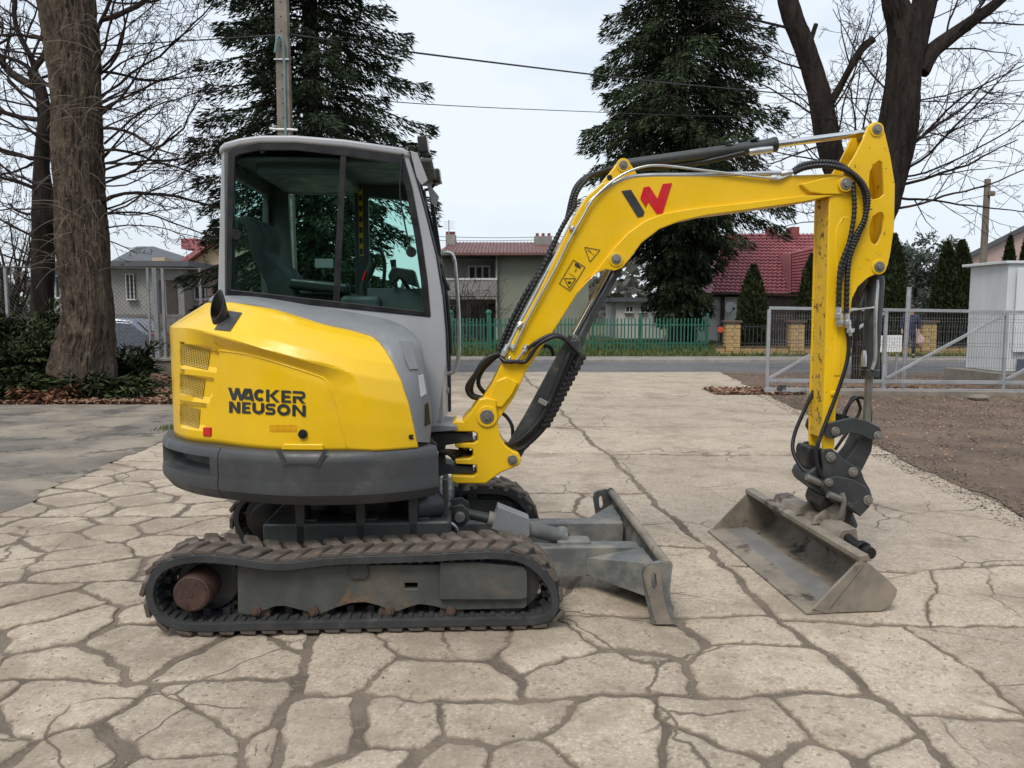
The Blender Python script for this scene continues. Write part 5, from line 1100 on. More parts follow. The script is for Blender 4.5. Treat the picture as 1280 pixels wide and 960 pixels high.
prof_f = [(0, ZB), (.0, 1.02), (.012, 1.14), (.04, 1.25), (.09, 1.34), (.15, 1.405), (.21, 1.445), (.28, 1.468), (.34, 1.475)]
def hoodp(s, v):
    g = smooth(0.0, 1.55, s); k = v * 8; i = min(7, int(k)); f = k - i
    a = [prof_f[i][c] * (1 - f) + prof_f[i + 1][c] * f for c in (0, 1)]; b = [prof_r[i][c] * (1 - f) + prof_r[i + 1][c] * f for c in (0, 1)]
    ins = a[0] * (1 - g) + b[0] * g; z = a[1] * (1 - g) + b[1] * g
    p, n = pth(s); return p + n * ins + Vector((0, 0, z)), n
XF = [(0, L(524, 549, -.62)[0]), (.25, L(513, 500, -.66)[0]), (.5, L(500, 455, -.66)[0]), (.68, L(493, 434, -.62)[0]), (.85, L(486, 425, -.55)[0]), (1, L(476, 421, -.48)[0] - .03)]
def s0_of(v):
    return s_of_x(float(np.interp(v, [a for a, _ in XF], [b for _, b in XF])))
NU, NV = 250, 72; SE = PL * .62
def hgrid(disp=None):
    vs = []; 
    for j in range(NV + 1):
        v = j / NV; s0 = s0_of(v)
        for i in range(NU + 1):
            u = i / NU; u = u * 1.0; s = s0 + (SE - s0) * u
            p, n = hoodp(s, v)
            if disp: p = p + n * disp(p, s, v)
            vs.append(p)
    k = NU + 1
    fs = [(j * k + i, j * k + i + 1, (j + 1) * k + i + 1, (j + 1) * k + i) for j in range(NV) for i in range(NU)]
    return vs, fs
vs, fs = hgrid(); HB = BVHTree.FromPolygons(vs, fs)
def onhood(px, py, off=.0, tree=None):
    for k in range(40):
        d = raylocal(px, py); h = (tree or HB).ray_cast(CAML, d)
        if h[0] is not None: break
        if k % 2 and py > 480: py -= .5
        else: px += .5 if px < 400 else -.5
    if h[0] is None: return None
    n = h[1] if h[1].dot(d) < 0 else -h[1]
    return h[0] + n * off
def xz(pts):
    o = []
    for a, b in pts:
        p = onhood(a, b)
        if p is not None: o.append((p.x, p.z))
    return o
lineA = xz([(222, 408), (245, 413), (270, 420), (330, 436), (385, 450), (415, 456), (432, 462), (444, 474), (452, 500), (460, 530), (468, 560)])
lineB = xz([(264, 436), (300, 441), (330, 448), (375, 462), (400, 470), (409, 477), (415, 490), (424, 525), (433, 560)])
zl = lineA[-1]; lineA.append((zl[0] + .02, .85)); zl = lineB[-1]; lineB.append((zl[0] + .01, .85))
def pdist(p, line):
    best = 9
    for (ax, az), (bx_, bz) in zip(line, line[1:]):
        dx, dz = bx_ - ax, bz - az; t = max(0, min(1, ((p[0] - ax) * dx + (p[1] - az) * dz) / (dx * dx + dz * dz + 1e-12)))
        best = min(best, math.hypot(p[0] - ax - t * dx, p[1] - az - t * dz))
    return best
polyA = lineA + [(-1.4, .85), (-1.4, lineA[0][1])]
polyB = lineB + [(lineB[0][0], .85)]
GR = [[(225, 428), (264, 437.5), (260, 463), (225, 455)], [(225, 466), (257.5, 474), (254, 499), (225, 491)], [(225, 504), (251, 511), (249, 536), (225, 529.5)]]
grq = [xz(g) for g in GR]
notch = xz([(354, 560), (358, 553.5), (402, 553.5), (405, 561)]) 
def hdisp(p, s, v):
    if p.y > .05: return 0
    q = (p.x, p.z); d = 0
    if inpoly(q, polyA):
        if inpoly(q, polyB): d = .05
        else:
            a, b = pdist(q, lineA), pdist(q, lineB); d = .05 * min(1, a / (a + b + 1e-6))
            if q[0] < lineB[0][0]: d = .05 * min(1, a / .10) * smooth(lineB[0][0] - .22, lineB[0][0], q[0])
    for g in grq:
        if len(g) == 4 and inpoly(q, g): d = max(d, 0) + .016
    return d
vs, fs = hgrid(hdisp); HB2 = BVHTree.FromPolygons(vs, fs)
hd = MB(); hd.add(vs, fs); hood = hd.build('engine_hood', YEL, EXC, 24)
so = hood.modifiers.new('thick', 'SOLIDIFY'); so.thickness = .012; so.offset = -1
# perforated grilles set in the hood openings
mg = bpy.data.materials.new('perforated_sheet'); mg.use_nodes = True; t = mg.node_tree; bs = t.nodes['Principled BSDF']
uv = t.nodes.new('ShaderNodeUVMap'); ck = t.nodes.new('ShaderNodeTexVoronoi'); ck.inputs['Scale'].default_value = 1; ck.inputs['Randomness'].default_value = 0
t.links.new(uv.outputs[0], ck.inputs['Vector']); mr = t.nodes.new('ShaderNodeMapRange'); mr.inputs['From Min'].default_value = .33; mr.inputs['From Max'].default_value = .42
t.links.new(ck.outputs['Distance'], mr.inputs[0]); mm = t.nodes.new('ShaderNodeMix'); mm.data_type = 'RGBA'; t.links.new(mr.outputs[0], mm.inputs[0])
mm.inputs['A'].default_value = (.012, .009, .004, 1); mm.inputs['B'].default_value = (.62, .40, .04, 1); t.links.new(mm.outputs['Result'], bs.inputs['Base Color']); bs.inputs['Roughness'].default_value = .6
for g in GR:
    b_ = MB(); n = 8; pts = []
    for j in range(n + 1):
        for i in range(n + 1):
            u, v = i / n, j / n
            u2, v2 = .01 + .98 * u, .02 + .96 * v
            px = (g[0][0] * (1 - u2) + g[1][0] * u2) * (1 - v2) + (g[3][0] * (1 - u2) + g[2][0] * u2) * v2
            py = (g[0][1] * (1 - u2) + g[1][1] * u2) * (1 - v2) + (g[3][1] * (1 - u2) + g[2][1] * u2) * v2
            pts.append(onhood(px, py, .004, HB2))
    if any(p is None for p in pts): continue
    b_.add(pts, [(j * 9 + i, j * 9 + i + 1, j * 9 + i + 10, j * 9 + i + 9) for j in range(n) for i in range(n)])
    o = b_.build('grille', mg, EXC, 60); ul = o.data.uv_layers.new(name='UVMap')
    for lp in o.data.loops:
        k = lp.vertex_index; ul.data[lp.index].uv = ((k % 9) / 8 * 17, (k // 9) / 8 * 12)
def decal(name, polys, mat, fn, parent, off=.0025, smooth_=0):
    b_ = MB()
    for i, pl in enumerate(polys):
        q = [fn(a, b, off + .00025 * (i % 7)) for a, b in pl]
        if all(x is not None for x in q): b_.add(q, [tuple(range(len(q)))])
    return b_.build(name, mat, parent, 0)
def stroke(pts, wd, closed=False):
    o = []; n = len(pts); nrm_ = []
    for i in range(n):
        a = pts[(i - 1) % n] if closed else pts[max(0, i - 1)]; b = pts[(i + 1) % n] if closed else pts[min(n - 1, i + 1)]
        t = Vector((b[0] - a[0], b[1] - a[1])).normalized(); nrm_.append((-t.y * wd / 2, t.x * wd / 2))
    for i in range(n if closed else n - 1):
        j = (i + 1) % n
        o.append([(pts[i][0] + nrm_[i][0], pts[i][1] + nrm_[i][1]), (pts[j][0] + nrm_[j][0], pts[j][1] + nrm_[j][1]), (pts[j][0] - nrm_[j][0], pts[j][1] - nrm_[j][1]), (pts[i][0] - nrm_[i][0], pts[i][1] - nrm_[i][1])])
    return o
def outline(pts, wd):
    o = []
    for i in range(len(pts)): o += stroke([pts[i], pts[(i + 1) % len(pts)]], wd)
    return o
def par(x0, y0, x1, y1, t): return [(x0, y0), (x0 + t, y0), (x1 + t, y1), (x1, y1)]
def rect(x0, y0, x1, y1): return [(x0, y0), (x1, y0), (x1, y1), (x0, y1)]
def ell(cx, cy, rx, ry, a0, a1, n=14): return [(cx + rx * math.cos(R(a0 + (a1 - a0) * i / n)), cy + ry * math.sin(R(a0 + (a1 - a0) * i / n))) for i in range(n + 1)]
def letter(ch, x0, x1, h):
    w_ = x1 - x0; t = 44; hm = h / 2
    if ch == 'W': return [par(x0, 0, x0 + 55, h, t), par(x0 + 100, 0, x0 + 58, h, t), par(x0 + 105, 0, x0 + 152, h, t), par(x1 - t, 0, x0 + 152, h, t)]
    if ch == 'A': return [[(x0 + 48, 0), (x0 + 96, 0), (x1, h), (x1 - 47, h)], rect(x0 + 4, h * .64, x1 - 50, h * .90), [(x0 + 48, 0), (x0 + 74, 20), (x0 + 22, h * .66), (x0 + 4, h * .66)]]
    if ch == 'C': return stroke(ell(x0 + w_ * .54, hm, w_ * .46 - t / 2 + 8, hm - t / 2, -40, -320), t)
    if ch == 'K': return [rect(x0, 0, x0 + t, h), par(x1 - t - 12, 0, x0 + t - 6, hm * 1.06, t + 8), par(x0 + t - 4, hm * .9, x1 - t - 8, h, t + 8)]
    if ch == 'E': return [rect(x0, 0, x0 + t, h), rect(x0, 0, x1, 33), rect(x0, hm - 16, x1 - 10, hm + 16), rect(x0, h - 33, x1, h)]
    if ch == 'R': return [rect(x0, h * .52, x0 + t, h), rect(x0, 0, x1 - 55, 34), rect(x0, h * .42, x1 - 55, h * .63)] + stroke(ell(x1 - 58, h * .31, 38, h * .215, -90, 90), 36) + [par(x0 + 62, h * .6, x1 - t - 6, h, t + 6)]
    if ch == 'N': return [rect(x0, 0, x0 + t, h), rect(x1 - t, 0, x1, h), par(x0, 0, x1 - t, h, t)]
    if ch == 'U': return [rect(x0, 0, x0 + t, h * .6), rect(x1 - t, 0, x1, h * .6)] + stroke(ell((x0 + x1) / 2, h * .58, w_ / 2 - t / 2, h * .42 - t / 2, 0, 180), t)
    if ch == 'S': return stroke([(x1 - 4, 18), (x0 + 50, 18)] + ell(x0 + 46, h * .31, 26, h * .195, -90, -270, 8)[1:] + [(x1 - 46, h * .5)] + ell(x1 - 46, h * .695, 26, h * .195, -90, 90, 8)[1:] + [(x0 + 2, h - 18)], 35)
    if ch == 'O': return stroke(ell((x0 + x1) / 2, hm, w_ / 2 - t / 2, hm - t / 2 + 3, 0, 342, 19), t, True)
def word(cells, y0, h, slope, xr):
    o = []
    for ch, a, b in cells:
        for pl in letter(ch, a, b, h): o.append([(280 + x / 10.667, 470 + (y0 + y + slope * (x - xr)) / 10.667) for x, y in pl])
    return o
wd_ = word([('W', 58, 322), ('A', 274, 408), ('C', 402, 546), ('K', 564, 748), ('E', 768, 896), ('R', 918, 1090)], 152, 163, .052, 60) + \
      word([('N', 75, 222), ('E', 246, 360), ('U', 383, 542), ('S', 556, 692), ('O', 712, 888), ('N', 913, 1092)], 335, 152, .053, 75)
def hoodfn(a, b, off): return onhood(a, b, off, HB2)
bd = [onhood(a, b, -.001, HB2) for a, b in ((266, 437), (285, 439.5), (305, 442.5), (330, 448.5), (350, 454.5), (375, 462.5), (395, 469), (404, 473), (409, 478), (413, 487), (417, 500), (423, 522), (430, 548), (433, 558))]
b_ = MB(); b_.tube(spline(bd, 6), .0055, 8); b_.build('hood_bead', YEL, EXC, 60)
decal('lettering', wd_, DKD, hoodfn, EXC, .003)
decal('warning_decal', [x for k in range(4) for x in outline([(338 + k * 8.2, 531.5), (345.5 + k * 8.2, 531.8), (345.5 + k * 8.2, 539), (338 + k * 8.2, 538.8)], .9) + outline([(342 + k * 8.2, 533), (344.3 + k * 8.2, 537.4), (339.6 + k * 8.2, 537.2)], .8)], ORD, hoodfn, EXC)
c = onhood(378.8, 542.5, 0, HB2); b_ = MB(); b_.cyl(c + Vector((0, .02, 0)), c + Vector((0, -.012, 0)), .026, .023, 24); b_.cyl(c + Vector((0, -.012, 0)), c + Vector((0, -.018, 0)), .012, .011, 12); b_.build('hood_latch', BLK, EXC, 40)
b_ = MB(); q = [onhood(a, b, .0, HB2) for a, b in ((255.5, 534), (265, 534), (265, 545), (255.5, 545))]
b_.add([p + Vector((0, 0, 0)) for p in q] + [p + (p - Vector((0, 0, p.z))).normalized() * .008 for p in q], [(0, 1, 2, 3), (4, 5, 6, 7), (0, 1, 5, 4), (1, 2, 6, 5), (2, 3, 7, 6), (3, 0, 4, 7)]); b_.build('reflector', RED, EXC, 0, .002)
eq = ((284, 389), (303, 391.5), (288, 414.5), (268, 412.5)); b_ = MB(); q = []
for j_ in range(9):
    for i_ in range(9):
        u, v = i_ / 8, j_ / 8; q.append(onhood((eq[0][0] * (1 - u) + eq[1][0] * u) * (1 - v) + (eq[3][0] * (1 - u) + eq[2][0] * u) * v, (eq[0][1] * (1 - u) + eq[1][1] * u) * (1 - v) + (eq[3][1] * (1 - u) + eq[2][1] * u) * v, .004, HB2))
b_.add(q, [(j_ * 9 + i_, j_ * 9 + i_ + 1, j_ * 9 + i_ + 10, j_ * 9 + i_ + 9) for j_ in range(8) for i_ in range(8)]); b_.build('exhaust_recess_shade', STEEL, EXC, 60)  # dark sheet on the hood stands in for the shaded exhaust recess
c = onhood(288, 409, 0, HB2); ax = Vector((-.15, -.25, .95)).normalized(); nr_ = Vector((-.5, -.82, .28)).normalized()
e1_ = ax.cross(nr_).normalized(); e2_ = ax.cross(e1_)
def ering(cc, r, cut):
    o = []
    for k in range(32):
        q = (e1_ * math.cos(2 * math.pi * k / 32) + e2_ * math.sin(2 * math.pi * k / 32)) * r; o.append(cc + q - (ax * (q.dot(nr_) / ax.dot(nr_)) if cut else Vector()))
    return o
tip = onhood(279, 396, .075, HB2); e_ = tip - ax * .16
b_ = MB(); b_.loft([ering(e_, .046, 0), ering(tip, .046, 1), ering(tip, .041, 1), ering(e_ + ax * .03, .038, 0)], True, False); b_.build('exhaust_pipe', BLK, EXC, 40)
b_ = MB(); q = [hoodfn(a, b, o_) for o_ in (.0, .012) for a, b in ((353, 562), (355, 554.5), (404, 555), (405, 562.5))]
b_.add(q, [(0, 1, 2, 3), (4, 5, 6, 7), (0, 1, 5, 4), (1, 2, 6, 5), (2, 3, 7, 6), (3, 0, 4, 7)]); b_.build('hood_grip', YEL, EXC, 0, .006)
decal('paint_chip', [[(511, 543.5), (517, 543), (515.5, 546), (517.5, 549), (512, 549.5), (510.5, 547)], [(521, 544), (523.5, 543), (525, 549), (522, 552), (520.5, 549)]], BLK, hoodfn, EXC, .003)
# ------------------------------------------------------------------ counterweight ring (two castings)
def cwp(s, z, k):
    p, n = pth(s); x = p - n * (.012 + .045 * smooth(.9, 1.5, s)); 
    return x + n * k + Vector((0, 0, z))
cwprof = [(.02, .917), (.012, .912), (0, .895), (-.012, .72), (-.01, .70), (.03, .645), (.10, .625), (.30, .625)]
s_split = s_of_x(onhood(280, 556)[0]) if onhood(280, 556) is not None else .95
sP0, sP1 = s_of_x(-.72), s_of_x(-1.085)
def cw(name, sa, sb, pocket, n):
    rings = []; b_ = MB(); S_ = [sa + (sb - sa) * i / n for i in range(n + 1)]
    for s in S_:
        r = []
        for k, (ins, z) in enumerate(cwprof):
            r.append(cwp(s, z, ins))
            if k == 2:
                for zz in (.868, .864, .80, .77, .765): 
                    d = 0
                    if pocket and zz in (.864, .80, .77): d = .10 * smooth(sP0, sP0 + .012, s) * (1 - smooth(sP1 - .02, sP1, s))
                    if pocket and zz == .77: d *= .55
                    r.append(cwp(s, zz, ins + d - .006))
            
        rings.append(r)
    b_.loft(rings, False, False)
    top = [cwp(s, .9175, .02) for s in S_]; inn = [cwp(s, .9175, .30) for s in S_]
    m = len(S_); b_.add(top + inn, [(i, i + 1, m + i + 1, m + i) for i in range(m - 1)])
    for idx in (0, m - 1):
        e = rings[idx] + [inn[idx]]; b_.add(e, [tuple(range(len(e)))])
    return b_.build(name, GRY, EXC, 28)
cw('counterweight_corner', s_split + .004, PL * .70, True, 150)
skirt = cw('side_skirt', s_of_x(.43), s_split - .002, False, 60)
b_ = MB(); q = [(345, 562.5), (412, 562.5), (400, 584), (354, 584)]
def cwon(px, py, off):
    d = raylocal(px, py)
    x, z = L(px, py, -.80); yl = -.80
    for _ in range(8):
        s = s_of_x(x); p, n = pth(s); yl = (p - n * .018).y; x, z = L(px, py, yl)
    return Vector((x, yl - off, z))
fr0 = [(345, 561.5), (354.5, 583.5), (399.5, 583.5), (411, 561.5)]; fi = [(351.5, 561.5), (357.5, 579), (396, 579), (405, 561.5)]
for i in range(3):
    b_.add([cwon(*fr0[i], .004), cwon(*fr0[i + 1], .004), cwon(*fi[i + 1], .009), cwon(*fi[i], .009)], [(0, 1, 2, 3)])
    b_.add([cwon(*fi[i], .009), cwon(*fi[i + 1], .009), cwon(*fi[i + 1], .0), cwon(*fi[i], .0)], [(0, 1, 2, 3)])
b_.build('skirt_notch_rim', GRY, skirt, 30)
# deck under the cab and front panel
b_ = MB(); dk = [pth(s_of_x(.42) + (PL - 2 * s_of_x(.42)) * i / 40)[0] * .93 for i in range(41)]; b_.prism([(p.x, p.y) for p in dk], (), .64, .90, fn=lambda p, z: Vector((p[0], p[1], z))); b_.build('deck', STEEL, EXC, 30, .01)
# ------------------------------------------------------------------ grey cover between hood and cab, and lamp/vent column
def hrim(s, e): 
    p, n = hoodp(s, 1.0); return p + n * e
cabz = lambda x: float(np.interp(x, [L(275, 374, -.15)[0], L(545, 400, -.15)[0]], [L(275, 374, -.15)[1], L(545, 400, -.15)[1]]))
def hedge(px, py, dx, dy):
    for k in range(60):
        d = raylocal(px + dx * k * .5, py + dy * k * .5); h = HB.ray_cast(CAML, d)
        if h[0] is not None: return h[0]
    return L3(px, py, -.5)
rows = [((262, 373.5), (0, 1), (268, 370, -.16)), ((300, 379.5), (0, 1), (300, 371, -.16)), ((336, 385.5), (0, 1), (335, 375, -.16)), ((399, 396.5), (0, 1), (400, 385, -.16)), ((446, 408.5), (0, 1), (452, 393, -.17)), ((470, 417), (-.5, 1), (486, 400, -.2)), ((482, 424), (-.7, .7), (508, 410, -.28)), ((490, 433), (-1, .3), (525, 428, -.42)), ((497, 450), (-1, 0), (530.5, 455, -.47)), ((508, 481), (-1, 0), (536, 490, -.50)), ((517, 515), (-1, 0), (539.5, 520, -.50)), ((525.5, 553), (-1, -.1), (537, 554, -.52))]
A_ = spline([hedge(*a, *d) for a, d, _ in rows], 5); B2_ = spline([L3(*f) for _, _, f in rows], 5); nR = len(A_); rings = []
for i in range(nR):
    a, b = A_[i], B2_[i]; u = i / (nR - 1); t = (A_[min(i + 1, nR - 1)] - A_[max(0, i - 1)]).normalized(); nn = t.cross(b - a).normalized()
    if nn.dot(CAML - a) < 0: nn = -nn
    k = .010 + .016 * smooth(0, .35, u) * (1 - smooth(.8, 1, u))
    rings.append([a - nn * .05, a + nn * .002, a.lerp(b, .1) + nn * (.004 + k * .7), a.lerp(b, .4) + nn * (.004 + k), a.lerp(b, .75) + nn * (.004 + k * .9), a.lerp(b, .96) + nn * .006, b, b + Vector((-.02, .16, -.06 * (1 - smooth(.5, .7, u))))])
cvp = MB(); cvp.loft(rings, False, False); fcol = cvp.build('top_cover', COVG, EXC, 40); col_ = cvp
def colon(px, py, off):
    d = raylocal(px, py); h = CB.ray_cast(CAML, d); 
    return None if h[0] is None else h[0] - d * off
CB = BVHTree.FromPolygons(col_.v, col_.f)
for nm, q, mt in (('access_panel', [(499, 426), (515, 426), (523, 461), (512, 462), (508, 452)], COVG), ('front_lamp', [(523, 470), (529.5, 468), (533.5, 492), (526, 497)], LENS), ('vent_slot', [(532, 506), (535.5, 503), (538.5, 530), (531.5, 533)], BLK), ('upper_vent', [(516, 428), (525, 425), (531, 452), (524, 458)], GRY)):
    pts = [colon(a, b, .012) for a, b in q]
    if all(p is not None for p in pts):
        pb = [p + Vector((-.004, .016, 0)) for p in pts]; n = len(q); b_ = MB(); b_.add(pts + pb, [tuple(range(n)), tuple(range(2 * n - 1, n - 1, -1))] + [(i, (i + 1) % n, n + (i + 1) % n, n + i) for i in range(n)]); b_.build(nm, mt, fcol, 0, .002)
# ------------------------------------------------------------------ cab
YN, YF = -.14, .80
outer = [(272, 376), (273, 330), (275, 250), (276.6, 186), (281, 180), (300, 174.5), (325, 171), (369, 171), (430, 176), (503, 186.5), (509, 190), (520, 225), (532, 270), (544, 318), (553, 372), (557, 420), (558, 452), (545, 535), (440, 535), (440, 397)]
inner_f = [(283, 370), (283.5, 300), (286, 190), (290, 186), (325, 178), (370, 178), (430, 184), (500, 194), (505, 198), (515, 235), (527, 300), (534, 350), (538, 396)]
glass_o = [(289.5, 362), (290.5, 300), (294, 196), (300, 193), (325, 188), (370, 188), (430, 195), (495, 204), (500, 208), (508, 240), (519, 300), (526, 350), (529, 389)]
cabo = LP(outer, YN); cabi = LP(inner_f, YN)
fl = lambda pts: pts
b_ = MB(); b_.prism(cabo, [cabi], YN, YN + .06); cabf = b_.build('cab_frame', CABG, EXC, 30, .008)
b_ = MB(); b_.prism(cabi, [LP(glass_o, YN)], YN - .006, YN + .03); b_.build('window_gasket', BLK, cabf, 30, .003)
def pane(name, pts, y, parent, mt=GLS, th=.004):
    b_ = MB(); b_.prism(pts, (), y, y + th); return b_.build(name, mt, parent, 0)
side_pane = LP(glass_o, YN); pane('window_pane', side_pane, YN + .012, cabf)
b_ = MB(); b_.prism(LP([(426, 190), (433, 190), (424, 380), (416, 379)], YN), (), YN - .003, YN + .011); b_.build('window_divider', BLK, cabf, 30, .002)
for px, py in ((294.5, 292.5), (514, 315)):
    c = L3(px, py, YN); b_ = MB(); b_.cyl(c + Vector((0, -.004, 0)), c + Vector((0, .011, 0)), .03, n=24); b_.cyl(c + Vector((0, .018, 0)), c + Vector((0, .05, 0)), .025, n=20); b_.build('window_knob', BLK, cabf, 40)
# far side frame (door side) with its own openings; x and z as on the near side
fo_ = [p for p in cabo]; fx = lambda t: cabo[0][0] + (cabo[16][0] - cabo[0][0]) * t
zb_, zt_ = cabz(0) + .02, L(369, 190, YN)[1]
h1 = [(fx(.20), zb_ + .02), (fx(.17), zb_ + .30), (fx(.16), zt_ - .10), (fx(.50), zt_ - .10), (fx(.50), zb_ - .02), (fx(.34), zb_ - .05)]
h2 = [(fx(.575), zb_ - .3), (fx(.575), zt_ - .12), (fx(.86), zt_ - .15), (fx(.96), zb_ + .20), (fx(.97), zb_ - .3)]
cl2 = [(x, z) for x, z in cabo]; cl2[0] = (cabo[0][0], .92); cl2 = cl2[:17] + [(cabo[16][0], .92)]
b_ = MB(); b_.prism(cl2, [h1, h2], YF - .05, YF); farf = b_.build('cab_door_frame', INT, EXC, 30, .006)
pane('window_pane', h1, YF - .02, farf); pane('window_pane', h2, YF - .02, farf)
b_ = MB(); b_.tube(spline([(fx(.60), YF - .08, zb_ + .08), (fx(.64), YF - .10, zb_ + .10), (fx(.66), YF - .10, zb_ + .30), (fx(.64), YF - .10, zb_ + .40), (fx(.60), YF - .08, zb_ + .42)]), .013); b_.build('grab_handle', BLK, farf, 60)
b_ = MB(); b_.box((fx(.535), YF - .053, zb_ + .62), (.028, .004, .5)); st_ = b_.build('pillar_sticker', ORD, farf, 0)
b_ = MB(); 
for k in range(7): b_.box((fx(.535), YF - .056, zb_ + .40 + k * .072), (.022, .002, .04))
b_.build('sticker_print', DKD, st_, 0)
# roof, back, front
rf = [(x, z + .008) for x, z in cabo[3:11]]; rf[0] = (rf[0][0] - .012, rf[0][1]); rf[-1] = (rf[-1][0] + .012, rf[-1][1])
b_ = MB(); b_.prism(rf + [(x, z - .045) for x, z in reversed(rf)], (), YN - .012, YF + .012); b_.build('cab_roof', CABG, EXC, 40, .02, 3)
xr = cabo[0][0]; xr1 = cabo[3][0]
b_ = MB(); bz = [.92, cabz(-1) + .05, cabo[3][1] - .10, cabo[3][1]]
bk = [(YN, .9), (YF, .9), (YF, cabo[3][1]), (YN, cabo[3][1])]; bh = [(YN + .10, cabz(-1) + .03), (YF - .10, cabz(-1) + .03), (YF - .10, cabo[3][1] - .14), (YN + .10, cabo[3][1] - .14)]
fnb = lambda p, t: Vector((xr + .012 + (xr1 - xr) * (p[1] - .9) / (cabo[3][1] - .9) + t, p[0], p[1]))
b_.prism(bk, [bh], .0, .035, fn=fnb); rear = b_.build('cab_rear_frame', INT, EXC, 30, .005)
b_ = MB(); b_.prism(bh, (), .012, .018, fn=fnb); b_.build('window_pane', GLS, rear, 0)
# front: slanted windscreen between the two front pillars
fp = [cabo[k] for k in (10, 11, 12, 13, 14, 15, 16)]
b_ = MB(); rings = [[Vector((x - .01, y, z)) for x, z in fp] for y in (YN + .062, YF - .052)]; b_.loft(rings, False, False); ws = b_.build('windscreen', GLS, EXC, 60)
b_ = MB()
for y in (YN + .07, YF - .06): b_.tube([Vector((x - .004, y, z)) for x, z in fp], .018, 8)
b_.tube([(fp[3][0] + .0, YN + .07, fp[3][1]), (fp[3][0], YF - .06, fp[3][1])], .014, 8)
b_.build('windscreen_seal', BLK, ws, 40)
b_ = MB()
for x, z, x2, z2 in ((fp[1][0], fp[1][1], fp[4][0], fp[4][1]),):
    b_.tube([(x + .03, .1, z - .02), (x + .05, .12, (z + z2) / 2), (x2 + .03, .16, z2 + .05)], .012, 6)
b_.build('wiper', BLK, ws, 40)
b_ = MB(); b_.prism([(L(536, 399, YN)[0] - .02, .92), (L(536, 399, YN)[0] - .02, cabz(.4)), (cabo[16][0] - .03, cabz(.4)), (cabo[16][0] - .02, .92)], (), YN + .061, YF - .051); b_.build('cab_front_panel', CABG, EXC, 30, .005)
b_ = MB(); b_.prism([(xr + .02, .93), (xr + .05, .93), (xr + .05, cabz(-1)), (xr + .02, cabz(-1))], (), YN + .06, YF - .06); b_.box(((xr + .4) / 2 - .1, .33, .95), (1.1, .85, .05)); b_.build('cab_floor', INT, EXC, 0)
# work lamp, front flasher, mirror bracket
def lamp(px, py, y, sc):
    c = L3(px, py, y); b_ = MB(); b_.box(c, (.055 * sc, .1 * sc, .1 * sc), rot=Matrix.Rotation(R(-8), 3, 'Y')); o = b_.build('work_lamp', BLK, EXC, 30, .012)
    b_ = MB(); b_.box(c + Vector((.03 * sc, 0, .0)), (.008, .09 * sc, .09 * sc), rot=Matrix.Rotation(R(-8), 3, 'Y')); b_.build('lamp_lens', LENS, o, 30, .003)
    b_ = MB(); b_.tube([c + Vector((-.01, 0, -.05 * sc)), c + Vector((-.04, 0, -.085 * sc)), c + Vector((-.08, 0, -.09 * sc))], .01); b_.build('lamp_bracket', BLK, o, 40)
lamp(529, 182, YN + .10, 1); lamp(545.5, 221, .55, .95)
b_ = MB(); b_.prism(LP([(513, 189), (522, 192), (535, 226), (527, 232), (521, 222)], YN), (), YN - .02, YN - .002); b_.prism(LP([(538, 232), (549, 246), (545, 258), (539, 254), (533, 228)], .3), (), .30, .308); b_.build('lamp_plate', CABG, EXC, 30, .003)
b_ = MB(); b_.tube(spline([L3(506, 186, YN - .01), L3(512, 183, YN), L3(522, 186, YN + .05), L3(524, 195, YN + .05)]), .005, 6); b_.tube(spline([L3(503, 192, YN - .01), L3(500, 240, YN - .012), L3(506, 280, YN - .01), L3(515, 318, YN - .01)]), .005, 6); b_.build('lamp_cable', BLK, EXC, 60)
# handrail at the front of the cab, door post
yh = .62
b_ = MB(); b_.tube(spline([L3(551, 317, yh), L3(561, 316, yh), L3(567, 322, yh), L3(570, 345, yh), L3(573.5, 400, yh), L3(573.5, 440, yh), L3(569, 462, yh), L3(560, 467, yh), L3(550, 468, yh)], 6), .014, 10); b_.build('handrail', ZINC, EXC, 60)
b_ = MB(); b_.prism(LP([(537, 245), (542, 250), (551, 310), (557, 380), (558, 470), (552, 475), (552, 380), (546, 320)], .70), (), .66, .72); b_.build('door_edge', BLK, EXC, 30, .004)
b_ = MB(); b_.box((L(550, 488, .55)[0], .55, L(550, 488, .55)[1]), (.12, .1, .03)); b_.cyl(L3(547, 492, .5), L3(558, 486, .5), .016); b_.cyl(L3(540, 511, .2), L3(549, 511, .2), .018); b_.build('door_catch', CABG, EXC, 30, .004)
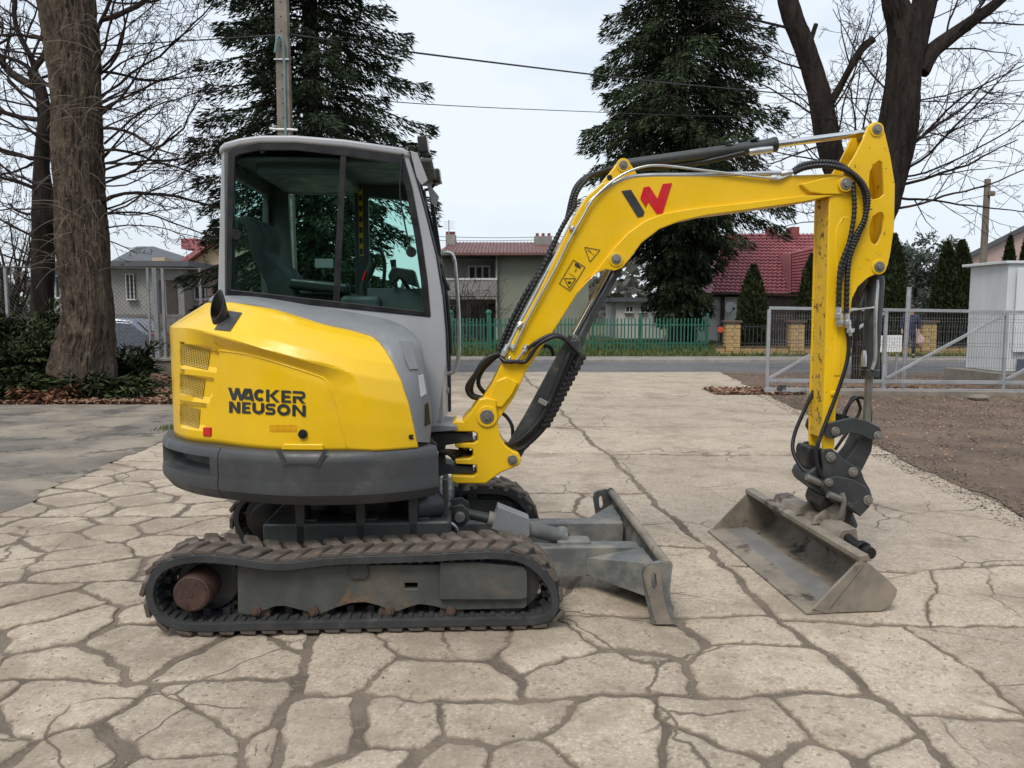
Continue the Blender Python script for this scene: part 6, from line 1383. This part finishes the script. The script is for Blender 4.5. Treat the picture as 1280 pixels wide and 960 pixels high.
# ------------------------------------------------------------------ cab interior
def sx_(px, py, y): return L3(px, py, y)
ys = .33
b_ = MB(); sp_ = [(304, 279), (316, 275), (330, 277), (338, 288), (342, 302), (339, 316), (345, 324), (362, 336), (380, 360), (392, 378), (350, 378), (343, 355), (333, 335), (325, 318), (322, 300), (318, 287), (306, 284)]
b_.prism(LP(sp_, ys), (), ys - .22, ys + .22); seat = b_.build('seat_back', FAB, EXC, 40, .04, 3)
b_ = MB(); b_.box(sx_(402, 377, ys) + Vector((0, 0, -.02)), (.50, .46, .14)); b_.build('seat_cushion', FAB, EXC, 40, .04, 3)
for yy in (.06, .60):
    b_ = MB(); b_.box(sx_(400, 358, yy), (.36, .09, .07), rot=Matrix.Rotation(R(6), 3, 'Y')); b_.build('armrest', BLK, EXC, 40, .025, 3)
    b_ = MB(); c = sx_(452, 372, yy); b_.box(c + Vector((0, 0, -.06)), (.24, .16, .14)); b_.build('side_console', INT, EXC, 40, .03, 2)
    b_ = MB(); b_.tube([c, c + Vector((.01, 0, .08)), c + Vector((.05, 0, .15)), c + Vector((.07, 0, .21))], [.028, .018, .024, .026], 12); j = b_.build('joystick', BLK, EXC, 60)
    b_ = MB(); b_.box(c + Vector((.02, -.022, .13)), (.012, .012, .06), rot=Matrix.Rotation(R(20), 3, 'Y')); b_.build('joystick_switch', RED, j, 0)
b_ = MB(); b_.prism(LP([(486, 345), (492, 333), (498, 335), (518, 338), (524, 360), (512, 356), (499, 347), (490, 358)], .06), (), .0, .16); b_.build('monitor', BLK, EXC, 30, .01)
b_ = MB(); b_.box(sx_(500, 378, .35), (.34, .6, .16)); b_.tube(spline([sx_(500, 345, .1), sx_(512, 362, .1), sx_(524, 367, .1)]), .012); b_.build('front_console', INT, EXC, 40, .04)
for yy in (.25, .45):
    b_ = MB(); c = sx_(498, 385, yy); b_.tube([c, c + Vector((-.02, 0, .2)), c + Vector((-.03, 0, .3))], [.012, .012, .02]); b_.build('travel_lever', BLK, EXC, 60)
b_ = MB(); b_.box(sx_(405, 329, YF - .10), (.12, .004, .06)); b_.build('paper_notice', WHT, EXC, 0)
b_ = MB(); b_.box((fx(.5), .33, zt_ - .03), (1.15, .84, .03)); b_.box((fx(.35), .33, zt_ - .07), (.5, .7, .07)); b_.build('headliner', INT, EXC, 30, .01)
# ------------------------------------------------------------------ swing post and boom
def plate(name, pts, y0, y1, mt, parent=EXC, holes=(), bev=.006, yt=None):
    yt = y0 if yt is None else yt; b_ = MB(); b_.prism(LP(pts, yt), [LP(h, yt) for h in holes], y0, y1); return b_.build(name, mt, parent, 30, bev)
def pin(px, py, yf, r, ln, name='pin', mt=PIN, parent=EXC, boss=None):
    c = L3(px, py, yf); b_ = MB(); b_.cyl(c + Vector((0, -.012, 0)), c + Vector((0, ln, 0)), r, n=24); o = b_.build(name, mt, parent, 40, .003)
    b_ = MB(); b_.cyl(c + Vector((0, -.022, 0)), c + Vector((0, -.0125, 0)), r * .55, n=6); b_.build('pin_bolt', mt, o, 30, .002)
    if boss:
        b_ = MB(); b_.cyl(c + Vector((0, -.007, 0)), c + Vector((0, .02, 0)), boss, n=28); b_.build('pin_boss', YEL, o, 40, .003)
    return o
post = [(565.5, 528), (569, 526), (579, 527), (580.5, 523), (588, 516), (599, 499), (608, 497), (620, 500), (622, 524), (625, 546), (632, 557), (640, 563), (648, 566), (652, 574), (649, 582), (626, 591), (607, 605), (570, 605), (564.5, 602), (564.5, 594), (592, 595), (596, 592), (596, 583), (592, 581), (569, 580), (568, 574), (588, 573), (591, 570), (591, 563), (588, 561), (570, 560), (568, 555), (592, 554), (597, 551), (597, 543), (592, 540), (570, 540), (565.5, 538)]
plate('swing_post', post, -.13, .13, YEL, bev=.01)
pin(608.8, 520.6, -.135, .042, .29, 'boom_foot_pin', boss=.062); pin(640.6, 574.5, -.13, .03, .27, 'boom_cylinder_pin')
# machine-side swing bracket (grey fingers)
plate('swing_bracket', [(530, 541), (543, 540), (585, 541), (591, 545), (591, 551), (583, 553), (556, 557), (556, 580), (590, 584), (592, 590), (586, 593), (560, 593), (538, 600), (530, 612)], -.10, .10, STEEL, bev=.01)
plate('bracket_top_plate', [(532, 531), (570, 533), (572, 538), (545, 540), (532, 541)], -.22, .2, COVG, bev=.004)
b_ = MB(); b_.cyl(L3(580, 612, 0) * 1, L3(580, 530, 0), .035, n=20); b_.build('swing_pin', PIN, EXC, 40)
b_ = MB()
for k, (a, b) in enumerate(((558, 565), (560, 572), (559, 579))): b_.tube(spline([L3(536, a + 8, -.14), L3(558, a + 6, -.15), L3(575, b, -.06), L3(590, b + 1, .0)]), .014, 8)
b_.build('slew_hoses', HOSE, EXC, 60)
plate('side_grille_panel', [(533, 556), (538, 550), (546, 556), (541, 612), (534, 616)], -.42, -.36, STEEL, bev=.006)
b_ = MB(); b_.tube(spline([L3(543, 560, -.40), L3(547, 566, -.42), L3(544, 580, -.42), L3(540, 585, -.40)]), .005, 6)
for k in range(5): b_.tube([L3(535, 566 + k * 5, -.425), L3(540, 561 + k * 5, -.425)], .004, 5)
b_.build('side_grille_bars', ZINC, EXC, 60)
BY0, BY1 = -.095, .095
boom = [(599, 527), (597, 517), (604, 496), (615, 480), (648, 411), (674, 364), (704, 300), (718, 271), (733, 246), (752, 229), (775, 222), (798, 220), (850, 220), (978, 219.5), (1046, 217), (1056, 219), (1065, 226), (1065, 238), (1056, 244), (1048, 243), (1003, 252), (931, 262), (881, 268.5), (852, 275), (824, 286), (802, 303), (786, 325), (778, 334), (768, 338), (757, 336), (746, 341), (733, 351), (722, 367), (696, 408), (659, 462), (643, 496), (632, 512), (620, 530), (608, 534)]
bo = plate('boom', boom, BY0, BY1, YEL, bev=.008)
# raised flange along the belly of the boom and the boss at both ends
rim_o = [(1048, 243.5), (1003, 252.5), (931, 262.5), (881, 269), (852, 275.5), (824, 286.5), (802, 303.5), (786, 325.5)]
rim_i = [(1046, 240), (1003, 248.5), (931, 257.5), (881, 262.5), (852, 267.5), (820, 277), (790, 296), (768, 318), (748, 340), (722, 366)]
plate('boom_flange', [(1046, 243.6), (1003, 252.6), (931, 262.6), (881, 269.2), (852, 275.6), (824, 286.6), (802, 303.6), (786, 325.6), (778, 334.5), (768, 338.5), (757, 336.5), (746, 341.5), (733, 351.5), (722, 366), (746, 338), (764, 314), (784, 292), (806, 276), (830, 266.5), (856, 262), (884, 258.5), (931, 253.5), (1003, 244.5)], BY0 - .022, BY0 + .01, YEL, bev=.007)
plate('boom_nose_plate', [(1000, 230), (1030, 222), (1056, 219), (1066, 230), (1056, 243), (1030, 243), (1012, 240)], BY0 - .024, BY0 + .01, YEL, bev=.008)
plate('boom_foot_plate', [(620, 476), (633, 471), (648, 478), (640, 494), (628, 509), (615, 508), (611, 497)], BY0 - .018, BY0 + .01, YEL, bev=.008)
plate('arm_cylinder_bracket', [(752, 229), (772, 203), (778, 199), (786, 201), (798, 219.5), (778, 224)], -.075, .075, YEL, bev=.008)
pin(779, 206.5, -.075, .026, .15, 'arm_cylinder_pin', boss=.04); pin(770, 324, -.118, .03, .22, 'boom_cylinder_pin', boss=.043); pin(1057, 230, -.128, .035, .25, 'stick_pin', boss=.046)
c = L3(762, 222, -.075); b_ = MB(); b_.cyl(c + Vector((0, -.003, 0)), c + Vector((0, .02, 0)), .016, n=20); b_.build('lifting_hole', BLK, EXC, 40)
def boomfn(a, b, off): return L3(a, b, BY0 - .001 - off)
z12 = lambda pts, ox, oy, s=12.0: [(ox + a / s, oy + b / s) for a, b in pts]
decal('emblem_bar', [z12([(200, 345), (345, 325), (550, 660), (525, 725), (445, 740)], 760, 210)], DKD, boomfn, EXC)
b_ = MB(); em = z12([(535, 290), (620, 275), (740, 460), (820, 240), (960, 225), (820, 680), (730, 690), (605, 505), (565, 590), (483, 455)], 760, 210)
b_.prism([L(a, b, BY0 - .002) for a, b in em], (), BY0 - .0045, BY0 + .001); b_.build('emblem', REDD, EXC, 0)
s12 = 12.0
tri = z12([(490, 110), (718, 150), (570, 330)], 690, 300); rc = z12([(320, 300), (497, 408), (272, 762), (110, 652)], 690, 300); tr2 = z12([(185, 578), (355, 578), (258, 722)], 690, 300)
decal('warning_decal', [tri], ORD, lambda a, b, o: boomfn(a, b, -.0012), EXC); decal('warning_decal', [rc], ORD, lambda a, b, o: boomfn(a, b, -.0012), EXC)
decal('warning_print', outline(tri, .9) + outline(rc, .9) + outline(tr2, .9) + [z12(p, 690, 300) for p in ([(528, 145), (545, 142), (598, 192), (590, 198)], [(606, 208), (622, 203), (625, 218), (610, 221)], [(340, 350), (380, 345), (440, 410), (420, 425), (370, 400), (340, 385)], [(355, 430), (375, 440), (365, 455), (350, 450)], [(340, 460), (360, 465), (350, 478), (338, 475)], [(230, 620), (290, 622), (275, 655), (250, 660)])] + stroke(z12([(250, 495), (345, 555)], 690, 300), .6), DKD, boomfn, EXC)
# ------------------------------------------------------------------ boom cylinder (in front of the boom's belly) with its guard
b_ = MB(); b_.rod(L3(769, 326, 0), L3(718, 418, 0), [(0, .03), (.06, .03), (.1, .021), (1, .021)], 18); bc = b_.build('boom_cylinder', CHR, EXC, 40)
b_ = MB(); b_.rod(L3(721, 424, 0), L3(641, 574, 0), [(0, .058), (.08, .06), (.1, .052), (.86, .052), (.9, .04), (1, .04)], 22); b_.build('cylinder_barrel', STEEL, bc, 40)
plate('cylinder_guard', [(775, 331), (782, 330), (745, 395), (728, 432), (722, 428), (740, 392)], -.06, .06, STEEL, bc, bev=.004)
plate('cylinder_guard', [(726, 424), (729, 446), (706, 490), (690, 520), (672, 545), (654, 562), (640, 564), (634, 555), (655, 520), (690, 455), (706, 427)], -.085, -.07, STEEL, bc, bev=.006)
b_ = MB()
for k, (dx, yy, rr) in enumerate(((0, -.10, .017), (4, -.085, .016), (8, -.065, .014), (11, -.04, .012))):
    b_.tube(spline([L3(712 + dx * .9, 440 + dx * .8, yy), L3(697 + dx, 478 + dx * .5, yy), L3(678 + dx, 520 + dx * .3, yy), L3(655 + dx, 546 + dx * .4, yy), L3(636 + dx * .5, 556 + dx * .9, yy + .03), L3(622 + dx * .2, 552 + dx, yy + .12)], 8), rr, 10)
b_.build('hose_bundle', HOSE, bc, 60)
b_ = MB()
for k in range(14):
    t = k / 13; b_.tube([L3(727 - 44 * t + 3, 446 + 84 * t, -.05), L3(723 - 44 * t - 5, 448 + 84 * t, -.088)], .022, 8)
b_.build('hose_sleeve', HOSE, bc, 60)
b_ = MB(); c = L3(678.5, 502.5, -.125); b_.box(c, (.055, .012, .03), rot=Matrix.Rotation(R(28), 3, 'Y')); b_.build('hose_clamp', ZINC, bc, 30, .003)
# arm cylinder on top
b_ = MB(); b_.rod(L3(782, 206, 0), L3(966, 181, 0), [(0, .033), (.72, .036), (.76, .037), (.95, .039), (1, .043)], 24); ac = b_.build('arm_cylinder', STEEL, EXC, 40)
b_ = MB(); b_.rod(L3(966, 181, 0), L3(966 + .01, 181, 0) + Vector((.02, 0, .003)), [(0, .045), (1, .045)], 24); b_.build('cylinder_head', STEEL, ac, 40)
b_ = MB(); b_.rod(L3(966, 181, 0), L3(1082, 166, 0), [(0, .0215), (1, .0215)], 20); b_.build('piston_rod', CHR, ac, 40)
b_ = MB(); b_.rod(L3(1080, 166.5, 0), L3(1096, 162.5, 0), [(0, .03), (.4, .038), (1, .04)], 16); b_.build('rod_eye', STEEL, ac, 40)
b_ = MB(); b_.box(L3(912, 177.5, -.02), (.05, .04, .012), rot=Matrix.Rotation(R(-10), 3, 'Y')); b_.box(L3(943, 174, -.02), (.05, .04, .012), rot=Matrix.Rotation(R(-10), 3, 'Y')); b_.build('cylinder_port', STEEL, ac, 30, .003)
b_ = MB(); b_.rod(L3(936, 190, -.035), L3(965, 186.5, -.035), [(0, .018), (.3, .022), (1, .02)], 12); b_.build('port_fitting', ZINC, ac, 40)
b_ = MB(); b_.tube(spline([L3(930, 191, -.03), L3(900, 198, -.02), L3(870, 204, 0), L3(830, 209, 0), L3(796, 210, .02)]), .016, 8); b_.build('cylinder_hose', HOSE, ac, 60)
# steel pipes along the boom
b_ = MB(); b_.tube(spline([L3(634, 436, -.075), L3(650, 404, -.075), L3(684, 340, -.075), L3(706, 300, -.075), L3(724, 268, -.08), L3(746, 244, -.085), L3(774, 226, -.085), L3(806, 219.5, -.085), L3(880, 218.5, -.085), L3(978, 216, -.085)], 8), .0135, 10); b_.build('steel_pipe', ZINC, bo, 60)
b_ = MB(); b_.tube(spline([L3(641, 438, -.11), L3(660, 398, -.115), L3(692, 340, -.115), L3(712, 300, -.115), L3(728, 272, -.115), L3(744, 246, -.115), L3(772, 222, -.11), L3(800, 209.5, -.11), L3(828, 207, -.11), L3(880, 213, -.11), L3(960, 222.5, -.11), L3(975, 223, -.11), L3(990, 217, -.10)], 8), .0075, 8); b_.build('steel_pipe', ZINC, bo, 60)
b_ = MB(); b_.tube(spline([L3(638, 446, -.112), L3(636, 449, -.115), L3(640, 452, -.115), L3(646, 450, -.115), L3(655, 438, -.115)]), .0075, 8); b_.build('steel_pipe', ZINC, bo, 60)
b_ = MB()
for a, b in (((628, 445), (635, 431)), ((655, 440), (659, 431)), ((640, 437), (642, 431)), ((976, 217), (990, 215)), ((963, 222), (976, 223)), ((652, 403), (648, 409)), ((714, 288), (717, 283))):
    b_.rod(L3(*a, -.10), L3(*b, -.10), [(0, .016), (.5, .02), (.55, .016), (1, .016)], 8)
stuff(b_.build('pipe_fittings', ZINC, bo, 30))
# ------------------------------------------------------------------ hoses
def hose(pts, r=.014, mt=HOSE, n=9, name='hose', spiral=False):
    b_ = MB(); q = spline([L3(*p) for p in pts], 26 if spiral else 8); b_.tube(q, [r * (1.12 if k % 4 < 2 else .93) for k in range(len(q))] if spiral else r, n); return b_.build(name, mt, EXC, 60)
hose([(716, 262, -.03), (722, 240, -.03), (736, 222, -.02), (750, 215, -.02), (768, 209, .02)], .012, spiral=True); hose([(712, 268, 0), (716, 244, 0), (728, 226, .02), (748, 218, .03), (775, 214, .05)], .012, spiral=True); hose([(708, 274, .05), (718, 236, .06), (735, 219, .06), (752, 216, .06)], .012)
hose([(716, 262, -.05), (702, 285, -.06), (688, 316, -.06), (672, 348, -.06), (654, 382, -.05), (640, 410, -.05), (628, 440, -.05), (606, 455, -.05), (592, 475, -.04), (590, 492, -.02), (604, 498, 0)], .013, spiral=True)
hose([(712, 268, -.02), (694, 300, -.02), (676, 336, -.02), (655, 370, -.02), (634, 412, -.02), (622, 442, -.02), (604, 462, -.02), (598, 480, .0), (610, 496, .03)], .013, spiral=True)
hose([(640, 447, -.05), (622, 443, -.08), (606, 450, -.09), (594, 468, -.09), (584, 484, -.08), (590, 496, -.06), (604, 498, -.04)], .014)
hose([(626, 447, -.10), (632, 452, -.12), (645, 452, -.12), (658, 451, -.12), (672, 432, -.13), (692, 421, -.14), (706, 424, -.13), (718, 436, -.12), (724, 445, -.10), (720, 460, -.10)], .013)
hose([(660, 436, -.12), (670, 428, -.13), (688, 419, -.13), (704, 422, -.12), (716, 432, -.11)], .012)
hose([(678, 432, .02), (688, 434, .03), (692, 445, .03)], .012)
hose([(626, 515, -.05), (634, 522, -.05), (640, 533, -.05), (641, 548, -.03)], .011)
hose([(992, 216, -.10), (1006, 210, -.12), (1028, 207, -.13), (1050, 210, -.14), (1066, 217, -.15), (1080, 232, -.16), (1085, 250, -.16), (1080, 275, -.15), (1068, 298, -.14), (1058, 322, -.14), (1050, 350, -.14), (1048, 385, -.14)], .015, spiral=True)
hose([(988, 216, -.06), (1004, 206, -.08), (1030, 202.5, -.10), (1052, 207, -.11), (1070, 222, -.13), (1080, 240, -.14), (1082, 270, -.14), (1072, 296, -.14), (1062, 322, -.14), (1059, 352, -.14), (1058, 392, -.14)], .015, spiral=True)
hose([(1066, 228, -.13), (1068, 262, -.145), (1062, 300, -.15), (1050, 336, -.15), (1049, 380, -.15)], .013, spiral=True)
hose([(1058, 410, -.14), (1061, 430, -.14), (1058, 455, -.14), (1046, 492, -.14), (1026, 545, -.15), (1020, 570, -.15), (1028, 595, -.15), (1046, 606, -.15), (1052, 620, -.14)], .012)
hose([(1017, 488, .06), (1006, 512, .06), (994, 540, .05), (991, 562, .02), (1000, 582, -.03), (1008, 590, -.06)], .012)
hose([(1051, 534, .03), (1058, 510, .05), (1072, 497, .06), (1086, 503, .06), (1088, 525, .05), (1084, 530, .04)], .010); hose([(1053, 525, .08), (1066, 497, .08), (1074, 505, .08), (1072, 520, .08), (1044, 562, .05)], .010)
hose([(1086, 352, .02), (1076, 380, -.06), (1070, 420, -.06), (1068, 440, -.05)], .012)
b_ = MB()
for a, b in (((1048, 383), (1048.5, 404)), ((1058, 392), (1060, 412)), ((1049, 396), (1049.5, 408)), ((1060, 405), (1062, 420))): b_.rod(L3(*a, -.14), L3(*b, -.14), [(0, .016), (.4, .017), (.42, .023), (.7, .023), (.72, .017), (1, .015)], 8)
b_.rod(L3(1046, 390, -.125), L3(1092, 384.5, -.05), [(0, .007), (1, .007)], 8); b_.build('hose_couplings', ZINC, EXC, 30)
# ------------------------------------------------------------------ stick
so_ = [(1079, 174), (1085, 158), (1091, 153), (1097, 152.5), (1103, 156), (1106.5, 166), (1113, 194), (1119, 230), (1118, 284), (1113, 318), (1110, 332), (1104, 340), (1094, 343), (1084, 348), (1073, 358), (1065.5, 373), (1062, 400), (1060.6, 430), (1058, 460), (1052, 485), (1045, 512), (1042, 580), (1030, 580), (1028, 545), (1031, 457), (1034, 356), (1037, 246), (1046, 230), (1056, 214), (1068, 196)]
hl1 = [(1093, 205), (1099, 201), (1103, 203), (1104.5, 222), (1105, 243), (1100, 247), (1091, 249.5), (1087, 244), (1086.5, 226), (1088, 214)]
hl2 = [(1098, 266), (1103, 265.5), (1105, 270), (1103, 290), (1099, 301), (1095, 306), (1089.5, 303), (1087, 294), (1087.5, 281), (1091, 271)]
SN, SF = -.105, .105
stk = plate('stick', so_, SN, SN + .022, YELW, holes=[hl1, hl2], bev=.005)
plate('stick_far_plate', so_, SF - .022, SF, YELW, stk, holes=[hl1, hl2], bev=.005, yt=SN)
box_o = [(1038, 248), (1060, 218), (1076, 240), (1070, 300), (1064, 372), (1059, 420), (1056, 460), (1044, 512), (1040, 548), (1029, 548), (1032, 457), (1035, 356)]
plate('stick_box', box_o, SN + .022, SF - .022, YELB, stk, bev=.003, yt=SN)
plate('stick_back_web', [(1103, 157), (1106, 167), (1112.5, 194), (1118.5, 230), (1117.5, 284), (1112.5, 318), (1109, 331), (1105, 329), (1108, 317), (1112.5, 283), (1113.5, 231), (1107.5, 195), (1101, 169), (1099, 158)], SN + .022, SF - .022, YELW, stk, bev=.003, yt=SN)
b_ = MB(); b_.prism(LP([(1046, 345), (1043, 300), (1046, 282), (1054, 270), (1062, 272), (1066, 285), (1064, 320), (1057, 345), (1053, 420), (1050, 470), (1042, 470), (1045, 400)], SN), (), SN - .006, SN + .01); b_.build('stick_doubler', YELW, stk, 30, .006)
pin(1095.7, 162, SN, .03, .21, 'rod_pin', boss=.042); pin(1098.5, 333.7, SN, .032, .21, 'bucket_cylinder_pin', boss=.045)
c = L3(1042, 492, SN); b_ = MB(); b_.box(c, (.04, .03, .025)); b_.build('stick_stop', YELW, stk, 30, .006)
# bucket cylinder
b_ = MB(); b_.rod(L3(1095, 345, .0), L3(1086.5, 470, .0), [(0, .045), (.05, .052), (.93, .052), (.94, .058), (1, .058)], 24); bcy = b_.build('bucket_cylinder', STEEL, EXC, 40)
b_ = MB(); b_.rod(L3(1086.5, 468, 0), L3(1083, 536, 0), [(0, .024), (1, .024)], 18); b_.build('piston_rod', PIN, bcy, 40)
b_ = MB(); b_.rod(L3(1080, 438, -.06), L3(1079.5, 458, -.06), [(0, .012), (.4, .018), (1, .018)], 8); b_.tube(spline([L3(1097, 350, -.04), L3(1094, 400, -.06), L3(1094, 445, -.055), L3(1090, 462, -.055)]), .012, 8); b_.build('cylinder_pipe', ZINC, bcy, 40)
# ------------------------------------------------------------------ linkage and coupler
plate('link', [(1030, 540), (1033, 530), (1048, 526), (1066, 522), (1084, 526), (1100, 534), (1103, 541), (1098, 550), (1088, 549), (1076, 543.5), (1062, 541), (1050, 545), (1042, 549), (1034, 547)], -.14, -.115, STEEL, bev=.006)
plate('link', [(1030, 540), (1033, 530), (1048, 526), (1066, 522), (1084, 526), (1100, 534), (1103, 541), (1098, 550), (1088, 549), (1076, 543.5), (1062, 541), (1050, 545), (1042, 549), (1034, 547)], .115, .14, STEEL, bev=.006, yt=-.14)
plate('rocker_link', [(1078, 543), (1092, 549), (1090, 564), (1078, 588), (1066, 600), (1052, 592), (1056, 577), (1068, 562)], -.075, .075, STEEL, bev=.008)
pin(1043.8, 539, -.14, .027, .28, 'link_pin'); pin(1097, 544.5, -.14, .027, .28, 'link_pin')
cp = [(1027, 566), (1030, 562), (1040, 561), (1047, 566), (1055, 574), (1066, 581), (1076, 586), (1081, 600), (1088, 612), (1091, 622), (1087, 634), (1076, 645), (1066, 641), (1048, 632), (1036, 624), (1026, 611), (1027, 600), (1029, 585)]
plate('coupler_plate', cp, -.15, -.125, STEEL, bev=.006); plate('coupler_plate', cp, .125, .15, STEEL, bev=.006, yt=-.15)
plate('coupler_face', [(1027, 608), (1034, 598), (1046, 595), (1066, 599), (1082, 608), (1091, 622), (1087, 634), (1076, 645), (1060, 638), (1040, 628)], -.175, -.15, STEEL, bev=.008)
plate('coupler_body', [(1012, 590), (1022, 583), (1030, 590), (1060, 600), (1082, 612), (1080, 632), (1064, 636), (1030, 620), (1012, 606), (1008, 598)], -.12, .12, STEEL, bev=.012)
pin(1038, 571, -.15, .03, .3, 'stick_foot_pin'); pin(1066, 590, -.15, .03, .3, 'link_pin'); pin(1084.5, 625, -.175, .03, .35, 'coupler_pin'); pin(1036, 603, -.175, .025, .3, 'coupler_pin')
plate('coupler_lip', [(1058, 631), (1063, 627), (1078, 643), (1076, 646)], -.2, .1, STEEL, bev=.004)
b_ = MB()
for dy in (-.13, -.08): b_.cyl(L3(1008, 596, dy), L3(1030, 606, dy), .022, n=14)
b_.build('lock_cylinder', PIN, EXC, 40, .003)
plate('stick_foot', [(1010, 566), (1013, 559), (1031, 562), (1030, 590), (1016, 592), (1010, 585)], -.09, .1, BLK, bev=.01)
# ------------------------------------------------------------------ tilting grading bucket, in its own tilted frame
C_ = loc(G(1010, 766, .012)); B_ = loc(G(887, 663, .012)); wv = (B_ - C_); BW = wv.length; wv.normalize()
uv_ = Vector((wv.y, -wv.x, 0)) * 1.0; 
if uv_.x < 0: uv_ = -uv_
def bplane(px, py):                       # trace on the bucket's near side plane
    d = raylocal(px, py); t = (C_ - CAML).dot(wv) / d.dot(wv); p = CAML + d * t; return ((p - C_).dot(uv_), p.z)
prof_b = [(1010, 766), (1031, 770), (1075, 769.5), (1100, 768), (1113, 757), (1120, 746), (1122, 737), (1110, 724), (1078, 697)]
pb = [bplane(a, b) for a, b in prof_b]; pb = [(u, max(z, .006)) for u, z in pb]
def BP(u, z, v): return C_ + uv_ * u + wv * v + Vector((0, 0, z - C_.z))
side_fn = lambda p, v: BP(p[0], p[1], v)
for v0 in (0, BW - .016):
    b_ = MB(); b_.prism(pb, (), v0, v0 + .016, fn=side_fn); b_.build('bucket_side', BKT, EXC, 30, .004)
shell = [pb[0]] + [pb[2], pb[3], pb[4], pb[5], pb[6], pb[7], pb[8]]
b_ = MB(); c0, c1 = Vector((pb[0][0], 0, pb[0][1])), Vector((pb[8][0], 0, pb[8][1])); dv = (c1 - c0).normalized(); pv = Vector((dv.z, 0, -dv.x))
if pv.x < 0: pv = -pv
q = [(p.x, p.z) for p in (c0 + dv * .03, c1 - dv * .005, c1 - dv * .02 + pv * .035, c0 + dv * .015 + pv * .12)]
b_.prism([(x, max(z, .008)) for x, z in q], (), -.007, -.0005, fn=side_fn); b_.build('side_wear_plate', BKT, EXC, 30, .003)
cu = sum(p[0] for p in pb) / len(pb); cz = sum(p[1] for p in pb) / len(pb)
sh = spline([Vector((u, z, 0)) for u, z in shell], 5); sh = [(p.x, p.y) for p in sh]
def shrink(p, d): q = Vector((cu - p[0], cz - p[1])); q.normalize(); return (p[0] + q.x * d, p[1] + q.y * d)
b_ = MB(); inner = [shrink(p, .014) for p in sh]
b_.prism([(u, max(z, .004)) for u, z in sh] + list(reversed(inner)), (), .017, BW - .017, fn=side_fn); b_.build('bucket_shell', BKT, EXC, 50)
f0, f1 = inner[1], (pb[2][0] - .02, inner[6][1] if len(inner) > 6 else .03)
b_ = MB(); z0 = .02
b_.add([BP(pb[0][0] + .11, .030, .03), BP(pb[0][0] + .27, .042, .03), BP(pb[0][0] + .27, .042, BW - .03), BP(pb[0][0] + .11, .030, BW - .03), BP(pb[0][0] + .11, .012, .03), BP(pb[0][0] + .27, .022, .03), BP(pb[0][0] + .27, .022, BW - .03), BP(pb[0][0] + .11, .012, BW - .03)], [(0, 1, 2, 3), (4, 5, 6, 7), (0, 1, 5, 4), (1, 2, 6, 5), (2, 3, 7, 6), (3, 0, 4, 7)]); b_.build('bucket_floor', BKTF, EXC, 0)
b_ = MB(); b_.prism([(pb[0][0] - .015, .004), (pb[0][0] - .012, .016), (pb[0][0] + .12, .034), (pb[0][0] + .12, .006)], (), -.004, BW + .004, fn=side_fn); b_.build('cutting_edge', BKT, EXC, 30, .003)
e = pb[8]; b_ = MB(); b_.prism([(e[0] - .028, e[1] - .02), (e[0] - .028, e[1] + .012), (e[0] + .03, e[1] + .02), (e[0] + .05, e[1] - .02)], (), -.006, BW + .006, fn=side_fn); b_.build('bucket_lip', BKT, EXC, 30, .006)
b_ = MB(); u6, z6 = pb[6]
hump = [(e[0] + .03, e[1] + .0), (e[0] + .06, e[1] + .05), (e[0] + .16, e[1] + .06), (u6 - .01, z6 + .05), (u6 + .0, z6)]
b_.prism(hump, (), BW * .22, BW * .80, fn=side_fn); b_.build('tilt_bracket', BKT, EXC, 30, .015)
for v in (.36, .50):
    b_ = MB(); b_.prism([(e[0] + .0, e[1] + .02), (e[0] + .02, e[1] + .07), (e[0] + .16, e[1] + .16), (e[0] + .22, e[1] + .15), (e[0] + .20, e[1] + .04)], (), BW * v, BW * v + .03, fn=side_fn); b_.build('tilt_ear', BKT, EXC, 30, .006)
b_ = MB(); a = L3(1034, 620, -.02); b = BP(e[0] + .14, e[1] + .05, BW * .5)
b_.tube(spline([L3(1040, 622, 0), L3(1048, 640, 0), L3(1056, 660, 0)]), [.10] * 8 + [.08] * 9, 14); b_.build('tilt_rotor', BLK, EXC, 40)
plate('tilt_hinge', [(1030, 618), (1052, 628), (1068, 640), (1064, 664), (1050, 668), (1034, 645), (1026, 632)], -.13, .12, BLK, bev=.02)
b_ = MB(); b_.tube(spline([L3(1052, 616, -.19), L3(1055, 628, -.2), L3(1050, 645, -.19), L3(1042, 652, -.16)]), .016, 9); b_.rod(L3(1035, 618, -.19), L3(1052, 624, -.19), [(0, .022), (1, .022)], 8); b_.build('tilt_hoses', PIN, EXC, 60)
b_ = MB()
for v, r in ((.06, .035), (.10, .045), (.15, .03)): b_.cyl(BP(e[0] + .10, e[1] - .01, BW * v), BP(e[0] + .10, e[1] - .01, BW * v + .04), r, n=18)
b_.rod(BP(e[0] + .10, e[1] - .01, BW * .12), BP(e[0] + .12, e[1] + .03, BW * .5), [(0, .028), (1, .028)], 14); b_.build('tilt_cylinder', BLK, EXC, 40, .004)
